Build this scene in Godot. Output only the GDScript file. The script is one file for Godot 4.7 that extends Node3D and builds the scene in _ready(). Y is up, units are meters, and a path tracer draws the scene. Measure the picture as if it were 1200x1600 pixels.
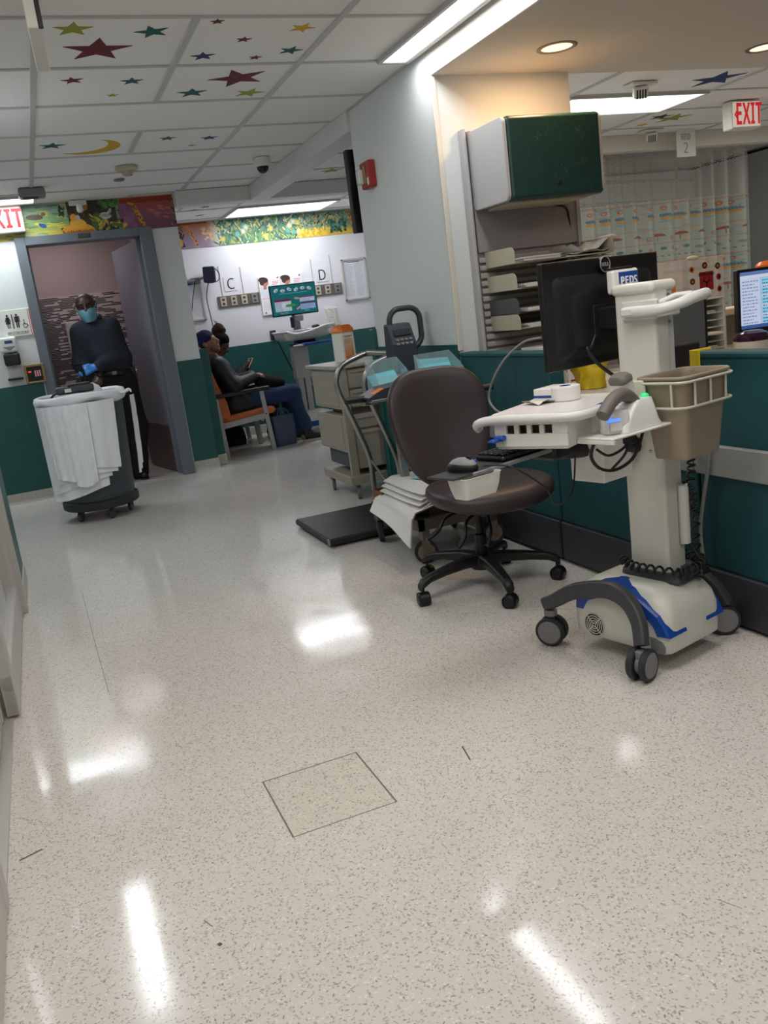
extends Node3D

# ---------------------------------------------------------------- camera model (pixels of the 1200 x 1600 photograph)
const EYE := Vector3(0, 1.22, 0)
const FOCAL := 1352.04
var look := Basis()
var M := {}
var taken := {}

func ray(px: float, py: float) -> Vector3:
	return look * Vector3(px - 600.0, 800.0 - py, -FOCAL)

func on_y(px: float, py: float, y := 0.0) -> Vector3:
	var v := ray(px, py)
	return EYE + v * ((y - EYE.y) / v.y)

func on_z(px: float, py: float, z: float) -> Vector3:
	var v := ray(px, py)
	return EYE + v * ((z - EYE.z) / v.z)

func on_x(px: float, py: float, x: float) -> Vector3:
	var v := ray(px, py)
	return EYE + v * ((x - EYE.x) / v.x)

# ---------------------------------------------------------------- mesh builder
class Mb:
	var v := PackedVector3Array()
	var n := PackedVector3Array()
	var t := PackedVector2Array()
	var ix := PackedInt32Array()
	var X := Transform3D()

	func _init(x := Transform3D()):
		X = x

	func at(x: Transform3D) -> Mb:
		X = x
		return self

	func vert(p: Vector3, nn: Vector3, u := Vector2()) -> int:
		v.append(X * p)
		n.append((X.basis * nn).normalized())
		t.append(u)
		return v.size() - 1

	func tri(a: int, b: int, c: int) -> void:   # counter-clockwise seen from outside
		ix.append(a); ix.append(c); ix.append(b)

	func quad(a: Vector3, b: Vector3, c: Vector3, d: Vector3, u0 := Vector2(0, 1), u1 := Vector2(1, 0)) -> Mb:
		var nn := (c - a).cross(d - b)
		if nn.length() < 1e-12: nn = (b - a).cross(c - a)
		nn = nn.normalized()
		var i := vert(a, nn, Vector2(u0.x, u0.y)); vert(b, nn, Vector2(u1.x, u0.y)); vert(c, nn, Vector2(u1.x, u1.y)); vert(d, nn, Vector2(u0.x, u1.y))
		tri(i, i + 1, i + 2); tri(i, i + 2, i + 3)
		return self

	func facet(a: Vector3, b: Vector3, c: Vector3) -> void:
		var nn := (b - a).cross(c - a).normalized()
		var i := vert(a, nn); vert(b, nn); vert(c, nn)
		tri(i, i + 1, i + 2)

	# box from corner to corner with chamfered edges
	func box(lo: Vector3, hi: Vector3, e := 0.0) -> Mb:
		var a := Vector3(minf(lo.x, hi.x), minf(lo.y, hi.y), minf(lo.z, hi.z))
		var b := Vector3(maxf(lo.x, hi.x), maxf(lo.y, hi.y), maxf(lo.z, hi.z))
		e = minf(e, minf(b.x - a.x, minf(b.y - a.y, b.z - a.z)) * 0.45)
		var c := (a + b) * 0.5
		var h := (b - a) * 0.5
		for axis in 3:
			var i1 := (axis + 1) % 3
			var i2 := (axis + 2) % 3
			for s in [-1.0, 1.0]:
				var o := Vector3(); o[axis] = s * h[axis]
				var p := Vector3(); p[i1] = h[i1] - e
				var r := Vector3(); r[i2] = h[i2] - e
				if s > 0: quad(c + o - p - r, c + o + p - r, c + o + p + r, c + o - p + r)
				else: quad(c + o - p - r, c + o - p + r, c + o + p + r, c + o + p - r)
		if e > 0.0:
			for axis in 3:
				var i1 := (axis + 1) % 3
				var i2 := (axis + 2) % 3
				for s1 in [-1.0, 1.0]:
					for s2 in [-1.0, 1.0]:
						var l := Vector3(); l[axis] = h[axis] - e
						var p := Vector3(); p[i1] = s1 * h[i1]; p[i2] = s2 * (h[i2] - e)
						var r := Vector3(); r[i1] = s1 * (h[i1] - e); r[i2] = s2 * h[i2]
						if s1 * s2 > 0: quad(c + p - l, c + r - l, c + r + l, c + p + l)
						else: quad(c + p - l, c + p + l, c + r + l, c + r - l)
			for sx in [-1.0, 1.0]:
				for sy in [-1.0, 1.0]:
					for sz in [-1.0, 1.0]:
						var px := c + Vector3(sx * h.x, sy * (h.y - e), sz * (h.z - e))
						var py := c + Vector3(sx * (h.x - e), sy * h.y, sz * (h.z - e))
						var pz := c + Vector3(sx * (h.x - e), sy * (h.y - e), sz * h.z)
						if sx * sy * sz > 0: facet(px, py, pz)
						else: facet(px, pz, py)
		return self

	# box with round edges
	func rbox(c: Vector3, size: Vector3, r: float, seg := 3) -> Mb:
		var h := size * 0.5
		r = minf(r, minf(h.x, minf(h.y, h.z)) * 0.999)
		for axis in 3:
			var i1 := (axis + 1) % 3
			var i2 := (axis + 2) % 3
			var c1 := _stops(h[i1], r, seg)
			var c2 := _stops(h[i2], r, seg)
			for s in [-1.0, 1.0]:
				var first := v.size()
				for a in c1:
					for b in c2:
						var p := Vector3(); p[axis] = s * h[axis]; p[i1] = a; p[i2] = b
						var inner := p.clamp(-(h - Vector3.ONE * r), h - Vector3.ONE * r)
						var dir := (p - inner).normalized()
						vert(c + inner + dir * r, dir)
				var w := c2.size()
				for i in c1.size() - 1:
					for j in w - 1:
						var k := first + i * w + j
						if s > 0: tri(k, k + w, k + w + 1); tri(k, k + w + 1, k + 1)
						else: tri(k, k + w + 1, k + w); tri(k, k + 1, k + w + 1)
		return self

	func _stops(h: float, r: float, seg: int) -> PackedFloat32Array:
		var out := PackedFloat32Array()
		for i in range(seg, -1, -1): out.append(-(h - r) - r * tan(PI / 4 * i / seg))
		for i in range(0, seg + 1): out.append(h - r + r * tan(PI / 4 * i / seg))
		return out

	# round bar along a path; r is a number or one number per point
	func tube(path: Array, r, seg := 8, caps := true, flat := 1.0) -> Mb:
		var count := path.size()
		var first := v.size()
		var up := Vector3.UP
		var t0: Vector3 = (path[1] - path[0]).normalized()
		if absf(t0.dot(up)) > 0.95: up = Vector3.RIGHT
		var side := t0.cross(up).normalized()
		var frames := []
		for i in count:
			var d: Vector3 = (path[mini(i + 1, count - 1)] - path[maxi(i - 1, 0)]).normalized()
			side = (side - d * side.dot(d)).normalized()
			var other := side.cross(d).normalized()
			frames.append([side, other, d])
			var rad: float = r[i] if r is Array else r
			for k in seg:
				var a := TAU * k / seg
				var dir := side * cos(a) * flat + other * sin(a)
				var nn := (side * cos(a) + other * sin(a) * flat).normalized()
				vert(path[i] + dir * rad, nn)
		for i in count - 1:
			for k in seg:
				var a := first + i * seg + k
				var b := first + i * seg + (k + 1) % seg
				tri(a, a + seg, b + seg); tri(a, b + seg, b)
		if caps:
			for e in [0, count - 1]:
				var nn: Vector3 = frames[e][2] * (-1.0 if e == 0 else 1.0)
				var rad: float = r[e] if r is Array else r
				if rad < 1e-5: continue
				var c := vert(path[e], nn)
				for k in seg:
					var a := TAU * k / seg
					vert(path[e] + (frames[e][0] * cos(a) * flat + frames[e][1] * sin(a)) * rad, nn)
				for k in seg:
					if e == 0: tri(c, c + 1 + k, c + 1 + (k + 1) % seg)
					else: tri(c, c + 1 + (k + 1) % seg, c + 1 + k)
		return self

	func rod(a: Vector3, b: Vector3, r: float, seg := 10) -> Mb:
		return tube([a, b], r, seg)

	# profile of Vector2(radius, height) turned about the local y axis at c
	func lathe(c: Vector3, prof: Array, seg := 20, axis := Vector3.UP) -> Mb:
		var keep := X
		var b := Basis()
		if axis != Vector3.UP:
			var q := axis.normalized()
			var s := q.cross(Vector3.RIGHT if absf(q.x) < 0.9 else Vector3.FORWARD).normalized()
			b = Basis(s, q, s.cross(q))
		X = X * Transform3D(b, c)
		for i in prof.size() - 1:
			var p: Vector2 = prof[i]
			var q: Vector2 = prof[i + 1]
			var dn := Vector2(q.y - p.y, -(q.x - p.x)).normalized()
			if dn == Vector2.ZERO: continue
			var first := v.size()
			for k in seg + 1:
				var a := TAU * k / seg
				var o := Vector3(cos(a), 0, -sin(a))
				var nn := o * dn.x + Vector3.UP * dn.y
				vert(o * p.x + Vector3.UP * p.y, nn, Vector2(float(k) / seg, float(i) / prof.size()))
				vert(o * q.x + Vector3.UP * q.y, nn, Vector2(float(k) / seg, float(i + 1) / prof.size()))
			for k in seg:
				var a := first + k * 2
				tri(a, a + 2, a + 3); tri(a, a + 3, a + 1)
		X = keep
		return self

	func ball(c: Vector3, r: Vector3, seg := 14) -> Mb:
		var first := v.size()
		var rows := maxi(4, seg / 2)
		for i in rows + 1:
			for k in seg + 1:
				var a := TAU * k / seg
				var b := PI * i / rows - PI / 2
				var d := Vector3(cos(a) * cos(b), sin(b), -sin(a) * cos(b))
				vert(c + d * r, d / r)
		for i in rows:
			for k in seg:
				var a := first + i * (seg + 1) + k
				tri(a, a + 1, a + seg + 2); tri(a, a + seg + 2, a + seg + 1)
		return self

	# outline in the local xy plane, pushed from z0 to z1
	func prism(poly: PackedVector2Array, z0: float, z1: float, e := 0.0) -> Mb:
		var p := poly.duplicate()
		if Geometry2D.is_polygon_clockwise(p): p.reverse()
		var lo := minf(z0, z1)
		var hi := maxf(z0, z1)
		var tris := Geometry2D.triangulate_polygon(p)
		var count := p.size()
		var bb := Rect2(p[0], Vector2())
		for q in p: bb = bb.expand(q)
		var inner := p
		if e > 0.0:
			var off := Geometry2D.offset_polygon(p, -e, Geometry2D.JOIN_MITER)
			if off.size() == 1 and off[0].size() == count:
				var o: PackedVector2Array = off[0]
				if Geometry2D.is_polygon_clockwise(o): o.reverse()
				# align the first corner
				var best := 0
				for k in count:
					if o[k].distance_to(p[0]) < o[best].distance_to(p[0]): best = k
				inner = PackedVector2Array()
				for k in count: inner.append(o[(best + k) % count])
			else: e = 0.0
		for s in [0, 1]:
			var z := hi if s == 1 else lo
			var first := v.size()
			for q in inner: vert(Vector3(q.x, q.y, z), Vector3(0, 0, 1 if s == 1 else -1), Vector2((q.x - bb.position.x) / bb.size.x, 1.0 - (q.y - bb.position.y) / bb.size.y))
			for k in range(0, tris.size(), 3):
				var ccw := (p[tris[k + 1]] - p[tris[k]]).cross(p[tris[k + 2]] - p[tris[k]]) > 0
				if ccw == (s == 1): tri(first + tris[k], first + tris[k + 1], first + tris[k + 2])
				else: tri(first + tris[k], first + tris[k + 2], first + tris[k + 1])
		for k in count:
			var a := p[k]
			var b := p[(k + 1) % count]
			quad(Vector3(a.x, a.y, lo + e), Vector3(b.x, b.y, lo + e), Vector3(b.x, b.y, hi - e), Vector3(a.x, a.y, hi - e))
			if e > 0.0:
				var a2 := inner[k]
				var b2 := inner[(k + 1) % count]
				quad(Vector3(a.x, a.y, hi - e), Vector3(b.x, b.y, hi - e), Vector3(b2.x, b2.y, hi), Vector3(a2.x, a2.y, hi))
				quad(Vector3(a2.x, a2.y, lo), Vector3(b2.x, b2.y, lo), Vector3(b.x, b.y, lo + e), Vector3(a.x, a.y, lo + e))
		return self

	# smooth skin through rings of points; rings run counter-clockwise seen from the last ring's side
	func loft(rings: Array, closed := true, caps := true) -> Mb:
		var rows := rings.size()
		var w: int = rings[0].size()
		var nn := PackedVector3Array(); nn.resize(rows * w)
		var first := v.size()
		for i in rows:
			for j in w:
				var a: Vector3 = rings[maxi(i - 1, 0)][j]
				var b: Vector3 = rings[mini(i + 1, rows - 1)][j]
				var l: Vector3 = rings[i][(j - 1 + w) % w if closed else maxi(j - 1, 0)]
				var r: Vector3 = rings[i][(j + 1) % w if closed else mini(j + 1, w - 1)]
				var x := (r - l).cross(b - a)
				nn[i * w + j] = x.normalized() if x.length() > 1e-12 else Vector3.UP
		for i in rows:
			for j in w: vert(rings[i][j], nn[i * w + j], Vector2(float(j) / maxi(1, w - (0 if closed else 1)), float(i) / maxi(1, rows - 1)))
		for i in rows - 1:
			for j in (w if closed else w - 1):
				var a := first + i * w + j
				var b := first + i * w + (j + 1) % w
				tri(a, b, b + w); tri(a, b + w, a + w)
		if caps and closed:
			for e in [0, rows - 1]:
				var mid := Vector3()
				for p in rings[e]: mid += p
				mid /= w
				var out := Vector3()
				for j in w: out += (rings[e][j] - mid).cross(rings[e][(j + 1) % w] - mid)
				out = out.normalized() * (-1.0 if e == 0 else 1.0)
				var c := vert(mid, out)
				for j in w: vert(rings[e][j], out)
				for j in w:
					if e == 0: tri(c, c + 1 + (j + 1) % w, c + 1 + j)
					else: tri(c, c + 1 + j, c + 1 + (j + 1) % w)
		return self

	# a sheet with a little thickness, smooth on both sides
	func sheet(rows: Array, thick := 0.0015) -> Mb:
		loft(rows, false, false)
		var back := []
		for i in rows.size():
			var r := []
			for j in rows[i].size(): r.append(rows[i][rows[i].size() - 1 - j])
			back.append(r)
		var f := v.size()
		loft(back, false, false)
		for k in range(f, v.size()): v[k] += n[k] * thick
		return self

	func mesh() -> ArrayMesh:
		var a := []
		a.resize(Mesh.ARRAY_MAX)
		a[Mesh.ARRAY_VERTEX] = v
		a[Mesh.ARRAY_NORMAL] = n
		a[Mesh.ARRAY_TEX_UV] = t
		a[Mesh.ARRAY_INDEX] = ix
		var m := ArrayMesh.new()
		m.add_surface_from_arrays(Mesh.PRIMITIVE_TRIANGLES, a)
		return m

# ---------------------------------------------------------------- outlines
func rounded(w: float, h: float, r: float, seg := 4, c := Vector2()) -> PackedVector2Array:
	var out := PackedVector2Array()
	for k in 4:
		var o := c + Vector2((w / 2 - r) * [1, -1, -1, 1][k], (h / 2 - r) * [1, 1, -1, -1][k])
		for i in seg + 1:
			var a := PI / 2 * (k + float(i) / seg)
			out.append(o + Vector2(cos(a), sin(a)) * r)
	return out

func ellipse(rx: float, ry: float, seg := 20, c := Vector2()) -> PackedVector2Array:
	var out := PackedVector2Array()
	for i in seg: out.append(c + Vector2(cos(TAU * i / seg) * rx, sin(TAU * i / seg) * ry))
	return out

func star(r: float, inner := 0.42, skew := 0.0) -> PackedVector2Array:
	var out := PackedVector2Array()
	for i in 10:
		var a := PI / 2 + TAU * i / 10
		out.append(Vector2(cos(a) + skew * sin(a), sin(a)) * (r if i % 2 == 0 else r * inner))
	return out

func smooth(path: Array, steps := 6) -> Array:   # Catmull-Rom through the points
	var out := []
	for i in path.size() - 1:
		var p0 = path[maxi(i - 1, 0)]
		var p1 = path[i]
		var p2 = path[i + 1]
		var p3 = path[mini(i + 2, path.size() - 1)]
		for k in steps: out.append(p1.cubic_interpolate(p2, p0, p3, float(k) / steps))
	out.append(path[path.size() - 1])
	return out

func coil(path: Array, turns: int, r: float, per := 9) -> Array:   # a coiled cord round a path
	var out := []
	var p := smooth(path, 20)
	var total := turns * per
	for i in total + 1:
		var f := float(i) / total * (p.size() - 1)
		var k := mini(int(f), p.size() - 2)
		var c: Vector3 = p[k].lerp(p[k + 1], f - k)
		var d: Vector3 = (p[k + 1] - p[k]).normalized()
		var s := d.cross(Vector3.UP if absf(d.y) < 0.9 else Vector3.RIGHT).normalized()
		var a := TAU * i / per
		out.append(c + (s * cos(a) + s.cross(d) * sin(a)) * r)
	return out

# ---------------------------------------------------------------- nodes
func numbered(called: String) -> String:
	var k: int = taken.get(called, 0)
	taken[called] = k + 1
	return called if k == 0 else "%s_%03d" % [called, k]

func tag(o: Node, label := "", category := "", group := "", kind := "") -> Node:
	if label: o.set_meta("label", label)
	if category: o.set_meta("category", category)
	if group: o.set_meta("group", group)
	if kind: o.set_meta("kind", kind)
	return o

func thing(called: String, label: String, category: String, where := Vector3.ZERO, turn := 0.0, group := "") -> Node3D:
	var o := Node3D.new()
	o.name = numbered(called)
	add_child(o, true)
	o.transform = Transform3D(Basis(Vector3.UP, deg_to_rad(turn)), where)
	tag(o, label, category, group)
	return o

func world_of(o: Node) -> Transform3D:
	var x := Transform3D()
	while o != self and o is Node3D:
		x = o.transform * x
		o = o.get_parent()
	return x

# every shape is built in the room's own metres; a part is then handed to its parent
func part(parent: Node, called: String, b: Mb, m: Material, label := "") -> MeshInstance3D:
	var inv := world_of(parent).affine_inverse()
	if inv != Transform3D():
		for k in b.v.size():
			b.v[k] = inv * b.v[k]
			b.n[k] = inv.basis * b.n[k]
	var o := MeshInstance3D.new()
	o.name = called if parent != self else numbered(called)
	o.mesh = b.mesh()
	o.material_override = m
	parent.add_child(o, true)
	if label: o.set_meta("label", label)
	return o

func same(parent: Node, called: String, mesh: Mesh, m: Material, x: Transform3D) -> MeshInstance3D:   # x in room metres
	var o := MeshInstance3D.new()
	o.name = called
	o.mesh = mesh
	o.material_override = m
	parent.add_child(o, true)
	o.transform = world_of(parent).affine_inverse() * x
	return o

func structure(called: String, b: Mb, m: Material, label := "") -> MeshInstance3D:
	var o := part(self, called, b, m)
	tag(o, label, "", "", "structure")
	return o

func shell(called: String, where := Vector3.ZERO, label := "") -> Node3D:
	var o := Node3D.new()
	o.name = numbered(called)
	add_child(o, true)
	o.position = where
	tag(o, label, "", "", "structure")
	return o

var fonts := {}
func words(parent: Node, called: String, text: String, x: Transform3D, height: float, m: Material, face := "Droid Sans", weight := 400, squeeze := 1.0) -> MeshInstance3D:
	var key := face + str(weight)
	if not fonts.has(key):
		var f := SystemFont.new()
		f.font_names = PackedStringArray([face])
		f.font_weight = weight
		fonts[key] = f
	var tm := TextMesh.new()
	tm.text = text
	tm.font = fonts[key]
	tm.font_size = 32
	tm.pixel_size = height / 23.0
	tm.depth = 0.0012
	tm.curve_step = 1.0
	var o := same(parent, called, tm, m, x * Transform3D(Basis.from_scale(Vector3(squeeze, 1, 1)), Vector3()))
	return o

func local(o: Node3D) -> Mb:
	return Mb.new(world_of(o))

func place(where: Vector3, rx := 0.0, ry := 0.0, rz := 0.0) -> Transform3D:
	return Transform3D(Basis.from_euler(Vector3(deg_to_rad(rx), deg_to_rad(ry), deg_to_rad(rz))), where)

# ---------------------------------------------------------------- materials
func flat(called: String, c: Color, rough := 0.6, metal := 0.0, spec := 0.5) -> StandardMaterial3D:
	var m := StandardMaterial3D.new()
	m.resource_name = called
	m.albedo_color = c
	m.roughness = rough
	m.metallic = metal
	m.metallic_specular = spec
	M[called] = m
	return m

func rgb(r: int, g: int, b: int) -> Color:
	return Color(r / 255.0, g / 255.0, b / 255.0)

func printed(called: String, im: Image, rough := 0.6) -> StandardMaterial3D:
	var m := flat(called, Color.WHITE, rough)
	m.albedo_texture = ImageTexture.create_from_image(im)
	m.texture_repeat = false
	return m

func glowing(called: String, c: Color, energy: float) -> StandardMaterial3D:
	var m := flat(called, c, 0.4)
	m.emission_enabled = true
	m.emission = c
	m.emission_energy_multiplier = energy
	return m

func grain(m: StandardMaterial3D, freq: float, depth: float, scale := 1.0, octaves := 3, seed_ := 3) -> void:   # fine relief, the same from every side
	var f := FastNoiseLite.new()
	f.seed = seed_
	f.frequency = freq
	f.fractal_octaves = octaves
	var nt := NoiseTexture2D.new()
	nt.width = 256; nt.height = 256
	nt.seamless = true
	nt.noise = f
	m.heightmap_enabled = true
	m.heightmap_texture = nt
	m.heightmap_scale = depth
	m.uv1_triplanar = true
	m.uv1_scale = Vector3.ONE * scale

func mottled(m: StandardMaterial3D, a: Color, b: Color, freq: float, scale := 1.0, seed_ := 5, octaves := 4) -> void:
	var f := FastNoiseLite.new()
	f.seed = seed_
	f.frequency = freq
	f.fractal_octaves = octaves
	var nt := NoiseTexture2D.new()
	nt.width = 256; nt.height = 256
	nt.seamless = true
	nt.noise = f
	var g := Gradient.new()
	g.set_color(0, a); g.set_color(1, b)
	nt.color_ramp = g
	m.albedo_color = Color.WHITE
	m.albedo_texture = nt
	m.uv1_triplanar = true
	m.uv1_scale = Vector3.ONE * scale

# ---------------------------------------------------------------- painting into pictures
func blot(im: Image, c: Vector2, rx: float, ry: float, turn: float, col: Color) -> void:
	var r := ceili(maxf(rx, ry)) + 1
	var ca := cos(turn)
	var sa := sin(turn)
	var w := im.get_width()
	var h := im.get_height()
	for y in range(maxi(0, int(c.y) - r), mini(h, int(c.y) + r + 1)):
		for x in range(maxi(0, int(c.x) - r), mini(w, int(c.x) + r + 1)):
			var d := Vector2(x - c.x, y - c.y)
			var u := (d.x * ca + d.y * sa) / rx
			var v := (-d.x * sa + d.y * ca) / ry
			if u * u + v * v <= 1.0: im.set_pixel(x, y, col)

func blade(im: Image, a: Vector2, b: Vector2, w: float, col: Color) -> void:   # a leaf or a stroke from a to b
	var d := b - a
	blot(im, (a + b) / 2, d.length() / 2, w, d.angle(), col)

func bar(im: Image, x: float, y: float, w: float, h: float, col: Color) -> void:
	im.fill_rect(Rect2i(int(x), int(y), maxi(1, int(w)), maxi(1, int(h))), col)

func lines_of_print(im: Image, rng: RandomNumberGenerator, x: float, y: float, w: float, h: float, pitch: float, col: Color) -> void:
	var yy := y
	while yy < y + h:
		var xx := x
		var stop := x + w * rng.randf_range(0.6, 1.0)
		while xx < stop:
			var l := rng.randf_range(3, 10)
			bar(im, xx, yy, minf(l, stop - xx), maxf(1, pitch * 0.4), col)
			xx += l + 2
		yy += pitch

func blank(w: int, h: int, col: Color) -> Image:
	var im := Image.create_empty(w, h, false, Image.FORMAT_RGBA8)
	im.fill(col)
	return im

func floor_picture() -> Image:
	var rng := RandomNumberGenerator.new(); rng.seed = 11
	var n := 2048
	var f := FastNoiseLite.new(); f.seed = 4; f.frequency = 0.05
	var data := PackedByteArray(); data.resize(n * n * 3)
	for y in n:
		for x in n:
			var k := (y * n + x) * 3
			var j := (hash(x * 7919 + y * 104729) & 7) - 3
			data[k] = 218 + j; data[k + 1] = 213 + j; data[k + 2] = 207 + j
	var cols := [[182, 174, 166], [190, 182, 173], [170, 163, 155], [200, 187, 172], [236, 231, 225], [178, 175, 169], [206, 197, 187], [234, 230, 224], [194, 182, 170], [156, 149, 142]]
	for i in 70000:
		var cx := rng.randf() * n
		var cy := rng.randf() * n
		var rx := rng.randf_range(1.2, 3.9)
		var ry := rng.randf_range(0.9, 1.9)
		var ang := rng.randf() * PI
		var col = cols[rng.randi() % cols.size()]
		var ca := cos(ang)
		var sa := sin(ang)
		var r := ceili(rx)
		for dy in range(-r, r + 1):
			for dx in range(-r, r + 1):
				var u := (dx * ca + dy * sa) / rx
				var v := (-dx * sa + dy * ca) / ry
				if u * u + v * v <= 1.0:
					var k := (posmod(int(cy) + dy, n) * n + posmod(int(cx) + dx, n)) * 3
					data[k] = col[0]; data[k + 1] = col[1]; data[k + 2] = col[2]
	return Image.create_from_data(n, n, false, Image.FORMAT_RGB8, data)

func tile_picture() -> Image:
	var rng := RandomNumberGenerator.new(); rng.seed = 2
	var im := blank(512, 512, Color(0.955, 0.952, 0.945))
	for i in 5200:
		var g := rng.randf_range(0.84, 0.92)
		blot(im, Vector2(rng.randf() * 512, rng.randf() * 512), rng.randf_range(0.6, 2.0), rng.randf_range(0.5, 1.0), rng.randf() * PI, Color(g, g, g * 0.985))
	return im

func foliage(im: Image, rng: RandomNumberGenerator, x0: float, x1: float, y0: float, y1: float, n: int, cols: Array, l0 := 10.0, l1 := 34.0) -> void:
	for i in n:
		var p := Vector2(rng.randf_range(x0, x1), rng.randf_range(y0, y1))
		var a := rng.randf_range(-2.7, -0.45)
		var l := rng.randf_range(l0, l1)
		blade(im, p, p + Vector2(cos(a), sin(a)) * l, rng.randf_range(1.8, 5.5), cols[rng.randi() % cols.size()])

func zebra(im: Image, c: Vector2, s: float) -> void:
	blot(im, c, 22 * s, 12 * s, 0.1, rgb(225, 222, 210))
	blot(im, c + Vector2(17, -13) * s, 6 * s, 13 * s, 0.5, rgb(225, 222, 210))
	for k in 8: blade(im, c + Vector2(-20 + k * 5.5, -10) * s, c + Vector2(-17 + k * 5.5, 9) * s, 1.2 * s, rgb(25, 25, 28))
	for k in 4: blade(im, c + Vector2(12, -20 + k * 5) * s, c + Vector2(24, -18 + k * 5) * s, 1.0 * s, rgb(25, 25, 28))

func giraffe(im: Image, rng: RandomNumberGenerator, a: Vector2, b: Vector2, w: float) -> void:
	blade(im, a, b, w, rgb(214, 150, 60))
	for k in 26:
		var p := a.lerp(b, rng.randf_range(0.05, 0.95)) + Vector2(rng.randf_range(-w, w) * 0.7, 0)
		blot(im, p, rng.randf_range(2, 4.5), rng.randf_range(2, 4), rng.randf() * PI, rgb(120, 66, 26))
	blot(im, a + Vector2(-8, 2), 13, 5, 0.3, rgb(214, 150, 60))

func mural_door() -> Image:   # the printed jungle border over the door: 512 px a metre
	var rng := RandomNumberGenerator.new(); rng.seed = 21
	var im := blank(1024, 144, rgb(120, 150, 110))
	for y in 144:   # painted field: pale sky over green over yellow
		var f := y / 143.0
		var c := rgb(150, 170, 165).lerp(rgb(125, 160, 95), clampf(f * 1.8, 0, 1)).lerp(rgb(215, 185, 70), clampf(f * 2.4 - 1.3, 0, 1))
		for x in 560: im.set_pixel(x, y, c)
	for i in 120:
		var p := Vector2(rng.randf_range(0, 540), rng.randf_range(10, 140))
		blade(im, p, p + Vector2(rng.randf_range(20, 70), rng.randf_range(-6, 6)), rng.randf_range(1.5, 5), [rgb(200, 195, 90), rgb(110, 150, 100), rgb(90, 130, 110), rgb(220, 190, 80), rgb(175, 190, 150)][rng.randi() % 5])
	blot(im, Vector2(335, 55), 34, 12, 0.05, rgb(96, 80, 60))     # a crouching striped cat
	for k in 8: blade(im, Vector2(306 + k * 8, 45), Vector2(309 + k * 8, 64), 1.3, rgb(60, 48, 38))
	blot(im, Vector2(372, 44), 9, 8, 0, rgb(110, 92, 66))
	blot(im, Vector2(362, 92), 15, 9, 0.4, rgb(38, 84, 150)); blot(im, Vector2(352, 86), 8, 3, 1.0, rgb(24, 50, 110))
	bar(im, 470, 0, 200, 144, rgb(58, 46, 38))
	foliage(im, rng, 430, 680, 20, 144, 90, [rgb(70, 62, 40), rgb(48, 58, 34), rgb(92, 80, 44), rgb(40, 34, 30)])
	blot(im, Vector2(500, 128), 70, 34, 0, rgb(226, 158, 50)); blot(im, Vector2(505, 96), 34, 22, 0.2, rgb(232, 170, 62))
	blot(im, Vector2(490, 68), 14, 15, 0, rgb(220, 150, 60)); blot(im, Vector2(508, 70), 9, 12, 0, rgb(190, 180, 180))
	for i in 40: blade(im, Vector2(440 + i * 3.2, 144), Vector2(436 + i * 3.4, 118 + rng.randf() * 10), 2, rgb(170, 90, 30))
	blot(im, Vector2(530, 32), 24, 13, 0, rgb(214, 140, 50)); blot(im, Vector2(548, 18), 9, 9, 0, rgb(200, 120, 40))
	blot(im, Vector2(592, 92), 30, 34, 0.5, rgb(70, 100, 50)); foliage(im, rng, 570, 640, 70, 140, 26, [rgb(196, 170, 70), rgb(150, 150, 60)])
	zebra(im, Vector2(622, 70), 1.15)
	for k in 6: blot(im, Vector2(612 + k * 16, 14 + (k % 2) * 12), 16, 12, k, [rgb(70, 110, 55), rgb(92, 134, 66)][k % 2])
	for y in 144:   # sunset field
		var c2 := rgb(196, 78, 40).lerp(rgb(140, 84, 110), clampf(y / 70.0, 0, 1)).lerp(rgb(120, 72, 92), clampf((y - 70) / 70.0, 0, 1))
		for x in range(690, 930): im.set_pixel(x, y, c2)
	for k in 22: blot(im, Vector2(690 + rng.randf() * 46, 40 + rng.randf() * 90), 14, 14, 0, [rgb(128, 84, 120), rgb(148, 96, 128)][k % 2])
	bar(im, 690, 6, 230, 14, rgb(150, 50, 24)); bar(im, 690, 22, 230, 3, rgb(70, 30, 20))
	giraffe(im, rng, Vector2(742, 26), Vector2(786, 144), 10)
	for k in 14: blot(im, Vector2(818 + rng.randf() * 80, 40 + rng.randf() * 60), 14, 4, 0.3, [rgb(206, 116, 100), rgb(190, 96, 96)][k % 2])
	bar(im, 930, 0, 94, 144, rgb(52, 62, 34))
	foliage(im, rng, 905, 1024, 10, 144, 90, [rgb(60, 80, 40), rgb(96, 120, 50), rgb(40, 44, 30), rgb(150, 150, 66)])
	blot(im, Vector2(985, 44), 12, 22, 0.5, rgb(206, 110, 46)); blot(im, Vector2(960, 92), 30, 22, 0.6, rgb(150, 168, 62))
	for k in 30: blot(im, Vector2(640 + rng.randf() * 60, 96 + rng.randf() * 46), 7, 9, rng.randf(), [rgb(226, 160, 54), rgb(40, 52, 34), rgb(82, 112, 52)][k % 3])
	return im

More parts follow.
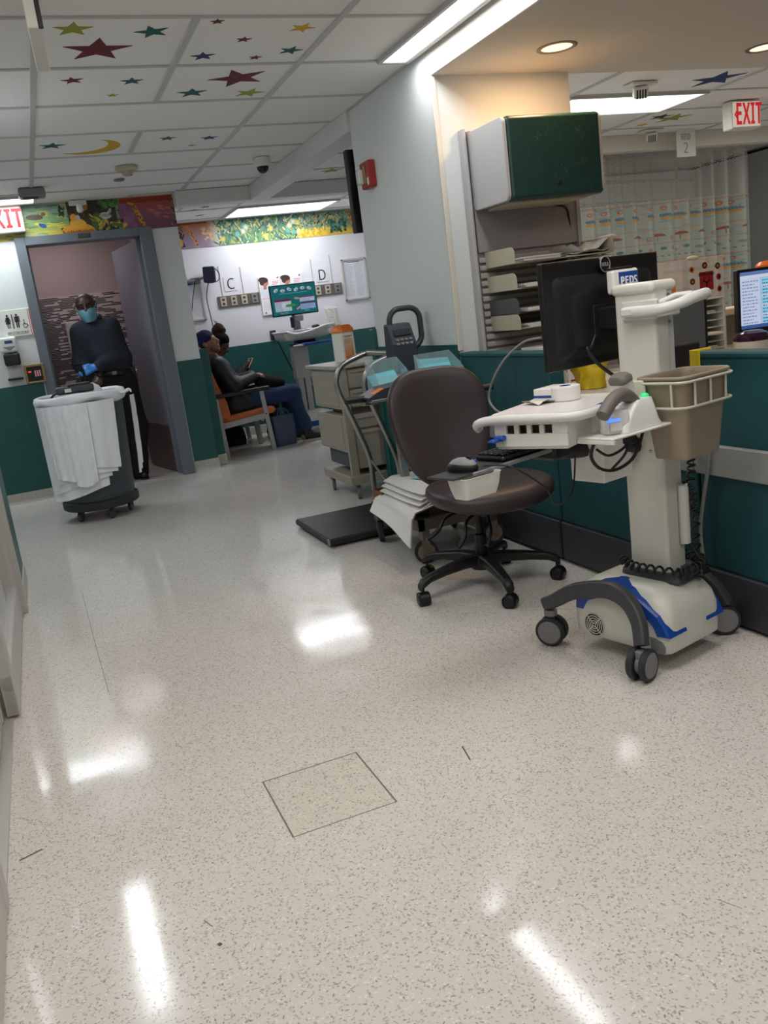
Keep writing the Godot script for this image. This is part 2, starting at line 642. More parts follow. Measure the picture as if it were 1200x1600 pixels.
func mural_alcove() -> Image:
	var rng := RandomNumberGenerator.new(); rng.seed = 33
	var w := 1400
	var im := blank(w, 150, rgb(70, 120, 110))
	for x in w:
		for y in 150:
			var c := rgb(196, 116, 70).lerp(rgb(150, 130, 150), clampf(y / 90.0, 0, 1))
			if x > 240: c = c.lerp(rgb(190, 190, 180), clampf((x - 240) / 60.0, 0, 1))
			if x > 330: c = rgb(66, 116, 112).lerp(rgb(104, 140, 84), clampf(y / 150.0, 0, 1))
			if x > 860: c = c.lerp(rgb(120, 160, 150), 0.5).lerp(rgb(222, 186, 66), clampf((y - 86) / 40.0, 0, 1))
			if x > 1240: c = rgb(196, 156, 96).lerp(rgb(206, 150, 60), y / 150.0)
			im.set_pixel(x, y, c)
	bar(im, 60, 0, 190, 12, rgb(150, 60, 30))
	foliage(im, rng, 0, 90, 20, 150, 90, [rgb(50, 66, 40), rgb(86, 104, 52), rgb(34, 38, 30)])
	blot(im, Vector2(60, 110), 18, 24, 0, rgb(222, 160, 60)); blot(im, Vector2(20, 140), 40, 22, 0, rgb(220, 180, 70)); zebra(im, Vector2(38, 76), 0.9)
	giraffe(im, rng, Vector2(120, 20), Vector2(176, 150), 10)
	for k in 30: blot(im, Vector2(210 + rng.randf() * 80, 40 + rng.randf() * 70), 10, 4, rng.randf(), [rgb(226, 170, 90), rgb(216, 190, 150)][k % 2])
	foliage(im, rng, 300, 900, 20, 160, 520, [rgb(40, 92, 104), rgb(52, 128, 120), rgb(96, 150, 82), rgb(206, 188, 84), rgb(34, 70, 90), rgb(150, 170, 90), rgb(200, 204, 160), rgb(60, 110, 60)], 12, 46)
	for k in 14:
		var c0 := Vector2(330 + rng.randf() * 540, 40 + rng.randf() * 100)
		for j in 12:
			var a := TAU * j / 12
			blade(im, c0, c0 + Vector2(cos(a), sin(a)) * 20, 2.4, [rgb(216, 196, 84), rgb(206, 214, 190), rgb(96, 170, 150)][k % 3])
	foliage(im, rng, 880, 1250, 20, 90, 240, [rgb(52, 96, 66), rgb(206, 186, 110), rgb(120, 160, 140), rgb(36, 66, 52), rgb(190, 150, 90)], 8, 26)
	foliage(im, rng, 850, 1100, 110, 150, 160, [rgb(232, 196, 66), rgb(206, 160, 46), rgb(240, 214, 100)], 10, 30)
	for k in 50: blot(im, Vector2(1090 + rng.randf() * 110, 60 + rng.randf() * 70), 10, 9, rng.randf(), [rgb(46, 96, 60), rgb(60, 130, 140), rgb(34, 70, 50)][k % 3])
	giraffe(im, rng, Vector2(1230, 10), Vector2(1250, 120), 9)
	blot(im, Vector2(1330, 60), 50, 40, 0, rgb(206, 140, 54)); blot(im, Vector2(1300, 50), 10, 14, 0, rgb(60, 50, 40))
	zebra(im, Vector2(1270, 128), 1.0); zebra(im, Vector2(1350, 120), 0.9)
	return im

func curtain_picture() -> Image:   # printed cotton, one repeat
	var rng := RandomNumberGenerator.new(); rng.seed = 8
	var im := blank(256, 320, rgb(165, 173, 165))
	for k in 90:
		var p := Vector2(rng.randf() * 256, rng.randf() * 320)
		blade(im, p, p + Vector2(rng.randf_range(20, 56), rng.randf_range(-5, 5)), rng.randf_range(3, 8), [rgb(148, 170, 161), rgb(174, 174, 155), rgb(140, 161, 168), rgb(182, 168, 147), rgb(158, 173, 147)][k % 5])
	bar(im, 0, 8, 256, 8, rgb(181, 144, 123)); bar(im, 0, 150, 256, 6, rgb(181, 156, 129)); bar(im, 0, 226, 256, 5, rgb(174, 141, 131))
	for k in 3:
		var x := 44.0 + k * 86
		blot(im, Vector2(x, 40), 11, 11, 0, rgb(186, 115, 89)); blot(im, Vector2(x, 40), 5, 5, 0, rgb(195, 169, 146))
		blot(im, Vector2(x + 12, 78), 30, 11, 0.1, rgb(114, 140, 149)); blot(im, Vector2(x + 8, 92), 24, 10, -0.1, rgb(190, 150, 91))
		for j in 5: blade(im, Vector2(x - 14 + j * 9, 66), Vector2(x - 10 + j * 9, 84), 2.2, rgb(87, 117, 140))
	for k in 2:
		var x := 60.0 + k * 128
		blot(im, Vector2(x, 190), 30, 17, 0, rgb(157, 88, 74)); bar(im, x - 31, 190, 62, 18, rgb(165, 172, 158))
		blade(im, Vector2(x, 188), Vector2(x, 218), 3, rgb(128, 128, 107))
		for j in 16:
			var a := j * 0.55
			blot(im, Vector2(x + 54, 202) + Vector2(cos(a), sin(a)) * (3 + j * 0.8), 2.4, 2.4, 0, rgb(164, 100, 106))
		blot(im, Vector2(x + 20, 258), 12, 9, 0, rgb(97, 124, 132)); blot(im, Vector2(x - 26, 270), 16, 8, 0.3, rgb(126, 148, 126))
		blot(im, Vector2(x + 60, 262), 9, 9, 0, rgb(186, 121, 93))
		for j in 5: blot(im, Vector2(x - 50 + j * 22, 300), 6, 4, 0, rgb(138, 116, 127))
	return im

func net_picture() -> Image:
	var im := blank(64, 64, Color(0.90, 0.89, 0.86, 1.0))
	for k in 2:
		for j in 2:
			for s in 2:
				blot(im, Vector2(16 + j * 32 + s * 16, 16 + k * 32 + s * 16), 10.6, 10.6, 0.0, Color(0.80, 0.79, 0.75, 0.0))
	for k in 2: blot(im, Vector2(0, k * 32), 10.6, 10.6, 0, Color(0.80, 0.79, 0.75, 0.0))
	for k in 3: blot(im, Vector2(k * 32, 0), 10.6, 10.6, 0, Color(0.80, 0.79, 0.75, 0.0))
	return im

func poster_picture() -> Image:
	var rng := RandomNumberGenerator.new(); rng.seed = 5
	var im := blank(160, 256, rgb(236, 234, 236))
	blot(im, Vector2(40, 62), 34, 46, 0.1, rgb(222, 220, 224))
	blot(im, Vector2(46, 36), 24, 30, 0.3, rgb(186, 132, 106)); blot(im, Vector2(34, 20), 36, 20, 0.1, rgb(60, 40, 34)); blot(im, Vector2(22, 36), 16, 18, 0, rgb(70, 48, 38))
	blot(im, Vector2(40, 78), 12, 24, 0.2, rgb(176, 124, 100)); blot(im, Vector2(44, 108), 42, 26, 0, rgb(216, 224, 232))
	for k in 4: bar(im, 96, 34 + k * 10, 52 - k * 6, 4, rgb(214, 130, 136))
	blot(im, Vector2(142, 12), 7, 6, 0, rgb(90, 110, 110))
	lines_of_print(im, rng, 14, 140, 130, 12, 8, rgb(206, 120, 126))
	lines_of_print(im, rng, 14, 162, 130, 66, 6, rgb(176, 172, 176))
	blot(im, Vector2(20, 242), 6, 6, 0, rgb(50, 50, 54))
	return im

func sheet_picture(seed_: int, head: Color) -> Image:
	var rng := RandomNumberGenerator.new(); rng.seed = seed_
	var im := blank(192, 288, rgb(222, 224, 230))
	bar(im, 40, 10, 110, 5, head)
	lines_of_print(im, rng, 14, 26, 78, 246, 6, rgb(150, 154, 164))
	lines_of_print(im, rng, 102, 26, 78, 246, 6, rgb(158, 162, 172))
	return im

func ward_screen() -> Image:
	var rng := RandomNumberGenerator.new(); rng.seed = 12
	var im := blank(320, 200, rgb(20, 112, 118))
	for k in 6:
		var c0 := Vector2(38 + k * 48, 28 + (k % 2) * 6)
		blot(im, c0, 17, 11, -0.5 + (k % 3) * 0.5, rgb(196, 206, 216)); blot(im, c0 + Vector2(4, 2), 7, 3, -0.5, rgb(120, 90, 130))
	lines_of_print(im, rng, 60, 54, 210, 5, 9, rgb(150, 214, 214))
	bar(im, 18, 92, 118, 84, rgb(190, 206, 228)); bar(im, 18, 92, 118, 16, rgb(120, 30, 80)); lines_of_print(im, rng, 24, 114, 60, 56, 9, rgb(110, 120, 150))
	blade(im, Vector2(92, 140), Vector2(170, 138), 10, rgb(70, 150, 70)); blot(im, Vector2(80, 130), 14, 20, 0.4, rgb(206, 220, 232))
	blade(im, Vector2(160, 92), Vector2(200, 98), 7, rgb(200, 150, 130)); blade(im, Vector2(168, 172), Vector2(202, 152), 7, rgb(206, 156, 136))
	bar(im, 200, 88, 108, 34, rgb(196, 208, 230)); bar(im, 200, 88, 108, 7, rgb(130, 50, 100)); bar(im, 200, 130, 108, 46, rgb(150, 180, 226)); bar(im, 200, 130, 108, 8, rgb(96, 40, 96))
	lines_of_print(im, rng, 206, 144, 96, 30, 8, rgb(100, 120, 170)); lines_of_print(im, rng, 206, 100, 96, 18, 8, rgb(150, 120, 150))
	lines_of_print(im, rng, 50, 186, 60, 4, 9, rgb(220, 236, 236)); lines_of_print(im, rng, 226, 184, 60, 4, 9, rgb(220, 236, 236))
	return im

func chart_screen() -> Image:
	var rng := RandomNumberGenerator.new(); rng.seed = 14
	var im := blank(256, 160, rgb(176, 192, 226))
	bar(im, 0, 0, 256, 10, rgb(96, 120, 180)); bar(im, 0, 10, 256, 8, rgb(206, 212, 226)); bar(im, 0, 150, 256, 10, rgb(60, 90, 150))
	bar(im, 0, 18, 60, 132, rgb(196, 206, 232))
	lines_of_print(im, rng, 6, 26, 50, 118, 9, rgb(120, 134, 170))
	for k in 14: bar(im, 66, 24 + k * 9, 96, 6, rgb(96, 214, 226) if k % 3 < 2 else rgb(212, 222, 240))
	for k in 14: bar(im, 168, 24 + k * 9, 84, 6, rgb(120, 220, 232) if k % 4 < 2 else rgb(206, 216, 238))
	lines_of_print(im, rng, 68, 26, 170, 118, 9, rgb(70, 110, 150))
	return im

func wipes_picture() -> Image:
	var rng := RandomNumberGenerator.new(); rng.seed = 15
	var im := blank(128, 256, rgb(232, 226, 214))
	bar(im, 20, 14, 90, 8, rgb(90, 80, 76)); bar(im, 28, 28, 60, 5, rgb(170, 120, 90))
	for y in range(40, 256):
		bar(im, 14, y, 100, 1, rgb(226, 206, 184).lerp(rgb(206, 110, 40), clampf((y - 40) / 190.0, 0, 1)))
	lines_of_print(im, rng, 22, 48, 84, 40, 9, rgb(130, 100, 80)); lines_of_print(im, rng, 22, 104, 84, 120, 12, rgb(236, 214, 196))
	return im

func make_materials() -> void:
	var m := flat("floor_vinyl", Color.WHITE, 0.13, 0.0, 0.42)
	m.albedo_texture = ImageTexture.create_from_image(floor_picture())
	m.uv1_triplanar = true; m.uv1_world_triplanar = true
	m.uv1_scale = Vector3.ONE / 2.3
	var f := FastNoiseLite.new(); f.seed = 9; f.frequency = 0.012; f.fractal_octaves = 5
	var nt := NoiseTexture2D.new(); nt.width = 512; nt.height = 512; nt.seamless = true; nt.noise = f
	var g := Gradient.new(); g.set_color(0, Color(0.045, 0.045, 0.045)); g.set_color(1, Color(0.19, 0.19, 0.19))
	nt.color_ramp = g
	m.roughness = 1.0; m.roughness_texture = nt
	m = m.duplicate(); m.resource_name = "hatch_vinyl"; m.albedo_color = Color(0.985, 0.982, 0.965); M["hatch_vinyl"] = m
	flat("scuff_dark", rgb(92, 82, 72), 0.6)
	m = flat("joint", rgb(128, 118, 104), 0.6)
	m = flat("cove", rgb(196, 192, 184), 0.5); mottled(m, rgb(204, 200, 192), rgb(176, 170, 160), 0.08, 2.0)
	m = flat("wall_paint", rgb(222, 226, 225), 0.55); grain(m, 0.2, 0.03, 5.0)
	m = flat("wall_bright", rgb(226, 227, 232), 0.5); grain(m, 0.2, 0.03, 5.0)
	m = flat("cream_paint", rgb(222, 216, 204), 0.55); grain(m, 0.2, 0.03, 5.0)
	m = flat("restroom_paint", rgb(176, 158, 158), 0.6)
	m = flat("green_panel", rgb(27, 86, 82), 0.42); mottled(m, rgb(26, 83, 80), rgb(31, 92, 87), 0.02, 1.0)
	m = flat("station_green", rgb(22, 78, 84), 0.7); grain(m, 0.6, 0.05, 6.0)
	m = flat("station_trim", rgb(150, 156, 158), 0.45, 0.3)
	m = flat("rail", rgb(168, 170, 166), 0.42, 0.2); mottled(m, rgb(172, 174, 170), rgb(158, 158, 154), 0.03, 1.0)
	m = flat("kick", rgb(58, 60, 68), 0.45)
	m = flat("door_frame", rgb(108, 116, 124), 0.42)
	m = flat("door_leaf", rgb(126, 128, 140), 0.45)
	m = flat("kick_plate", rgb(84, 70, 70), 0.4)
	m = flat("tile_black", rgb(26, 24, 26), 0.25)
	m = flat("tile_white", rgb(196, 178, 182), 0.3)
	m = flat("ceiling_tile", Color.WHITE, 0.9); m.albedo_texture = ImageTexture.create_from_image(tile_picture()); m.uv1_triplanar = true; m.uv1_world_triplanar = true; m.uv1_scale = Vector3.ONE * 2.2
	m = flat("grid_bar", rgb(196, 196, 194), 0.5)
	m = flat("soffit", rgb(214, 208, 198), 0.6); grain(m, 0.2, 0.03, 5.0)
	m = flat("beam", rgb(222, 222, 220), 0.55)
	for s in [["maroon", 104, 22, 34], ["teal", 16, 88, 84], ["lime", 150, 158, 44], ["gold", 214, 170, 44], ["navy", 28, 44, 108], ["dark", 34, 40, 44]]: flat("star_" + s[0], rgb(s[1], s[2], s[3]), 0.7)
	printed("mural_door", mural_door(), 0.5); printed("mural_alcove", mural_alcove(), 0.5)
	# fabrics, plastics, metals
	m = flat("white_plastic", rgb(228, 229, 224), 0.38); m = flat("cart_white", rgb(220, 220, 210), 0.36); m = flat("cart_gloss", rgb(222, 223, 221), 0.16)
	m = flat("deck_white", rgb(232, 227, 226), 0.3)
	m = flat("blue_plastic", rgb(30, 76, 168), 0.25); m = flat("cart_grey", rgb(66, 69, 72), 0.45); m = flat("hub_grey", rgb(132, 132, 134), 0.5)
	m = flat("tyre", rgb(44, 46, 50), 0.6); m = flat("black_plastic", rgb(22, 22, 25), 0.45); m = flat("monitor_black", rgb(17, 17, 20), 0.42)
	m = flat("screen_dark", rgb(46, 50, 54), 0.18); m = flat("grip_grey", rgb(112, 106, 100), 0.5); m = flat("cord_black", rgb(16, 16, 18), 0.5); m = flat("cord_grey", rgb(140, 140, 138), 0.5)
	m = flat("bin_tan", rgb(146, 134, 116), 0.5); m = flat("wire_white", rgb(206, 202, 190), 0.4); m = flat("steel", rgb(168, 166, 162), 0.3, 0.9); m = flat("chrome", rgb(190, 190, 190), 0.15, 1.0)
	m = flat("steel_dull", rgb(128, 120, 112), 0.45, 0.7); m = flat("wheel_tan", rgb(138, 118, 98), 0.6)
	m = flat("vinyl_brown", rgb(60, 52, 54), 0.4, 0.0, 0.45); grain(m, 0.5, 0.02, 9.0)
	m = flat("beige_steel", rgb(160, 154, 140), 0.5); m = flat("beige_top", rgb(178, 174, 164), 0.4); m = flat("slate", rgb(74, 82, 92), 0.5)
	m = flat("cabinet_grey", rgb(186, 184, 184), 0.5); m = flat("cabinet_green", rgb(27, 62, 58), 0.4)
	m = flat("scuff", rgb(110, 132, 112), 0.7)
	m = flat("panel_grey", rgb(150, 144, 146), 0.8); grain(m, 0.7, 0.04, 9.0)
	m = flat("slat", rgb(172, 168, 164), 0.5); m = flat("tray_beige", rgb(186, 178, 156), 0.5); m = flat("tray_dark", rgb(74, 78, 80), 0.5)
	m = flat("paper", rgb(230, 228, 224), 0.8); m = flat("paper_cyan", rgb(128, 214, 226), 0.8); m = flat("cardboard", rgb(120, 84, 56), 0.8); m = flat("red_print", rgb(184, 40, 44), 0.5)
	m = flat("yellow_plastic", rgb(226, 196, 40), 0.45); m = flat("orange_label", rgb(226, 122, 46), 0.5)
	m = flat("acrylic", Color(0.82, 0.93, 0.95, 0.22), 0.05); m.transparency = BaseMaterial3D.TRANSPARENCY_ALPHA
	m = flat("pink_clear", Color(0.96, 0.92, 0.91, 0.16), 0.1); m.transparency = BaseMaterial3D.TRANSPARENCY_ALPHA
	m = flat("glass", Color(0.85, 0.9, 0.9, 0.12), 0.03); m.transparency = BaseMaterial3D.TRANSPARENCY_ALPHA
	m = flat("aluminium", rgb(196, 194, 190), 0.4, 0.35)
	m = flat("scale_black", rgb(28, 28, 31), 0.5); m = flat("tower_grey", rgb(56, 60, 68), 0.4)
	m = flat("orange_vinyl", rgb(206, 110, 62), 0.5); m = flat("chair_metal", rgb(176, 178, 178), 0.4, 0.3); m = flat("arm_black", rgb(30, 32, 34), 0.4)
	m = flat("bin_grey", rgb(70, 78, 84), 0.5); m = flat("bin_light", rgb(122, 132, 142), 0.45)
	m = flat("bag_film", rgb(240, 243, 245), 0.4); m.backlight_enabled = true; m.backlight = Color(0.25, 0.26, 0.27)
	# people
	m = flat("skin_dark", rgb(70, 46, 38), 0.42); m = flat("skin_mid", rgb(160, 112, 92), 0.5); m = flat("skin_brown", rgb(88, 58, 48), 0.5)
	m = flat("shirt_navy", rgb(36, 40, 52), 0.85); grain(m, 0.05, 0.4, 2.5); m = flat("trouser_black", rgb(16, 16, 19), 0.9); m = flat("shoe_black", rgb(24, 23, 24), 0.5)
	m = flat("glove_blue", rgb(54, 128, 206), 0.4); m = flat("mask_blue", rgb(120, 178, 196), 0.8); m = flat("belt", rgb(20, 18, 18), 0.4)
	m = flat("jacket_black", rgb(25, 26, 34), 0.55); grain(m, 0.04, 0.5, 2.0); m = flat("jeans", rgb(34, 56, 92), 0.9); m = flat("beanie", rgb(26, 30, 78), 0.95); m = flat("hood_mauve", rgb(116, 82, 92), 0.95)
	m = flat("hair_black", rgb(22, 18, 18), 0.8, 0.0, 0.2); m = flat("hair_bun", rgb(52, 38, 34), 0.75, 0.0, 0.25)
	m = flat("sole", rgb(196, 186, 172), 0.7); m = flat("shoe_grey", rgb(120, 110, 104), 0.7); m = flat("fur_black", rgb(14, 14, 16), 0.95); grain(m, 0.2, 1.0, 5.0)
	m = flat("bag_slate", rgb(70, 84, 110), 0.5); m = flat("phone_black", rgb(18, 18, 20), 0.25); m = flat("case_pink", rgb(206, 150, 130), 0.5)
	# signs and print
	m = flat("sign_white", rgb(232, 230, 222), 0.5); m = flat("print_black", rgb(22, 22, 24), 0.6); m = flat("print_red", rgb(190, 28, 40), 0.5); m = flat("print_blue", rgb(24, 66, 148), 0.5); m = flat("print_white", rgb(236, 236, 234), 0.5); m = flat("print_grey", rgb(150, 150, 150), 0.5)
	glowing("exit_face", rgb(232, 228, 214), 0.35); glowing("exit_red", rgb(206, 30, 44), 0.5)
	m = flat("alarm_red", rgb(150, 26, 28), 0.35); m = flat("brass", rgb(150, 130, 84), 0.4, 0.6); m = flat("lens_clear", rgb(206, 206, 200), 0.15)
	printed("poster", poster_picture()); printed("notice", sheet_picture(3, rgb(90, 96, 110))); printed("form", sheet_picture(6, rgb(30, 60, 150))); printed("wipes_label", wipes_picture())
	m = printed("ward_screen", ward_screen(), 0.3); m.emission_enabled = true; m.emission_texture = m.albedo_texture; m.emission_operator = BaseMaterial3D.EMISSION_OP_MULTIPLY; m.emission = Color.WHITE; m.emission_energy_multiplier = 0.55; m.albedo_color = Color(0.25, 0.25, 0.25)
	m = printed("chart_screen", chart_screen(), 0.3); m.emission_enabled = true; m.emission_texture = m.albedo_texture; m.emission_operator = BaseMaterial3D.EMISSION_OP_MULTIPLY; m.emission = Color.WHITE; m.emission_energy_multiplier = 0.8; m.albedo_color = Color(0.25, 0.25, 0.25)
	m = printed("curtain_print", curtain_picture(), 0.9); m.texture_repeat = true; m.backlight_enabled = true; m.backlight = Color(0.2, 0.2, 0.19)
	m = flat("curtain_net", Color.WHITE, 0.9); m.albedo_texture = ImageTexture.create_from_image(net_picture()); m.transparency = BaseMaterial3D.TRANSPARENCY_ALPHA; m.texture_repeat = true
	glowing("tube_panel", Color(1.0, 1.0, 1.0), 2.2); glowing("lamp_warm", Color(1.0, 0.86, 0.70), 1.6); glowing("pad_green", rgb(60, 210, 130), 0.5); glowing("pad_blue", rgb(100, 150, 255), 0.7); glowing("led_red", rgb(255, 60, 70), 1.2); glowing("key_pink", rgb(214, 150, 156), 0.3)
	flat("screen_grey", rgb(92, 96, 98), 0.4)
	m = flat("jar_purple", rgb(52, 20, 48), 0.15); m = flat("jar_orange", rgb(226, 120, 40), 0.3)

# ---------------------------------------------------------------- light fittings
const TOP := 2.42

func troffer(lo: Vector3, hi: Vector3, label: String, energy: float, col := Color(0.95, 0.985, 1.0)) -> Node3D:   # lo, hi: corners of the lit panel in the ceiling
	var c := (lo + hi) / 2
	var t := thing("ceiling_light", label, "ceiling light", c, 0.0, "fluorescent ceiling lights")
	var e := 0.022
	var f := Mb.new()
	f.box(Vector3(lo.x - e, c.y - 0.012, lo.z - e), Vector3(hi.x + e, c.y + 0.02, lo.z), 0.002)
	f.box(Vector3(lo.x - e, c.y - 0.012, hi.z), Vector3(hi.x + e, c.y + 0.02, hi.z + e), 0.002)
	f.box(Vector3(lo.x - e, c.y - 0.012, lo.z), Vector3(lo.x, c.y + 0.02, hi.z), 0.002)
	f.box(Vector3(hi.x, c.y - 0.012, lo.z), Vector3(hi.x + e, c.y + 0.02, hi.z), 0.002)
	part(t, "frame", f, M.grid_bar)
	part(t, "diffuser", Mb.new().box(Vector3(lo.x, c.y - 0.004, lo.z), Vector3(hi.x, c.y + 0.016, hi.z)), M.tube_panel)
	var l := AreaLight3D.new()
	l.name = "panel_light"
	l.area_size = Vector2(hi.x - lo.x, hi.z - lo.z) * 0.98
	l.area_normalize_energy = true
	l.light_color = col
	l.light_energy = energy
	l.area_range = 14.0
	l.area_attenuation = 2.0
	l.shadow_enabled = true
	t.add_child(l, true)
	l.transform = Transform3D(Basis(Vector3.RIGHT, -PI / 2), Vector3(0, -0.014, 0))
	return t

func downlight(c: Vector3, r: float, label: String, energy: float) -> void:
	var t := thing("downlight", label, "downlight", c, 0.0, "round lamps in the soffit over the desk")
	part(t, "trim_ring", Mb.new().lathe(c, [Vector2(r * 0.86, 0.004), Vector2(r * 0.86, -0.004), Vector2(r, -0.006), Vector2(r * 1.12, -0.003), Vector2(r * 1.12, 0.002)], 28), M.steel_dull)
	part(t, "lens", Mb.new().lathe(c, [Vector2(0, -0.001), Vector2(r * 0.5, -0.002), Vector2(r * 0.87, 0.0)].map(func(p): return Vector2(p.x, p.y)), 28), M.lamp_warm)
	var l := AreaLight3D.new()
	l.name = "lamp_light"
	l.area_size = Vector2(r, r) * 1.5
	l.light_color = Color(1.0, 0.80, 0.58)
	l.light_energy = energy
	l.area_range = 10.0
	l.area_attenuation = 2.0
	l.shadow_enabled = true
	t.add_child(l, true)
	l.transform = Transform3D(Basis(Vector3.RIGHT, -PI / 2), Vector3(0, -0.012, 0))

func make_light() -> void:
	var cam := Camera3D.new()
	cam.name = "camera"
	cam.position = EYE
	cam.rotation_order = EULER_ORDER_YXZ
	cam.rotation_degrees = Vector3(-13.036, -20.525, -7.496)
	look = Basis.from_euler(cam.rotation)
	cam.fov = 2.0 * rad_to_deg(atan(800.0 / FOCAL))
	cam.keep_aspect = Camera3D.KEEP_HEIGHT
	cam.near = 0.05
	cam.far = 60.0
	add_child(cam)
	cam.current = true
	var env := Environment.new()
	env.background_mode = Environment.BG_COLOR
	env.background_color = Color(0.02, 0.02, 0.022)
	env.tonemap_mode = Environment.TONE_MAPPER_LINEAR
	env.tonemap_exposure = 1.08
	env.sdfgi_enabled = true
	env.ssao_enabled = true
	env.ssil_enabled = true
	var we := WorldEnvironment.new()
	we.name = "surroundings"
	we.environment = env
	add_child(we)

func make_fittings() -> void:
	var y := TOP - 0.006
	troffer(Vector3(-0.13, y, -5.66), Vector3(0.02, y, -4.40), "narrow ceiling strip light by the glass doors, mirrored in the floor", 1.0, Color(0.94, 0.98, 1.0))
	troffer(Vector3(-0.94, y, -7.80), Vector3(0.285, y, -7.53), "ceiling light close to the jungle border beside the exit sign", 1.15, Color(0.93, 0.975, 1.0))
	troffer(Vector3(1.905, y, -4.285), Vector3(2.035, y, -3.06), "narrow ceiling strip light along the soffit of the desk", 0.62, Color(0.97, 0.985, 1.0))
	troffer(Vector3(1.905, y, -2.30), Vector3(2.035, y, -1.08), "second narrow strip light along the soffit of the desk", 0.6, Color(1.0, 0.975, 0.95))
	troffer(Vector3(0.36, y, 0.0), Vector3(1.40, y, 0.55), "wide ceiling light at the near end of the corridor", 1.15, Color(1.0, 0.975, 0.95))
	troffer(Vector3(0.36, y, -1.9), Vector3(1.40, y, -1.35), "wide ceiling light in the middle of the corridor", 1.05, Color(1.0, 0.975, 0.95))
	troffer(Vector3(-0.13, y, -2.3), Vector3(0.02, y, -1.08), "second narrow strip light by the glass doors", 0.6, Color(1.0, 0.97, 0.93))
	troffer(Vector3(2.27, y, -9.78), Vector3(3.36, y, -9.12), "wide ceiling light over the seats before the jungle border", 1.45, Color(0.97, 0.97, 1.0))
	troffer(Vector3(3.645, y, -5.70), Vector3(4.76, y, -5.20), "wide ceiling light over the curtained bed bay", 1.5, Color(1.0, 0.99, 0.97))
	troffer(Vector3(6.0, y, -5.70), Vector3(7.2, y, -5.20), "wide ceiling light beyond the red exit sign", 0.8, Color(1.0, 0.99, 0.97))
	downlight(Vector3(2.55, 2.30, -3.73), 0.085, "round warm downlight in the soffit above the green cabinet", 0.55)
	downlight(Vector3(3.88, 2.30, -3.80), 0.085, "round warm downlight in the soffit above the paper organiser", 0.55)

# ---------------------------------------------------------------- the rooms
func tiles(c: Node3D, xs: Array, zs: Array, split := []) -> void:
	# panels lie on a grid of bars; every panel is a piece of its own
	for i in xs.size() - 1:
		for j in zs.size() - 1:
			var cuts := [xs[i], xs[i + 1]]
			if [i, j] in split: cuts = [xs[i], (xs[i] + xs[i + 1]) / 2, xs[i + 1]]
			for k in cuts.size() - 1:
				part(c, "ceiling_tile", Mb.new().box(Vector3(cuts[k] + 0.004, TOP + 0.004, zs[j + 1] + 0.004), Vector3(cuts[k + 1] - 0.004, TOP + 0.019, zs[j] - 0.004), 0.003), M.ceiling_tile)
				if k > 0: part(c, "grid_bar", Mb.new().box(Vector3(cuts[k] - 0.016, TOP - 0.004, zs[j + 1]), Vector3(cuts[k] + 0.016, TOP + 0.012, zs[j]), 0.002), M.grid_bar)
	for x in xs: part(c, "grid_bar", Mb.new().box(Vector3(x - 0.015, TOP - 0.004, zs[zs.size() - 1]), Vector3(x + 0.015, TOP + 0.012, zs[0]), 0.002), M.grid_bar)
	for z in zs: part(c, "grid_bar", Mb.new().box(Vector3(xs[0], TOP - 0.003, z - 0.011), Vector3(xs[xs.size() - 1], TOP + 0.012, z + 0.011), 0.002), M.grid_bar)

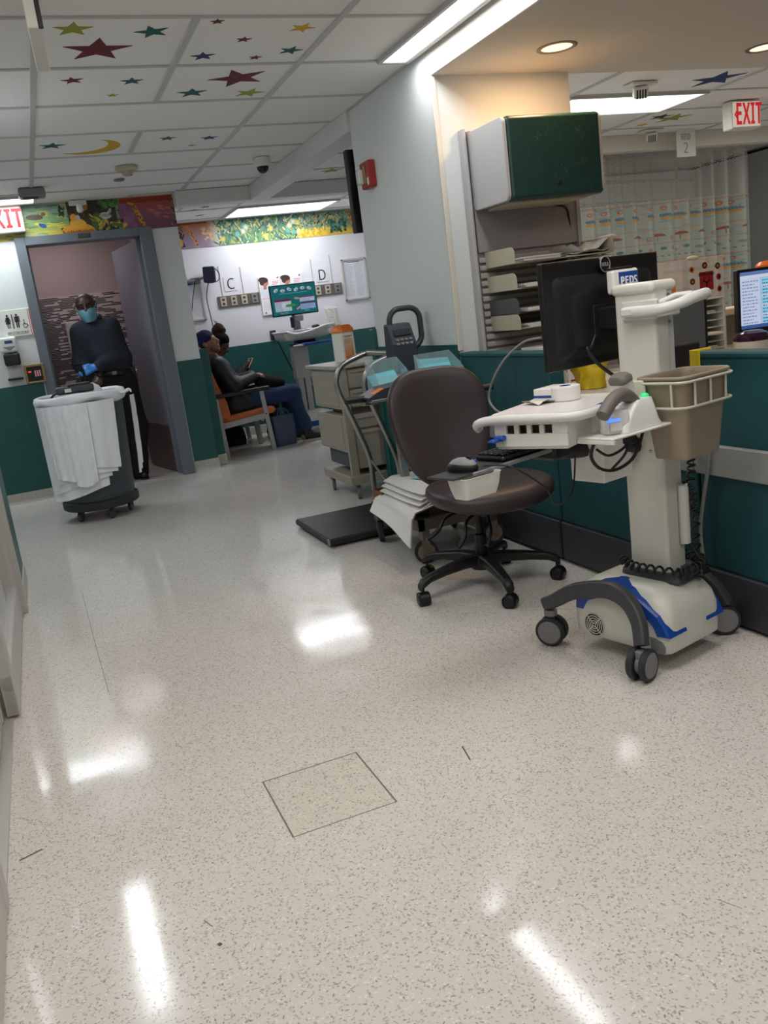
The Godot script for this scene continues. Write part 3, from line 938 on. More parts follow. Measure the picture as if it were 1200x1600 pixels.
func make_rooms() -> void:
	var b := Mb.new()
	# floor with the opening of the hatch
	var fl := shell("floor")
	var h0 := Vector2(0.358, -2.192)
	var h1 := Vector2(0.640, -1.886)
	var X0 := -2.2
	var X1 := 8.2
	var Z0 := -11.0
	var Z1 := 2.4
	for r in [[X0, h0.x, Z0, Z1], [h1.x, X1, Z0, Z1], [h0.x, h1.x, Z0, h0.y], [h0.x, h1.x, h1.y, Z1]]:
		b.box(Vector3(r[0], -0.08, r[2]), Vector3(r[1], 0, r[3]))
	part(fl, "flooring", b, M.floor_vinyl)
	b = Mb.new()
	for r in [[h0.x, h0.x + 0.004, h0.y, h1.y], [h1.x - 0.004, h1.x, h0.y, h1.y], [h0.x, h1.x, h0.y, h0.y + 0.004], [h0.x, h1.x, h1.y - 0.004, h1.y]]:
		b.box(Vector3(r[0], -0.02, r[2]), Vector3(r[1], -0.0006, r[3]))
	part(fl, "hatch_frame", b, M.joint)
	part(fl, "hatch_cover", Mb.new().box(Vector3(h0.x + 0.0045, -0.02, h0.y + 0.0045), Vector3(h1.x - 0.0045, 0.0, h1.y - 0.0045), 0.0006), M.hatch_vinyl, "square access hatch cover set flush in the floor")
	part(fl, "hatch_bed", Mb.new().box(Vector3(h0.x, -0.08, h0.y), Vector3(h1.x, -0.03, h1.y)), M.joint)
	# ceilings
	var ce := shell("ceiling")
	part(ce, "slab", Mb.new().box(Vector3(X0, 2.46, Z0), Vector3(X1, 2.56, Z1)), M.ceiling_tile)
	var zs := []
	for k in range(-9, 7): zs.append(-3.68 - 0.628 * k)
	zs.append(-7.95)
	tiles(ce, [-2.15, -0.94, 0.27, 1.48, 2.09], zs, [[2, 9], [2, 10], [2, 12]])
	tiles(ce, [1.06, 2.25, 3.385, 4.0], [-7.86, -8.48, -9.10, -9.80, -10.0], [[0, 1]])
	tiles(ce, [2.24, 3.385, 4.0], [-6.02, -6.62, -7.24, -7.86])
	tiles(ce, [2.89, 3.62, 4.785, 5.97, 7.16, 8.1], [-4.18, -4.60, -5.178, -5.722, -6.34, -6.62])
	# wall with the restroom door
	var w := shell("wall_back")
	b = Mb.new()
	b.box(Vector3(-2.2, 0, -8.11), Vector3(0.14, TOP, -7.95)).box(Vector3(1.11, 0, -8.11), Vector3(1.42, TOP, -7.95)).box(Vector3(0.14, 2.14, -8.11), Vector3(1.11, TOP, -7.95))
	part(w, "plaster", b, M.wall_paint)
	part(w, "wainscot_panel", Mb.new().box(Vector3(-2.1, 0.10, -7.955), Vector3(0.075, 0.995, -7.943), 0.002), M.green_panel)
	part(w, "wainscot_panel", Mb.new().box(Vector3(1.205, 0.10, -7.955), Vector3(1.425, 1.01, -7.943), 0.002), M.green_panel)
	b = Mb.new().quad(Vector3(-0.38, 2.15, -7.945), Vector3(1.42, 2.15, -7.945), Vector3(1.42, TOP, -7.945), Vector3(-0.38, TOP, -7.945), Vector2(0, 1), Vector2(0.9, 0))
	b.box(Vector3(-0.38, 2.15, -7.951), Vector3(1.42, TOP, -7.9455))
	part(w, "mural_border", b, M.mural_door, "printed jungle border with lion, zebra and giraffe")
	b = Mb.new()
	for r in [[-2.1, 0.07], [1.21, 1.43]]: b.prism(PackedVector2Array([Vector2(-7.95, 0), Vector2(-7.915, 0), Vector2(-7.930, 0.012), Vector2(-7.938, 0.03), Vector2(-7.940, 0.10), Vector2(-7.95, 0.10)]), r[0], r[1])
	for k in b.v.size():   # the outline was drawn in (z, y) and pushed along x
		var p := b.v[k]; b.v[k] = Vector3(p.z, p.y, p.x)
		var q := b.n[k]; b.n[k] = Vector3(q.z, q.y, q.x)
	for k in range(0, b.ix.size(), 3):
		var s := b.ix[k + 1]; b.ix[k + 1] = b.ix[k + 2]; b.ix[k + 2] = s
	structure("baseboard_back", b, M.cove)
	# door: frame, leaf standing open into the restroom
	var d := shell("door_1", Vector3(0.625, 0, -7.95), "grey metal restroom door standing open in its frame")
	b = Mb.new()
	b.box(Vector3(0.085, 0, -8.12), Vector3(0.165, 2.17, -7.925), 0.004).box(Vector3(1.085, 0, -8.12), Vector3(1.195, 2.17, -7.925), 0.004).box(Vector3(0.165, 2.10, -8.12), Vector3(1.085, 2.17, -7.925), 0.004)
	b.box(Vector3(1.055, 0, -8.09), Vector3(1.09, 2.10, -8.03), 0.003).box(Vector3(0.16, 0, -8.09), Vector3(0.18, 2.10, -8.03), 0.003)
	part(d, "frame", b, M.door_frame)
	part(d, "threshold", Mb.new().box(Vector3(0.165, 0, -8.10), Vector3(1.085, 0.008, -7.94), 0.003), M.aluminium)
	var lx := place(Vector3(1.075, 0, -8.11), 0, -81, 0)   # hinge line; the leaf runs along local -x
	var leaf := part(d, "leaf", Mb.new(lx).box(Vector3(-0.89, 0.012, -0.045), Vector3(0, 2.09, 0), 0.003), M.door_leaf)
	part(leaf, "kick_plate", Mb.new(lx).box(Vector3(-0.87, 0.02, 0.0), Vector3(-0.03, 0.44, 0.003), 0.001), M.kick_plate)
	b = Mb.new(lx).lathe(Vector3(-0.82, 0.96, 0), [Vector2(0.0, 0.012), Vector2(0.028, 0.010), Vector2(0.03, 0.0)].map(func(p): return Vector2(p.x, p.y)), 16, Vector3.BACK)
	b.tube([Vector3(-0.82, 0.96, 0), Vector3(-0.82, 0.96, 0.05), Vector3(-0.80, 0.955, 0.058), Vector3(-0.71, 0.95, 0.058)], 0.009, 8)
	part(leaf, "lever_handle", b, M.chrome)
	for y in [0.25, 1.05, 1.85]: part(d, "hinge", Mb.new().rod(Vector3(1.078, y, -8.105), Vector3(1.078, y + 0.1, -8.105), 0.008), M.steel_dull)
	var pl := part(d, "number_plate", Mb.new().box(Vector3(0.585, 2.122, -7.927), Vector3(0.685, 2.158, -7.921), 0.002), M.kick)
	words(pl, "lettering", "C347", place(Vector3(0.635, 2.140, -7.920)), 0.022, M.brass)
	# restroom behind the door
	w = shell("wall_restroom")
	b = Mb.new().box(Vector3(-0.5, 0, -9.52), Vector3(1.30, TOP, -9.42)).box(Vector3(-0.6, 0, -9.5), Vector3(-0.5, TOP, -8.11)).box(Vector3(1.18, 0, -9.42), Vector3(1.30, TOP, -8.11))
	part(w, "plaster", b, M.restroom_paint)
	part(w, "tile_backing", Mb.new().box(Vector3(-0.5, 0.1, -9.42), Vector3(1.18, 1.76, -9.412)), M.tile_white)
	var rng := RandomNumberGenerator.new(); rng.seed = 71
	var strips := []
	for l in [0.12, 0.18, 0.26, 0.36]: strips.append([l, Mb.new().box(Vector3(0, 0, 0), Vector3(l, 0.0075, 0.004), 0.001).mesh()])
	var made := 0
	var low := 0.0
	var yy := 1.742
	while yy > 0.62 and made < 296:
		var x := 0.12 + rng.randf() * 0.08
		while x < 1.05:
			var s = strips[rng.randi() % 4]
			if x + s[0] > 1.15: break
			same(w, "wall_tile", s[1], M.tile_black, Transform3D(Basis(), Vector3(x, yy, -9.412)))
			made += 1
			low = yy - 0.001
			x += s[0] + [0.03, 0.06, 0.10, 0.14][rng.randi() % 4]
		yy -= 0.0152
	var rest := Mb.new()   # beyond the strips that show largest: one joined part
	yy = 1.742
	while yy > 0.12:
		var x := -0.47 + rng.randf() * 0.05
		while x < 1.15:
			var l: float = [0.12, 0.18, 0.26, 0.36][rng.randi() % 4]
			if x + l < (0.10 if yy > low else 1.15): rest.box(Vector3(x, yy, -9.412), Vector3(x + l, yy + 0.0075, -9.408))
			x += l + [0.03, 0.06, 0.10, 0.14][rng.randi() % 4]
		yy -= 0.0152
	tag(part(w, "wall_tiles", rest, M.tile_black), "", "", "", "stuff")
	# alcove with the seats
	w = shell("wall_alcove")
	part(w, "plaster", Mb.new().box(Vector3(1.2, 0, -10.14), Vector3(4.2, TOP, -10.0)), M.wall_bright)
	part(w, "wainscot_panel", Mb.new().box(Vector3(1.42, 0.10, -10.002), Vector3(4.0, 1.035, -9.99), 0.002), M.green_panel)
	b = Mb.new().quad(Vector3(1.68, 2.145, -9.994), Vector3(4.0, 2.145, -9.994), Vector3(4.0, TOP, -9.994), Vector3(1.68, TOP, -9.994), Vector2(0, 1), Vector2(0.967, 0))
	b.box(Vector3(1.42, 2.145, -10.0), Vector3(4.0, TOP, -9.9945))
	part(w, "mural_border", b, M.mural_alcove, "printed jungle border of leaves, grass and animals")
	for x in [2.155, 2.40, 3.24, 3.475]: part(w, "panel_strip", Mb.new().box(Vector3(x - 0.004, 1.60, -10.0), Vector3(x + 0.004, 1.60 + (0.33 if x < 2.3 or x > 3.4 else 0.30), -9.993), 0.001), M.aluminium)
	part(w, "corner_strip", Mb.new().box(Vector3(3.965, 1.03, -10.0), Vector3(3.973, 2.05, -9.992), 0.001), M.aluminium)
	structure("baseboard_alcove", Mb.new().box(Vector3(1.42, 0, -10.0), Vector3(4.0, 0.10, -9.985), 0.004), M.cove)
	w = shell("wall_alcove_side")
	part(w, "plaster", Mb.new().box(Vector3(1.30, 0, -10.0), Vector3(1.42, TOP, -8.11)), M.wall_paint)
	part(w, "wainscot_panel", Mb.new().box(Vector3(1.42, 0.10, -10.0), Vector3(1.432, 1.035, -8.46)), M.green_panel)
	part(w, "corner_guard", Mb.new().box(Vector3(1.42, 0.10, -8.44), Vector3(1.532, 1.085, -8.12), 0.006), M.green_panel)
	part(w, "corner_base", Mb.new().box(Vector3(1.42, 0, -8.44), Vector3(1.54, 0.10, -8.112), 0.006), M.cove)
	structure("wall_alcove_end", Mb.new().box(Vector3(4.0, 0, -10.0), Vector3(4.12, TOP, -6.0)).box(Vector3(2.77, 0, -6.02), Vector3(4.0, TOP, -5.9)).box(Vector3(2.77, 0, -5.9), Vector3(2.89, TOP, -5.3)), M.wall_paint)
	# pillar wall between alcove and desk
	w = shell("wall_right")
	part(w, "plaster", Mb.new().box(Vector3(2.09, 0, -5.30), Vector3(2.89, TOP, -4.14), 0.004), M.wall_paint)
	part(w, "wainscot_panel", Mb.new().box(Vector3(2.079, 0.10, -5.29), Vector3(2.091, 0.995, -4.145), 0.002), M.green_panel)
	part(w, "corner_guard", Mb.new().box(Vector3(2.06, 0.10, -5.345), Vector3(2.11, 1.11, -5.285), 0.006), M.green_panel)
	part(w, "base_strip", Mb.new().box(Vector3(2.07, 0, -5.30), Vector3(2.092, 0.10, -4.14), 0.004), M.cove)
	part(w, "corner_bead", Mb.new().box(Vector3(2.082, 0.96, -4.146), Vector3(2.11, 2.30, -4.13), 0.003), M.cream_paint)
	# dropped soffit over the desk and the beams in front of the alcove
	structure("ceiling_soffit", Mb.new().box(Vector3(2.088, 2.30, -4.18), Vector3(8.1, 2.46, 2.3), 0.003), M.soffit, "dropped soffit over the staff desk")
	structure("trim_1", Mb.new().box(Vector3(2.07, 2.30, -7.80), Vector3(2.24, TOP, -5.29), 0.003), M.beam, "white beam running from the pillar to the alcove")
	structure("trim_2", Mb.new().box(Vector3(1.42, 2.30, -7.96), Vector3(4.0, TOP, -7.80), 0.003), M.beam, "white beam across the front of the alcove")
	# glazed doors on the near side of the corridor
	w = shell("wall_left")
	part(w, "plaster", Mb.new().box(Vector3(-0.45, 0, -5.15), Vector3(-0.272, TOP, -4.50)), M.wall_paint)
	part(w, "wainscot_panel", Mb.new().box(Vector3(-0.28, 0.10, -5.16), Vector3(-0.262, 1.0, -4.50), 0.002), M.green_panel)
	part(w, "base_strip", Mb.new().box(Vector3(-0.28, 0, -5.16), Vector3(-0.255, 0.10, -4.50), 0.004), M.cove)
	structure("wall_outer", Mb.new().box(Vector3(-2.2, 0, -7.95), Vector3(-2.1, TOP, 2.3)).box(Vector3(-2.1, 0, -5.15), Vector3(-0.45, TOP, -5.05)).box(Vector3(-2.2, 0, 2.2), Vector3(8.2, TOP, 2.35)).box(Vector3(8.1, 0, -10.0), Vector3(8.2, TOP, 2.3)).box(Vector3(4.0, 0, -10.1), Vector3(8.2, TOP, -9.95)), M.wall_paint)
	var g := shell("door_2", Vector3(-0.28, 0, -3.0), "sliding glass doors in aluminium frames")
	for s in [[-4.50, -3.13, -0.274], [-3.16, -1.92, -0.330], [-2.02, -0.6, -0.292]]:
		var x: float = s[2]
		b = Mb.new()
		b.box(Vector3(x - 0.045, 0.012, s[0]), Vector3(x, 2.2, s[0] + 0.07), 0.003).box(Vector3(x - 0.045, 0.012, s[1] - 0.07), Vector3(x, 2.2, s[1]), 0.003)
		b.box(Vector3(x - 0.042, 0.012, s[0]), Vector3(x - 0.003, 0.16, s[1]), 0.003).box(Vector3(x - 0.042, 2.12, s[0]), Vector3(x - 0.003, 2.2, s[1]), 0.003).box(Vector3(x - 0.042, 0.86, s[0]), Vector3(x - 0.003, 0.94, s[1]), 0.003)
		var st := part(g, "sash", b, M.aluminium)
		part(st, "pane", Mb.new().box(Vector3(x - 0.027, 0.16, s[0] + 0.07), Vector3(x - 0.021, 0.86, s[1] - 0.07)), M.glass)
		part(st, "pane", Mb.new().box(Vector3(x - 0.027, 0.94, s[0] + 0.07), Vector3(x - 0.021, 2.12, s[1] - 0.07)), M.glass)
	part(g, "track", Mb.new().box(Vector3(-0.42, 0, -4.52), Vector3(-0.300, 0.006, 2.2), 0.002), M.aluminium)
	part(g, "header", Mb.new().box(Vector3(-0.42, 2.2, -4.52), Vector3(-0.24, TOP, 2.2), 0.003), M.aluminium)
	part(g, "end_post", Mb.new().box(Vector3(-0.40, 0, -4.53), Vector3(-0.25, 2.2, -4.47), 0.003), M.aluminium)
	# the bed bay across the desk
	structure("trim_3", Mb.new().box(Vector3(4.0, 2.29, -6.74), Vector3(8.1, TOP, -6.62), 0.003), M.cream_paint, "cream header over the curtained bay")
	w = shell("wall_station", Vector3(4.9, 0, -4.25), "low wall with a cream ledge behind the desk")
	part(w, "panel", Mb.new().box(Vector3(2.89, 0, -4.32), Vector3(7.4, 0.925, -4.20)), M.panel_grey)
	part(w, "ledge", Mb.new().box(Vector3(2.89, 0.925, -4.36), Vector3(7.4, 0.965, -4.16), 0.006), M.cream_paint)
	var mk := [[[on_y(722, 1166), on_y(728, 1176), on_y(735, 1188)], 0.0022], [[on_y(341, 1474), on_y(346, 1477)], 0.004], [[on_y(128, 925), on_y(150, 1010), on_y(170, 1082)], 0.0009], [[on_y(318, 1438), on_y(333, 1448)], 0.0008], [[on_y(1120, 1405), on_y(1160, 1420)], 0.0007], [[on_y(880, 1180), on_y(892, 1190)], 0.0008], [[on_y(66, 1327), on_y(30, 1345)], 0.003]]
	for q in mk:
		b = Mb.new()
		for k in q[0].size() - 1:
			var dd: Vector3 = (q[0][k + 1] - q[0][k]).normalized()
			var sd: Vector3 = dd.cross(Vector3.UP) * q[1]
			var up := Vector3(0, 0.0004, 0)
			b.quad(q[0][k] - sd + up, q[0][k] + sd + up, q[0][k + 1] + sd + up, q[0][k + 1] - sd + up)
		part(fl, "scuff_mark", b, M.scuff_dark)
	structure("wall_bay", Mb.new().box(Vector3(4.12, 0, -9.2), Vector3(8.1, TOP, -9.1)), M.wall_paint)

# ---------------------------------------------------------------- staff desk
func door_front_picture() -> Image:
	var rng := RandomNumberGenerator.new(); rng.seed = 44
	var im := blank(256, 176, rgb(27, 62, 58))
	for k in 500:
		var p := Vector2(rng.randf() * 256, rng.randf() * 176)
		blot(im, p, rng.randf_range(4, 16), rng.randf_range(2, 8), rng.randf() * PI, rgb(26, 60, 56).lerp(rgb(30, 67, 62), rng.randf()))
	for spot in [[84, 36, 6], [106, 32, 4], [70, 46, 5], [196, 30, 7], [204, 44, 5], [150, 120, 4], [190, 112, 5], [118, 128, 4], [206, 104, 4]]:
		for k in 9:
			var p: Vector2 = Vector2(spot[0], spot[1]) + Vector2(rng.randfn(), rng.randfn()) * spot[2]
			blade(im, p, p + Vector2(rng.randf_range(-6, 6), rng.randf_range(-7, 7)), rng.randf_range(0.6, 1.5), [rgb(58, 84, 72), rgb(36, 72, 64), rgb(78, 98, 84)][k % 3])
	return im

func partition(z0: float, z1: float, top: float, label: String) -> void:   # fabric screens of the desk, standing on x = 2.08
	var t := thing("desk_screen", label, "screen", Vector3(2.12, 0, (z0 + z1) / 2), 0, "green screens along the staff desk")
	part(t, "fabric_panel", Mb.new().box(Vector3(2.082, 0.19, z0 + 0.004), Vector3(2.158, top - 0.022, z1 - 0.004), 0.004), M.station_green)
	part(t, "top_cap", Mb.new().box(Vector3(2.078, top - 0.022, z0 + 0.002), Vector3(2.162, top, z1 - 0.002), 0.006), M.station_green)
	part(t, "kick_plate", Mb.new().box(Vector3(2.068, 0.015, z0 + 0.004), Vector3(2.165, 0.19, z1 - 0.004), 0.005), M.kick)
	part(t, "foot_strip", Mb.new().box(Vector3(2.085, 0, z0 + 0.02), Vector3(2.15, 0.016, z1 - 0.02)), M.kick)
	part(t, "bumper_rail", Mb.new().box(Vector3(2.058, 0.532, z0), Vector3(2.082, 0.637, z1), 0.004), M.rail)

func monitor(t: Node3D, w: float, h: float, face: Material, deep := 0.035) -> void:   # local: centre of the foot at the origin, looking to +z
	var x := world_of(t)
	var b := Mb.new(x).rbox(Vector3(0, 0.10 + h / 2, 0), Vector3(w, h, deep), 0.006, 2)
	b.rbox(Vector3(0, 0.10 + h / 2, -deep / 2 - 0.012), Vector3(w * 0.6, h * 0.6, 0.03), 0.012, 2)
	part(t, "casing", b, M.monitor_black)
	b = Mb.new(x).quad(Vector3(-w / 2 + 0.016, 0.10 + 0.022, deep / 2 + 0.001), Vector3(w / 2 - 0.016, 0.10 + 0.022, deep / 2 + 0.001), Vector3(w / 2 - 0.016, 0.10 + h - 0.016, deep / 2 + 0.001), Vector3(-w / 2 + 0.016, 0.10 + h - 0.016, deep / 2 + 0.001))
	part(t, "screen", b, face)
	part(t, "neck", Mb.new(x).box(Vector3(-0.035, 0.01, -0.075), Vector3(0.035, 0.10 + h * 0.5, -0.045), 0.006), M.monitor_black)
	part(t, "foot", Mb.new(x).rbox(Vector3(0, 0.007, -0.03), Vector3(0.24, 0.014, 0.18), 0.006, 2), M.monitor_black)

func disc(c: Vector3, r: float, x: Transform3D, d := 0.0012) -> Mb:
	return Mb.new(x * Transform3D(Basis(), c)).prism(ellipse(r, r, 18), 0, d)

func biohazard(t: Node3D, x: Transform3D, s: float, m: Material) -> void:   # three open rings round a middle
	var b := Mb.new(x)
	for k in 3:
		var a0 := PI / 2 + TAU * k / 3
		var c := Vector2(cos(a0), sin(a0)) * s * 0.42
		var pts := []
		for j in 15:
			var a := a0 + deg_to_rad(-150 + 300.0 * j / 14) + PI
			pts.append(a)
		for j in 14:
			var p0 := c + Vector2(cos(pts[j] + PI), sin(pts[j] + PI)) * s * 0.34
			var p1 := c + Vector2(cos(pts[j + 1] + PI), sin(pts[j + 1] + PI)) * s * 0.34
			var q0 := c + Vector2(cos(pts[j] + PI), sin(pts[j] + PI)) * s * 0.44
			var q1 := c + Vector2(cos(pts[j + 1] + PI), sin(pts[j + 1] + PI)) * s * 0.44
			var f := absf(j - 6.5) / 7.0
			p0 = p0.lerp(q0, 1.0 - f); p1 = p1.lerp(q1, 1.0 - absf(j + 1 - 7.0) / 7.0)
			b.quad(Vector3(p0.x, p0.y, 0.0005), Vector3(q0.x, q0.y, 0.0005), Vector3(q1.x, q1.y, 0.0005), Vector3(p1.x, p1.y, 0.0005))
		b.quad(Vector3(cos(a0 + PI) * 0 - sin(a0) * s * 0.05, cos(a0) * s * 0.05, 0.0005), Vector3(sin(a0) * s * 0.05, -cos(a0) * s * 0.05, 0.0005), Vector3(-cos(a0) * s * 0.5 + sin(a0) * s * 0.05, -sin(a0) * s * 0.5 - cos(a0) * s * 0.05, 0.0005), Vector3(-cos(a0) * s * 0.5 - sin(a0) * s * 0.05, -sin(a0) * s * 0.5 + cos(a0) * s * 0.05, 0.0005))
	b.prism(ellipse(s * 0.14, s * 0.14, 12), 0, 0.0006)
	part(t, "emblem", b, m)

func paper_stack(called: String, label: String, where: Vector3, turn: float, w: float, d: float, n: int, group := "") -> Node3D:
	var t := thing(called, label, "papers", where, turn, group)
	var rng := RandomNumberGenerator.new(); rng.seed = hash(label)
	for k in n:
		var o := Vector3(rng.randf_range(-0.008, 0.008), 0.004 * k, rng.randf_range(-0.008, 0.008))
		part(t, "sheet", local(t).box(o + Vector3(-w / 2, 0, -d / 2), o + Vector3(w / 2, 0.0034, d / 2)), M.paper)
	return t

func make_station() -> void:
	partition(-4.135, -3.285, 0.952, "tall green desk screen beside the pillar, behind the office chair")
	partition(-3.28, -2.385, 0.70, "low green desk screen hidden behind the white computer cart")
	partition(-2.38, -0.9, 0.948, "tall green desk screen with a yellow end clip")
	var y1 := thing("end_clip", "yellow plastic clip on the end of the tall green desk screen", "clip", Vector3(2.12, 0.80, -2.386))
	part(y1, "clip_face", Mb.new().box(Vector3(2.078, 0.80, -2.392), Vector3(2.162, 0.955, -2.382), 0.003), M.yellow_plastic)
	part(y1, "clip_side", Mb.new().box(Vector3(2.0735, 0.80, -2.392), Vector3(2.0785, 0.955, -2.345), 0.001), M.yellow_plastic)
	# worktops
	var d := thing("staff_desk", "long grey worktop of the staff desk behind the green screens", "desk", Vector3(2.5, 0, -2.5))
	part(d, "worktop", Mb.new().box(Vector3(2.17, 0.72, -4.10), Vector3(2.86, 0.75, -0.9), 0.006), M.beige_top)
	for z in [-4.0, -2.4, -1.0]: part(d, "leg", Mb.new().box(Vector3(2.78, 0, z - 0.03), Vector3(2.84, 0.72, z + 0.03), 0.004), M.kick)
	d = thing("side_counter", "grey counter in front of the low wall with the ledge", "counter", Vector3(3.8, 0, -3.8))
	part(d, "worktop", Mb.new().box(Vector3(2.87, 0.72, -4.19), Vector3(4.9, 0.75, -3.35), 0.006), M.beige_top)
	for x in [2.93, 4.82]: part(d, "side_panel", Mb.new().box(Vector3(x - 0.02, 0, -4.15), Vector3(x + 0.02, 0.72, -3.4), 0.004), M.panel_grey)
	# panel and rail for paper trays
	var w := thing("tray_wall", "grey panel with horizontal slats holding paper trays under the green cabinet", "wall panel", Vector3(2.54, 0.75, -4.12))
	part(w, "panel", Mb.new().box(Vector3(2.238, 0.752, -4.138), Vector3(2.86, 2.03, -4.115)), M.panel_grey)
	part(w, "post", Mb.new().box(Vector3(2.204, 0.752, -4.138), Vector3(2.222, 2.04, -4.085), 0.003), M.cabinet_grey)
	part(w, "post", Mb.new().box(Vector3(2.845, 0.752, -4.138), Vector3(2.868, 2.04, -4.09), 0.003), M.slat)
	part(w, "upper_panel", Mb.new().box(Vector3(2.238, 1.440, -4.116), Vector3(2.845, 2.03, -4.097), 0.003), M.panel_grey)
	for k in 17:
		var y := 1.415 - k * 0.039
		part(w, "slat", Mb.new().box(Vector3(2.238, y - 0.027, -4.116), Vector3(2.84, y, -4.097), 0.005), M.slat)
	# overhead cabinet
	var c := thing("overhead_cabinet", "dark green wall cabinet with pale grey sides above the paper trays", "cabinet", Vector3(2.51, 1.645, -3.93))
	var side := rounded(0.345, 0.375, 0.03, 5)
	for x in [[2.236, 2.256], [2.770, 2.788]]:
		part(c, "side_panel", Mb.new(Transform3D(Basis(Vector3.UP, PI / 2), Vector3(0, 1.833, -3.9275))).prism(side, x[0], x[1], 0.003), M.cabinet_grey)
	part(c, "body", Mb.new().box(Vector3(2.256, 1.652, -4.10), Vector3(2.770, 2.012, -3.80)), M.cabinet_grey)
	var dr := part(c, "door", Mb.new().rbox(Vector3(2.522, 1.833, -3.79), Vector3(0.53, 0.38, 0.07), 0.022, 4), M.cabinet_green)
	var im := printed("cabinet_front", door_front_picture(), 0.4)
	part(dr, "door_face", Mb.new().quad(Vector3(2.275, 1.66, -3.7545), Vector3(2.770, 1.66, -3.7545), Vector3(2.770, 2.005, -3.7545), Vector3(2.275, 2.005, -3.7545)), im)
	part(dr, "lock", Mb.new().lathe(Vector3(2.527, 1.705, -3.7545), [Vector2(0.012, -0.002), Vector2(0.011, 0.004), Vector2(0, 0.004)].map(func(p): return Vector2(p.x, p.y)), 14, Vector3.BACK), M.black_plastic)
	part(c, "light_strip", Mb.new().box(Vector3(2.30, 1.636, -4.08), Vector3(2.74, 1.653, -3.84), 0.004), M.tray_beige)
	part(c, "cable", Mb.new().tube(smooth([Vector3(2.70, 1.637, -4.07), Vector3(2.77, 1.62, -4.08), Vector3(2.80, 1.55, -4.10), Vector3(2.81, 1.42, -4.105)]), 0.006, 6), M.cord_black)
	# paper trays on the slats
	var trays := [[755, 421, "tray_beige", 0.58, "topmost of the trays on the slats"], [766, 458, "tray_beige", 0.40, "second from the top on the slats"], [775, 494, "tray_dark", 0.40, "the only dark grey one on the slats"], [783, 517, "tray_beige", 0.40, "lowest of the trays on the slats"]]
	for s in trays:
		var p := on_x(s[0], s[1], 2.27)
		var zb := -4.097
		var t := thing("paper_tray", "%s plastic paper tray, %s" % ["charcoal" if s[2] == "tray_dark" else "beige", s[4]], "tray", Vector3(2.27 + s[3] / 2, p.y, zb), 0, "paper trays on the slat wall")
		var outline := PackedVector2Array([Vector2(0, 0), Vector2(-0.29, 0), Vector2(-0.29, 0.040)])
		for k in 6:
			var a := PI + PI / 2 * -(k / 5.0)
			outline.append(Vector2(-0.25 + 0.04 * cos(a), 0.040 + 0.04 * sin(a)))
		outline.append(Vector2(0, 0.080))
		for x in [2.27, 2.27 + s[3]]:
			part(t, "end_plate", Mb.new(Transform3D(Basis(Vector3.UP, PI / 2), Vector3(x, p.y, zb))).prism(outline, 0, 0.004, 0.001), M[s[2]])
		part(t, "shelf", Mb.new().box(Vector3(2.272, p.y, zb), Vector3(2.27 + s[3], p.y + 0.005, zb + 0.27), 0.001), M[s[2]])
		paper_stack("form_stack", "stack of white forms in the %s tray" % ["topmost", "second", "dark grey", "lowest"][trays.find(s)], Vector3(2.42, p.y + 0.006, zb + 0.17), 3, 0.22, 0.24, 5, "forms in the trays")
	var rng := RandomNumberGenerator.new(); rng.seed = 31
	var pp := on_z(900, 400, -3.95)
	var pf := thing("plastic_folder", "crumpled clear plastic folders lying on the trays under the cabinet", "folder", Vector3(2.72, pp.y - 0.01, -3.95))
	for k in 4:
		var rows := []
		for i in 7:
			var r := []
			for j in 8: r.append(Vector3(2.60 + j * 0.04 + k * 0.008, pp.y - 0.012 + k * 0.013 + rng.randf_range(-0.008, 0.008) + (0.035 * sin(j * 0.7 + k) if k == 3 else 0.0) + (0.02 if k == 3 else 0.0), -3.84 - i * 0.035))
			rows.append(r)
		part(pf, "sleeve", Mb.new().sheet(rows), M.paper)
	part(pf, "backing_board", Mb.new().box(Vector3(2.58, pp.y - 0.024, -4.09), Vector3(2.84, pp.y - 0.019, -3.84)), M.tray_beige)
	# binders behind the screen
	var stack := [["red_print", 0.055, "red binder at the bottom of the pile behind the green screen"], ["paper", 0.06, "white binder in the middle of the pile behind the green screen"], ["red_print", 0.03, "thin red folder on the pile behind the green screen"], ["paper", 0.045, "white box on top of the pile behind the green screen"]]
	var yy := 0.752
	for s in stack:
		var k := stack.find(s)
		var t := thing("binder", s[2], "binder", Vector3(2.46 + k * 0.012, yy, -3.86), -4 + k * 5, "binders piled on the desk")
		part(t, "cover", local(t).box(Vector3(-0.14, 0, -0.11), Vector3(0.14, s[1] - 0.001, 0.11), 0.004), M[s[0]])
		part(t, "page_block", local(t).box(Vector3(-0.137, 0.006, 0.1095), Vector3(0.137, s[1] - 0.007, 0.112)), M.paper if s[0] != "paper" else M.tray_beige)
		yy += s[1]
	# screens on the desk
	var mo := thing("desktop_monitor", "switched-off black monitor on the desk behind the computer cart's column", "monitor", Vector3(2.63, 0.75, -3.2), -8)
	monitor(mo, 0.44, 0.27, M.screen_grey)
	mo = thing("desktop_monitor", "lit black monitor showing blue lists beside the purple-lidded tub", "monitor", Vector3(3.80, 0.75, -3.66), -12)
	monitor(mo, 0.52, 0.335, M.chart_screen, 0.04)
	# organiser and what stands on it
	var og := thing("paper_organiser", "white pigeonhole paper organiser on the counter under the clear box", "organiser", Vector3(3.33, 0.75, -3.86))
	for x in [3.17, 3.475]: part(og, "side_panel", Mb.new().box(Vector3(x - 0.008, 0.752, -4.0), Vector3(x + 0.008, 1.06, -3.72), 0.002), M.sign_white)
	for k in 9: part(og, "shelf", Mb.new().box(Vector3(3.178, 0.755 + k * 0.0374, -4.0), Vector3(3.467, 0.760 + k * 0.0374, -3.725)), M.sign_white)
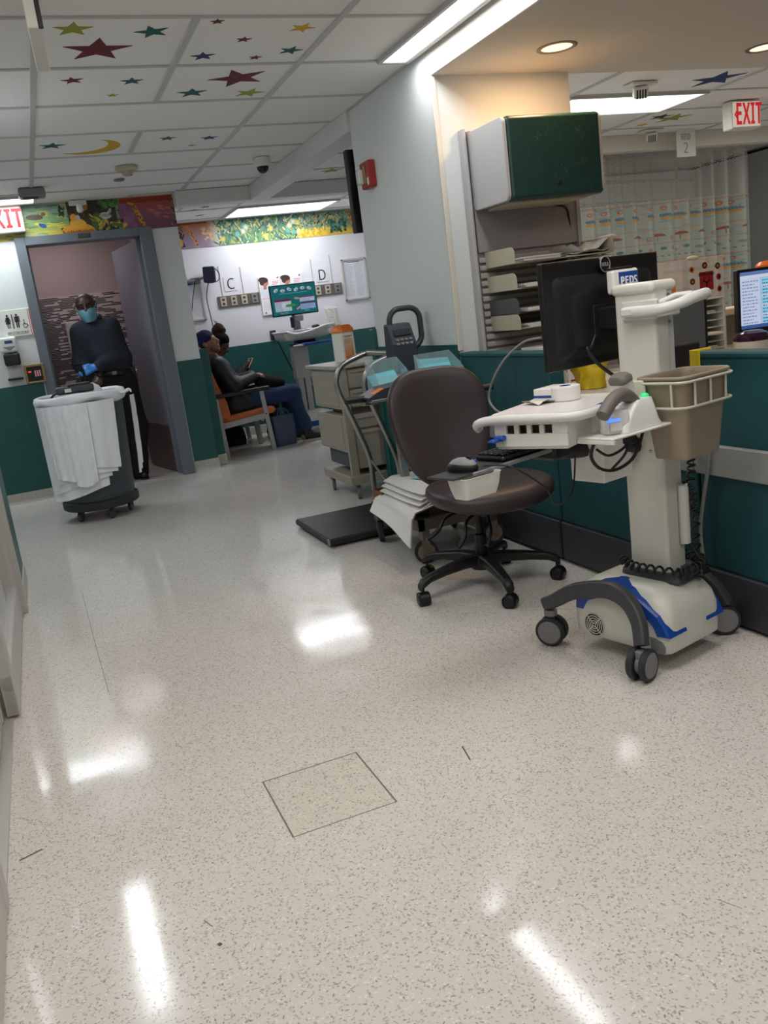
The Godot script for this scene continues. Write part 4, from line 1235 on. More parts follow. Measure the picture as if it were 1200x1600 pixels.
	part(og, "back_panel", Mb.new().box(Vector3(3.165, 0.752, -4.006), Vector3(3.48, 1.06, -4.0)), M.sign_white)
	for k in [1, 3, 6]: paper_stack("loose_form", "loose white forms %s of the white paper organiser" % {1: "low down on the second shelf", 3: "sticking out of the middle", 6: "high up near the top"}[k], Vector3(3.32, 0.7605 + k * 0.0374, -3.84 + (0.05 if k == 3 else 0.0)), [4, -16, 2][[1, 3, 6].find(k)], 0.20, 0.24, 3, "forms in the organiser")
	var bh := thing("sharps_box", "clear plastic box with a red biohazard label on the white organiser", "box", Vector3(3.34, 1.062, -3.86))
	var b := Mb.new()
	for q in [[3.20, 3.208, -3.99, -3.72], [3.472, 3.48, -3.99, -3.72], [3.208, 3.472, -3.99, -3.982], [3.208, 3.472, -3.728, -3.72]]: b.box(Vector3(q[0], 1.062, q[2]), Vector3(q[1], 1.265, q[3]), 0.002)
	part(bh, "walls", b, M.pink_clear)
	part(bh, "lid", Mb.new().box(Vector3(3.195, 1.266, -3.995), Vector3(3.485, 1.274, -3.715), 0.003), M.pink_clear)
	part(bh, "bottom", Mb.new().box(Vector3(3.208, 1.0625, -3.982), Vector3(3.472, 1.068, -3.728)), M.pink_clear)
	part(bh, "lid_clip", Mb.new().ball(Vector3(3.345, 1.276, -3.80), Vector3(0.035, 0.014, 0.03), 14), M.tray_beige)
	var lb := part(bh, "label", Mb.new().box(Vector3(3.315, 1.105, -3.72), Vector3(3.405, 1.20, -3.7185)), M.red_print, "red biohazard label")
	words(lb, "lettering", "BIOHAZARD", place(Vector3(3.36, 1.187, -3.7178)), 0.013, M.print_black, "Droid Sans", 700)
	biohazard(lb, place(Vector3(3.36, 1.143, -3.7183)), 0.048, M.print_black)
	for s in [[3.265, 1.218, "orange_label", 0.016], [3.352, 1.232, "print_black", 0.017], [3.437, 1.222, "print_black", 0.016], [3.268, 1.157, "print_black", 0.016], [3.442, 1.166, "print_red", 0.016], [3.445, 1.104, "print_red", 0.015]]:
		var st := part(bh, "sticker", disc(Vector3(s[0], s[1], -3.72), s[3], Transform3D()), M[s[2]])
		part(st, "sticker_mark", Mb.new(place(Vector3(s[0], s[1], -3.7188))).prism(star(s[3] * 0.7, 0.55), 0, 0.0004), M.print_black if s[2] != "print_black" else M.orange_label)
	part(bh, "side_label", Mb.new().box(Vector3(3.1985, 1.09, -3.85), Vector3(3.2, 1.15, -3.77)), M.orange_label)
	var tub := thing("tub", "round white tub with a dark purple lid on the counter", "tub", Vector3(3.50, 0.75, -3.56))
	part(tub, "bowl", local(tub).lathe(Vector3.ZERO, [Vector2(0, 0.001), Vector2(0.075, 0.001), Vector2(0.088, 0.02), Vector2(0.092, 0.05), Vector2(0.094, 0.072), Vector2(0, 0.072)], 24), M.sign_white)
	part(tub, "lid", local(tub).lathe(Vector3.ZERO, [Vector2(0, 0.0725), Vector2(0.091, 0.0725), Vector2(0.093, 0.09), Vector2(0.075, 0.112), Vector2(0.045, 0.124), Vector2(0, 0.126)], 10), M.jar_purple)
	var can := thing("wipes_tub", "white wipes tub with an orange lid on the cream ledge", "tub", on_z(1197, 405, -4.25) * Vector3(1, 0, 1) + Vector3(0, 0.965, 0))
	part(can, "body", local(can).lathe(Vector3.ZERO, [Vector2(0, 0.001), Vector2(0.06, 0.001), Vector2(0.062, 0.01), Vector2(0.062, 0.20), Vector2(0, 0.20)], 20), M.sign_white)
	part(can, "lid", local(can).lathe(Vector3.ZERO, [Vector2(0, 0.2005), Vector2(0.064, 0.2005), Vector2(0.064, 0.225), Vector2(0.045, 0.245), Vector2(0, 0.25)], 20), M.jar_orange)
	# clutter on the desk behind the low screen
	var yb := on_x(912, 590, 2.32)
	var bag := thing("plastic_bag", "crumpled yellow plastic bag on the desk behind the cart's monitor", "bag", Vector3(2.36, 0.75, yb.z))
	b = Mb.new()
	rng.seed = 9
	var rings := []
	for i in 9:
		var r := []
		for j in 14:
			var a := TAU * j / 14
			var rad := (0.085 - 0.03 * absf(i - 3) / 5.0) * (0.75 + 0.5 * rng.randf()) * (0.35 if i == 8 else 1.0)
			r.append(Vector3(2.36 + cos(a) * rad * 0.8, 0.752 + i * 0.028, yb.z - sin(a) * rad))
		rings.append(r)
	part(bag, "film", b.loft(rings), M.yellow_plastic)
	var pc := thing("computer_tower", "small black desktop computer on the desk behind the low screen", "computer", Vector3(2.45, 0.75, -3.0))
	part(pc, "case", Mb.new().box(Vector3(2.38, 0.752, -3.10), Vector3(2.54, 0.93, -2.86), 0.006), M.black_plastic)
	part(pc, "front", Mb.new().box(Vector3(2.374, 0.76, -3.09), Vector3(2.38, 0.92, -2.87), 0.004), M.monitor_black)
	var ph := thing("desk_phone", "black desk telephone beside the yellow bag", "telephone", Vector3(2.26, 0.75, -2.86), 20)
	part(ph, "body", local(ph).rbox(Vector3(0, 0.03, 0), Vector3(0.16, 0.06, 0.2), 0.015, 2), M.black_plastic)
	part(ph, "handset", local(ph).tube(smooth([Vector3(-0.05, 0.075, 0.08), Vector3(-0.05, 0.095, 0.05), Vector3(-0.05, 0.095, -0.05), Vector3(-0.05, 0.075, -0.08)]), 0.018, 8), M.monitor_black)
	for k in 2:
		var q := on_x(883 + k * 6, 590, 2.20)
		var cb := thing("bracket_strip", ["slim white upright strip nearer the tall green screen by the pillar", "slim white upright strip nearer the yellow bag"][k], "strip", Vector3(2.2, 0.70, q.z), 0, "white strips beside the screen")
		part(cb, "strip", Mb.new().box(Vector3(2.195, 0.752, q.z - 0.005), Vector3(2.207, 0.98, q.z + 0.005), 0.002), M.sign_white)
	# curtain of the bay
	var cu := thing("bay_curtain", "printed cubicle curtain with a white net top around the bed bay", "curtain", Vector3(5.5, 0, -6.86))
	var bottom := []
	var upper := []
	for i in 2:
		var r := []
		var y: float = [0.35, 1.89][i]
		for j in 241:
			var f := j / 240.0
			var x := 4.30 + f * 2.62
			var fold := 0.035 + 0.05 * clampf((f - 0.72) / 0.28, 0, 1)
			r.append(Vector3(x, y - (0.02 if i == 1 else 0.0), -6.87 + fold * sin(f * 92.0 + 1.4 * sin(f * 17.0)) + 0.25 * clampf((f - 0.93) / 0.07, 0, 1) * -1.0))
		bottom.append(r)
		var u := []
		for p in r: u.append(Vector3(p.x, [1.87, 2.36][i], p.z))
		upper.append(u)
	b = Mb.new().loft(bottom, false, false)
	for k in b.t.size(): b.t[k] = Vector2(b.t[k].x * 5.2, (1.0 - b.t[k].y) * 2.9)
	part(cu, "printed_cloth", b, M.curtain_print)
	b = Mb.new().loft(upper, false, false)
	for k in b.t.size(): b.t[k] = Vector2(b.t[k].x * 74.0, (1.0 - b.t[k].y) * 14.0)
	part(cu, "net_top", b, M.curtain_net)
	part(cu, "ceiling_track", Mb.new().box(Vector3(4.2, 2.36, -6.885), Vector3(7.9, 2.385, -6.855), 0.003), M.aluminium)
	var b2 := thing("bay_rail", "metal rail under the ceiling inside the bed bay", "rail", Vector3(6, 2.2, -7.9))
	part(b2, "rail_bar", Mb.new().rod(Vector3(4.3, 2.20, -7.4), Vector3(7.6, 2.24, -8.6), 0.02), M.aluminium)
	part(b2, "rail_bar", Mb.new().rod(Vector3(4.3, 1.98, -7.4), Vector3(7.6, 2.02, -8.6), 0.02), M.aluminium)
	for x in [4.6, 7.3]: part(b2, "hanger", Mb.new().rod(Vector3(x, 2.0, -7.4 - (x - 4.3) * 0.3636), Vector3(x, TOP + 0.04, -7.4 - (x - 4.3) * 0.3636), 0.012), M.aluminium)
	# grey cord looping from the desk to the cart
	var cord := thing("power_cord", "grey cord looping over the green screen down to the cart's tray", "cord", Vector3(2.06, 0.66, -3.8))
	var path := [on_x(846, 528, 2.12), on_x(818, 535, 2.10), on_x(790, 560, 2.04), on_x(772, 590, 2.0), on_x(764, 620, 1.98), on_x(772, 638, 1.97), on_x(792, 650, 1.95), on_x(820, 660, 1.90)]
	part(cord, "sheath", Mb.new().tube(smooth(path, 8), 0.006, 7), M.cord_grey)

# ---------------------------------------------------------------- computer cart in front
func on_plane(px: float, py: float, x: Transform3D, axis: int, value: float) -> Vector3:   # where a pixel's ray meets the local plane axis = value; local metres
	var inv := x.affine_inverse()
	var o := inv * EYE
	var d := inv.basis * ray(px, py)
	return o + d * ((value - o[axis]) / d[axis])

func ring(w: float, d: float, r: float, y: float, c := Vector2(), seg := 5) -> Array:
	var out := []
	for p in rounded(w, d, r, seg): out.append(Vector3(p.x + c.x, y, -p.y + c.y))
	return out

func band(pts: Array, w: float, h: float) -> Array:   # rings of a flat bar swept along a path that mostly runs in the zy plane
	var out := []
	for i in pts.size():
		var d: Vector3 = (pts[mini(i + 1, pts.size() - 1)] - pts[maxi(i - 1, 0)]).normalized()
		var side := Vector3.UP.cross(d) if absf(d.y) < 0.9 else Vector3(d.z, 0, -d.x)
		side = Vector3(signf(side.x) * 1.0, 0, 0)
		side = (side - d * side.dot(d)).normalized()
		var up := d.cross(side).normalized()
		var f := 0.86 + 0.28 * sin(PI * i / (pts.size() - 1))
		var r := []
		for p in rounded(w, h * f, 0.010, 3): r.append(pts[i] + side * p.x + up * p.y)
		out.append(r)
	return out

func twin_caster(parent: Node3D, at: Vector3, r: float, axis: Vector3, stem: float, wheel_m: Material, hub_m: Material, body_m: Material) -> void:
	# at: the point on the floor under the wheels (room metres)
	var a := axis.normalized()
	var c := at + Vector3.UP * r
	var cs := part(parent, "caster", Mb.new().rod(c - a * 0.009, c + a * 0.009, r * 0.62, 14).rod(c + Vector3.UP * r * 0.3, c + Vector3.UP * (stem - r), 0.012, 10), body_m)
	for s in [-1.0, 1.0]:
		var w := part(cs, "wheel", Mb.new().lathe(c + a * 0.011 * s, [Vector2(r * 0.55, 0.0), Vector2(r * 0.94, 0.0), Vector2(r, 0.004), Vector2(r, 0.016), Vector2(r * 0.93, 0.021), Vector2(r * 0.82, 0.021), Vector2(r * 0.82, 0.0)], 24, a * s), wheel_m)
		part(cs, "hub", Mb.new().lathe(c + a * 0.011 * s, [Vector2(r * 0.81, 0.002), Vector2(r * 0.81, 0.020), Vector2(r * 0.74, 0.0225), Vector2(0, 0.0225)], 24, a * s), hub_m)
	part(cs, "hood", Mb.new().lathe(at + Vector3.UP * (stem - 0.012), [Vector2(0.018, -0.012), Vector2(0.023, -0.008), Vector2(0.023, 0.012), Vector2(0.012, 0.014)], 14), body_m)

func make_cart() -> void:
	var t := thing("computer_cart", "white hospital computer cart with blue trim standing before the green desk screen", "computer cart", Vector3(1.751, 0, -2.284), 14.5)
	var x := world_of(t)
	var b := Mb.new(x)
	# base
	var c := Vector2(-0.013, 0.003)
	b.loft([ring(0.25, 0.35, 0.03, 0.052, c), ring(0.285, 0.385, 0.035, 0.066, c), ring(0.29, 0.392, 0.04, 0.10, c), ring(0.288, 0.39, 0.04, 0.165, c), ring(0.275, 0.372, 0.045, 0.205, c), ring(0.245, 0.335, 0.045, 0.235, c), ring(0.195, 0.275, 0.04, 0.253, c), ring(0.13, 0.21, 0.03, 0.260, c)])
	var base := part(t, "base_shell", b, M.cart_white)
	var arch := PackedVector2Array([Vector2(-0.172, 0.15), Vector2(-0.166, 0.195), Vector2(-0.135, 0.232), Vector2(-0.08, 0.255), Vector2(-0.02, 0.263), Vector2(0.05, 0.25), Vector2(0.11, 0.226), Vector2(0.165, 0.190), Vector2(0.190, 0.155), Vector2(0.203, 0.122), Vector2(0.155, 0.118), Vector2(0.14, 0.15), Vector2(0.10, 0.185), Vector2(0.03, 0.205), Vector2(-0.06, 0.208), Vector2(-0.12, 0.185), Vector2(-0.14, 0.15)])
	for s in [[-0.163, -0.062], [0.036, 0.137]]:
		# outline in (u, y) pushed along v: local z -> prism x
		var m := Transform3D(Basis(Vector3(0, 0, 1), Vector3(0, 1, 0), Vector3(-1, 0, 0)), Vector3())
		b = Mb.new(x * m).prism(arch, -s[0], -s[1], 0.006)
		part(base, "blue_band", b, M.blue_plastic)
	for s in [-1.0, 1.0]:
		var pts := smooth([Vector3(0.185 * s, 0.150, -0.288), Vector3(0.185 * s, 0.170, -0.24), Vector3(0.178 * s, 0.215, -0.16), Vector3(0.168 * s, 0.238, -0.07), Vector3(0.166 * s, 0.243, 0.0), Vector3(0.178 * s, 0.222, 0.07), Vector3(0.20 * s, 0.175, 0.122), Vector3(0.228 * s, 0.112, 0.150)], 6)
		part(t, "leg_arm", Mb.new(x).loft(band(pts, 0.036, 0.050)), M.cart_grey)
	twin_caster(t, x * Vector3(-0.180, 0, -0.272), 0.052, Vector3(-0.80, 0, 0.6), 0.128, M.tyre, M.hub_grey, M.hub_grey)
	twin_caster(t, x * Vector3(-0.232, 0, 0.150), 0.052, Vector3(0.42, 0, 0.90), 0.098, M.tyre, M.hub_grey, M.hub_grey)
	twin_caster(t, x * Vector3(0.232, 0, 0.135), 0.052, Vector3(-0.45, 0, 0.89), 0.100, M.tyre, M.hub_grey, M.hub_grey)
	twin_caster(t, x * Vector3(0.185, 0, -0.272), 0.052, Vector3(0.6, 0, 0.8), 0.128, M.tyre, M.hub_grey, M.hub_grey)
	# fan grille on the side of the base
	var fx := x * Transform3D(Basis(Vector3.UP, -PI / 2), Vector3(-0.158, 0.104, -0.095))
	var fan := part(base, "fan", Mb.new(fx).prism(ellipse(0.041, 0.041, 24), -0.004, 0.0012), M.black_plastic)
	b = Mb.new(fx)
	for k in 5:
		var loop := []
		for j in 25: loop.append(Vector3(cos(TAU * j / 24), sin(TAU * j / 24), 0) * (0.006 + k * 0.0085) + Vector3(0, 0, 0.002))
		b.tube(loop, 0.0017, 5, false)
	for k in 4:
		var a := PI / 4 + k * PI / 2
		b.rod(Vector3(cos(a), sin(a), 0.04) * Vector3(0.006, 0.006, 0.05), Vector3(cos(a) * 0.042, sin(a) * 0.042, 0.002), 0.0018, 5)
	part(fan, "grille", b, M.cart_white)
	part(base, "corner_patch", Mb.new(x * Transform3D(Basis(Vector3.UP, -PI / 2), Vector3(-0.1585, 0, 0))).prism(PackedVector2Array([Vector2(0.135, 0.066), Vector2(0.182, 0.064), Vector2(0.184, 0.088), Vector2(0.172, 0.106), Vector2(0.150, 0.113), Vector2(0.128, 0.113)]), -0.004, 0.001), M.hub_grey)
	# column
	part(t, "column", Mb.new(x).rbox(Vector3(0.015, 0.715, 0.037), Vector3(0.07, 0.955, 0.15), 0.012, 3), M.cart_white)
	part(t, "column_cap", Mb.new(x).rbox(Vector3(0.030, 1.185, 0.037), Vector3(0.125, 0.034, 0.158), 0.015, 4), M.cart_white)
	part(t, "back_channel", Mb.new(x).rbox(Vector3(0.074, 0.715, 0.045), Vector3(0.031, 0.945, 0.11), 0.006, 2), M.white_plastic)
	for y in [1.075, 1.155]: part(t, "screw", Mb.new(x).ball(Vector3(0.066, y, 0.101), Vector3(0.006, 0.006, 0.003), 8), M.steel)
	part(t, "collar", Mb.new(x).loft([ring(0.15, 0.235, 0.03, 0.255, Vector2(0.03, 0.045)), ring(0.145, 0.23, 0.03, 0.275, Vector2(0.03, 0.045)), ring(0.12, 0.19, 0.02, 0.282, Vector2(0.03, 0.04))]), M.cart_grey)
	part(t, "cord_sleeve", Mb.new(x).rod(Vector3(0.075, 0.36, 0.108), Vector3(0.075, 0.555, 0.108), 0.02, 12), M.white_plastic)
	var pt := part(t, "bolt_plate", Mb.new(x).box(Vector3(-0.026, 0.655, 0.055), Vector3(-0.019, 0.775, 0.118), 0.002), M.cart_white)
	for u in [0.073, 0.103]: part(pt, "bolt", Mb.new(x).ball(Vector3(-0.027, 0.683, u), Vector3(0.003, 0.006, 0.006), 10), M.chrome)
	# push handle
	var br := Mb.new(x).box(Vector3(-0.036, 1.092, 0.0), Vector3(-0.019, 1.150, 0.13), 0.004)
	br.box(Vector3(-0.03, 1.092, 0.110), Vector3(0.085, 1.140, 0.128), 0.004)
	part(t, "handle_bracket", br, M.cart_gloss)
	var hp := smooth([Vector3(-0.055, 1.118, 0.03), Vector3(-0.056, 1.118, 0.10), Vector3(-0.045, 1.120, 0.16), Vector3(0.0, 1.130, 0.195), Vector3(0.06, 1.142, 0.205), Vector3(0.12, 1.146, 0.195), Vector3(0.165, 1.142, 0.16), Vector3(0.175, 1.138, 0.10)], 6)
	part(t, "push_handle", Mb.new(x).tube(hp, 0.0165, 12, true, 0.85).tube([Vector3(-0.02, 1.125, 0.09), Vector3(0.05, 1.150, 0.14), Vector3(0.06, 1.150, 0.19)], 0.010, 8).box(Vector3(-0.07, 1.104, 0.02), Vector3(-0.035, 1.132, 0.07), 0.006), M.cart_gloss)
	# monitor seen from behind
	var mu := -0.142
	var mo := part(t, "monitor", Mb.new(x).rbox(Vector3(0.053, 1.128, mu), Vector3(0.575, 0.335, 0.022), 0.006, 2).loft([_ring_xy(0.50, 0.27, 0.03, mu + 0.008, Vector2(0.053, 1.118)), _ring_xy(0.44, 0.22, 0.03, mu + 0.03, Vector2(0.053, 1.115)), _ring_xy(0.38, 0.17, 0.03, mu + 0.036, Vector2(0.053, 1.11))]), M.monitor_black)
	b = Mb.new(x)
	for k in 7: b.box(Vector3(-0.225, 1.288 - k * 0.0062, mu + 0.011), Vector3(0.33, 1.2855 - k * 0.0062, mu + 0.0125))
	part(mo, "vent_line", b, M.black_plastic)
	part(mo, "screen", Mb.new(x).quad(Vector3(0.33, 0.972, mu - 0.012), Vector3(-0.222, 0.972, mu - 0.012), Vector3(-0.222, 1.285, mu - 0.012), Vector3(0.33, 1.285, mu - 0.012)), M.screen_dark)
	var lg := on_plane(951, 412, x, 2, mu + 0.038)
	var loop := []
	for j in 29: loop.append(Vector3(lg.x + cos(TAU * j / 28) * 0.024, lg.y + sin(TAU * j / 28) * 0.024, mu + 0.024))
	part(mo, "logo_ring", Mb.new(x).tube(loop, 0.0016, 6, false), M.print_grey)
	words(mo, "lettering", "DELL", x * place(Vector3(lg.x, lg.y, mu + 0.0235)), 0.012, M.print_grey, "Droid Sans", 700)
	part(mo, "logo_base", Mb.new(x * place(Vector3(lg.x, lg.y, mu + 0.009))).prism(ellipse(0.023, 0.023, 24), 0, 0.0138), M.monitor_black)
	part(t, "monitor_arm", Mb.new(x).box(Vector3(-0.015, 1.07, -0.112), Vector3(0.045, 1.14, -0.03), 0.006).box(Vector3(-0.04, 1.05, -0.115), Vector3(0.07, 1.15, -0.104), 0.003), M.black_plastic)
	part(t, "monitor_cable", Mb.new(x).tube(smooth([Vector3(-0.03, 1.06, -0.11), Vector3(-0.07, 1.02, -0.10), Vector3(-0.10, 1.02, -0.09), Vector3(-0.08, 0.98, -0.08), Vector3(-0.03, 0.93, -0.06), Vector3(0.0, 0.90, -0.03)]), 0.006, 6), M.cord_black)
	# little reader with the blue name plate
	var rd := part(t, "name_plate_holder", Mb.new(x).rbox(Vector3(0.056, 1.212, -0.058), Vector3(0.13, 0.075, 0.03), 0.010, 3), M.white_plastic)
	part(rd, "strap", Mb.new(x).rbox(Vector3(0.045, 1.253, -0.058), Vector3(0.105, 0.008, 0.022), 0.003, 2), M.black_plastic)
	part(rd, "plate", Mb.new(x).box(Vector3(0.018, 1.205, -0.0425), Vector3(0.112, 1.2405, -0.0415)), M.print_blue)
	words(rd, "lettering", "PEDS", x * place(Vector3(0.066, 1.213, -0.0408)), 0.026, M.print_white, "Droid Sans", 700)
	# work surface, turned a little on its arm
	var dx := x * place(Vector3(-0.286, 0, -0.054), 0, 18, 0)
	var dk := part(t, "deck", Mb.new(dx).loft([ring(0.40, 0.28, 0.045, 0.850), ring(0.42, 0.30, 0.05, 0.857), ring(0.42, 0.30, 0.05, 0.868), ring(0.405, 0.285, 0.045, 0.875)]), M.deck_white)
	var rail := smooth([Vector3(-0.180, 0.836, -0.186), Vector3(-0.205, 0.850, -0.176), Vector3(-0.220, 0.862, -0.145), Vector3(-0.224, 0.867, -0.09), Vector3(-0.225, 0.868, 0.0), Vector3(-0.223, 0.868, 0.085), Vector3(-0.210, 0.868, 0.135), Vector3(-0.165, 0.868, 0.160), Vector3(-0.09, 0.868, 0.163)], 6)
	part(dk, "edge_rail", Mb.new(dx).tube(rail, 0.014, 10, true, 1.0), M.cart_gloss)
	part(dk, "blue_tag", Mb.new(dx).rod(Vector3(-0.092, 0.868, 0.163), Vector3(-0.062, 0.868, 0.163), 0.0152, 10), M.blue_plastic)
	var bx := part(t, "drawer_box", Mb.new(dx).loft([ring(0.20, 0.20, 0.02, 0.765, Vector2(0.06, 0)), ring(0.23, 0.25, 0.025, 0.782, Vector2(0.075, 0)), ring(0.232, 0.262, 0.025, 0.850, Vector2(0.078, 0))]), M.white_plastic)
	b = Mb.new(dx)   # front panel with four real openings
	b.box(Vector3(-0.212, 0.784, -0.115), Vector3(-0.200, 0.822, 0.115), 0.002).box(Vector3(-0.212, 0.848, -0.115), Vector3(-0.200, 0.853, 0.115), 0.001)
	for u in [[-0.115, -0.077], [-0.051, -0.037], [-0.011, 0.003], [0.029, 0.043], [0.069, 0.115]]: b.box(Vector3(-0.212, 0.822, u[0]), Vector3(-0.200, 0.848, u[1]), 0.001)
	b.box(Vector3(-0.200, 0.784, -0.115), Vector3(-0.02, 0.850, -0.109)).box(Vector3(-0.200, 0.784, 0.109), Vector3(-0.02, 0.850, 0.115)).box(Vector3(-0.206, 0.776, -0.112), Vector3(-0.02, 0.786, 0.112), 0.003)
	part(bx, "slotted_front", b, M.white_plastic)
	part(bx, "latch", Mb.new(dx).rbox(Vector3(-0.218, 0.812, -0.095), Vector3(0.03, 0.016, 0.035), 0.007, 2).rbox(Vector3(-0.244, 0.808, -0.102), Vector3(0.04, 0.010, 0.024), 0.005, 2), M.blue_plastic)
	part(t, "power_box", Mb.new(x).box(Vector3(-0.19, 0.608, -0.118), Vector3(-0.045, 0.757, 0.018), 0.006), M.white_plastic)
	part(t, "deck_arm", Mb.new(x).box(Vector3(-0.08, 0.77, -0.03), Vector3(-0.015, 0.83, 0.10), 0.006), M.cart_white)
	var sh := part(t, "side_shelf", Mb.new(x).box(Vector3(-0.40, 0.792, 0.105), Vector3(-0.025, 0.800, 0.235), 0.003).box(Vector3(-0.40, 0.780, 0.105), Vector3(-0.385, 0.794, 0.235), 0.003), M.white_plastic)
	part(sh, "shelf_cord", Mb.new(x).tube(smooth([Vector3(-0.37, 0.79, 0.15), Vector3(-0.372, 0.74, 0.13), Vector3(-0.35, 0.70, 0.14), Vector3(-0.29, 0.685, 0.15), Vector3(-0.22, 0.71, 0.16), Vector3(-0.18, 0.785, 0.17)]), 0.005, 6).tube(smooth([Vector3(-0.37, 0.76, 0.15), Vector3(-0.33, 0.735, 0.16), Vector3(-0.27, 0.75, 0.17), Vector3(-0.245, 0.785, 0.17)]), 0.004, 6).tube(smooth([Vector3(-0.31, 0.69, 0.15), Vector3(-0.27, 0.73, 0.17), Vector3(-0.255, 0.77, 0.17)]), 0.004, 6).box(Vector3(-0.27, 0.755, 0.16), Vector3(-0.235, 0.78, 0.19), 0.004), M.cord_black)
	# keyboard tray swung out over the chair
	var kx := x * place(Vector3(-0.44, 0.742, -0.125), 0, 5, 0)
	var kt := part(t, "keyboard_tray", Mb.new(kx).box(Vector3(-0.10, -0.010, -0.068), Vector3(0.27, 0.0, 0.058), 0.004), M.black_plastic)
	part(kt, "tray_edge", Mb.new(kx).box(Vector3(-0.24, -0.012, 0.058), Vector3(0.22, 0.001, 0.066), 0.003), M.hub_grey)
	part(kt, "tray_arm", Mb.new(x).box(Vector3(-0.32, 0.700, -0.17), Vector3(-0.16, 0.752, -0.06), 0.01).rod(Vector3(-0.28, 0.72, -0.10), Vector3(-0.02, 0.70, 0.02), 0.025, 8), M.black_plastic)
	part(kt, "blue_pull", Mb.new(kx).box(Vector3(-0.115, -0.012, -0.070), Vector3(-0.075, 0.004, -0.050), 0.004), M.blue_plastic)
	var mp := part(kt, "mouse_platform", Mb.new(kx).box(Vector3(-0.32, -0.006, -0.045), Vector3(-0.10, 0.0, 0.062), 0.003), M.black_plastic)
	var kb := thing("keyboard", "black keyboard on the swung-out tray of the front cart", "keyboard", kx * Vector3(0.08, 0.0015, -0.005))
	part(kb, "case", Mb.new(kx).box(Vector3(-0.095, 0.001, -0.062), Vector3(0.265, 0.016, 0.052), 0.005), M.black_plastic)
	var key := Mb.new().box(Vector3(-0.008, 0, -0.008), Vector3(0.008, 0.006, 0.008), 0.002).mesh()
	for i in 5:
		for j in 18: same(kb, "key", key, M.monitor_black, kx * Transform3D(Basis(), Vector3(-0.079 + j * 0.0192, 0.0162, -0.047 + i * 0.021)))
	var mz := thing("computer_mouse", "silver and black mouse on the small platform above the office chair seat", "mouse", kx * Vector3(-0.215, 0.0015, 0.0), 30)
	part(mz, "body", local(mz).ball(Vector3(0, 0.006, 0), Vector3(0.030, 0.026, 0.052), 16), M.black_plastic)
	part(mz, "top_shell", local(mz).ball(Vector3(0, 0.010, 0.002), Vector3(0.027, 0.027, 0.048), 16), M.hub_grey)
	part(mz, "wheel", local(mz).rod(Vector3(-0.004, 0.033, 0.025), Vector3(0.004, 0.033, 0.025), 0.008, 10), M.black_plastic)
	part(mz, "cord", Mb.new(x).tube(smooth([Vector3(-0.62, 0.752, -0.055), Vector3(-0.58, 0.747, 0.0), Vector3(-0.545, 0.72, 0.03), Vector3(-0.48, 0.66, 0.05), Vector3(-0.43, 0.60, 0.03), Vector3(-0.35, 0.59, 0.0), Vector3(-0.29, 0.62, -0.02), Vector3(-0.26, 0.71, -0.03)], 8), 0.0028, 6), M.cord_black)
	var hb := thing("mouse_bin", "white plastic holder hanging under the mouse platform over the chair seat", "holder", x * Vector3(-0.655, 0.68, -0.07))
	b = Mb.new(x)
	var c2 := Vector2(-0.655, -0.060)
	b.loft([ring(0.120, 0.06, 0.012, 0.672, c2), ring(0.132, 0.08, 0.014, 0.700, c2), ring(0.142, 0.09, 0.015, 0.7325, c2), ring(0.146, 0.094, 0.015, 0.7345, c2), ring(0.132, 0.08, 0.012, 0.7340, c2), ring(0.115, 0.056, 0.01, 0.680, c2)], true, true)
	part(hb, "tub", b, M.white_plastic)
	# things on the deck
	var ro := thing("tape_roll", "white paper roll lying on the deck of the front cart", "roll", x * Vector3(-0.215, 0.8755, -0.09))
	part(ro, "roll", local(ro).lathe(Vector3(0, 0, 0), [Vector2(0.018, 0.001), Vector2(0.045, 0.001), Vector2(0.046, 0.004), Vector2(0.046, 0.042), Vector2(0.044, 0.045), Vector2(0.018, 0.045), Vector2(0.018, 0.001)], 22), M.paper)
	part(ro, "core", local(ro).lathe(Vector3(0, 0, 0), [Vector2(0.0165, 0.001), Vector2(0.0178, 0.001), Vector2(0.0178, 0.0455), Vector2(0.0165, 0.0455), Vector2(0.0165, 0.001)], 16), M.blue_plastic)
	var bo := thing("small_carton", "small white carton on the deck of the front cart behind the roll", "carton", x * Vector3(-0.20, 0.8755, -0.155), 25)
	part(bo, "carton", local(bo).box(Vector3(-0.06, 0.0005, -0.035), Vector3(0.06, 0.04, 0.035), 0.002), M.paper)
	part(bo, "print_band", local(bo).box(Vector3(-0.0605, 0.012, -0.0355), Vector3(0.0605, 0.020, 0.0355)), M.print_blue)
	var nt := thing("paper_slip", "cream paper slip lying on the deck of the front cart", "slip", x * Vector3(-0.275, 0.876, -0.135), 10)
	var rows := []
	for i in 5:
		var r := []
		for j in 6: r.append(Vector3(-0.05 + j * 0.02, 0.001 + 0.012 * absf(sin(j * 0.9 + i * 0.5)), 0.04 - i * 0.02))
		rows.append(r)
	part(nt, "slip", local(nt).sheet(rows), M.wire_white)
	# barcode reader in its cradle
	var sx := x * Transform3D(Basis(), Vector3(-0.085, 0.0, 0.0))
	var sc := thing("barcode_reader", "white and grey handheld barcode reader in a cradle with a blue display", "barcode reader", x * Vector3(-0.32, 0.80, 0.17))
	part(sc, "cradle", Mb.new(sx).loft([ring(0.18, 0.11, 0.02, 0.801, Vector2(-0.16, 0.172)), ring(0.165, 0.10, 0.02, 0.818, Vector2(-0.16, 0.172)), ring(0.12, 0.085, 0.02, 0.858, Vector2(-0.145, 0.172)), ring(0.08, 0.06, 0.02, 0.880, Vector2(-0.12, 0.172))]), M.cart_gloss)
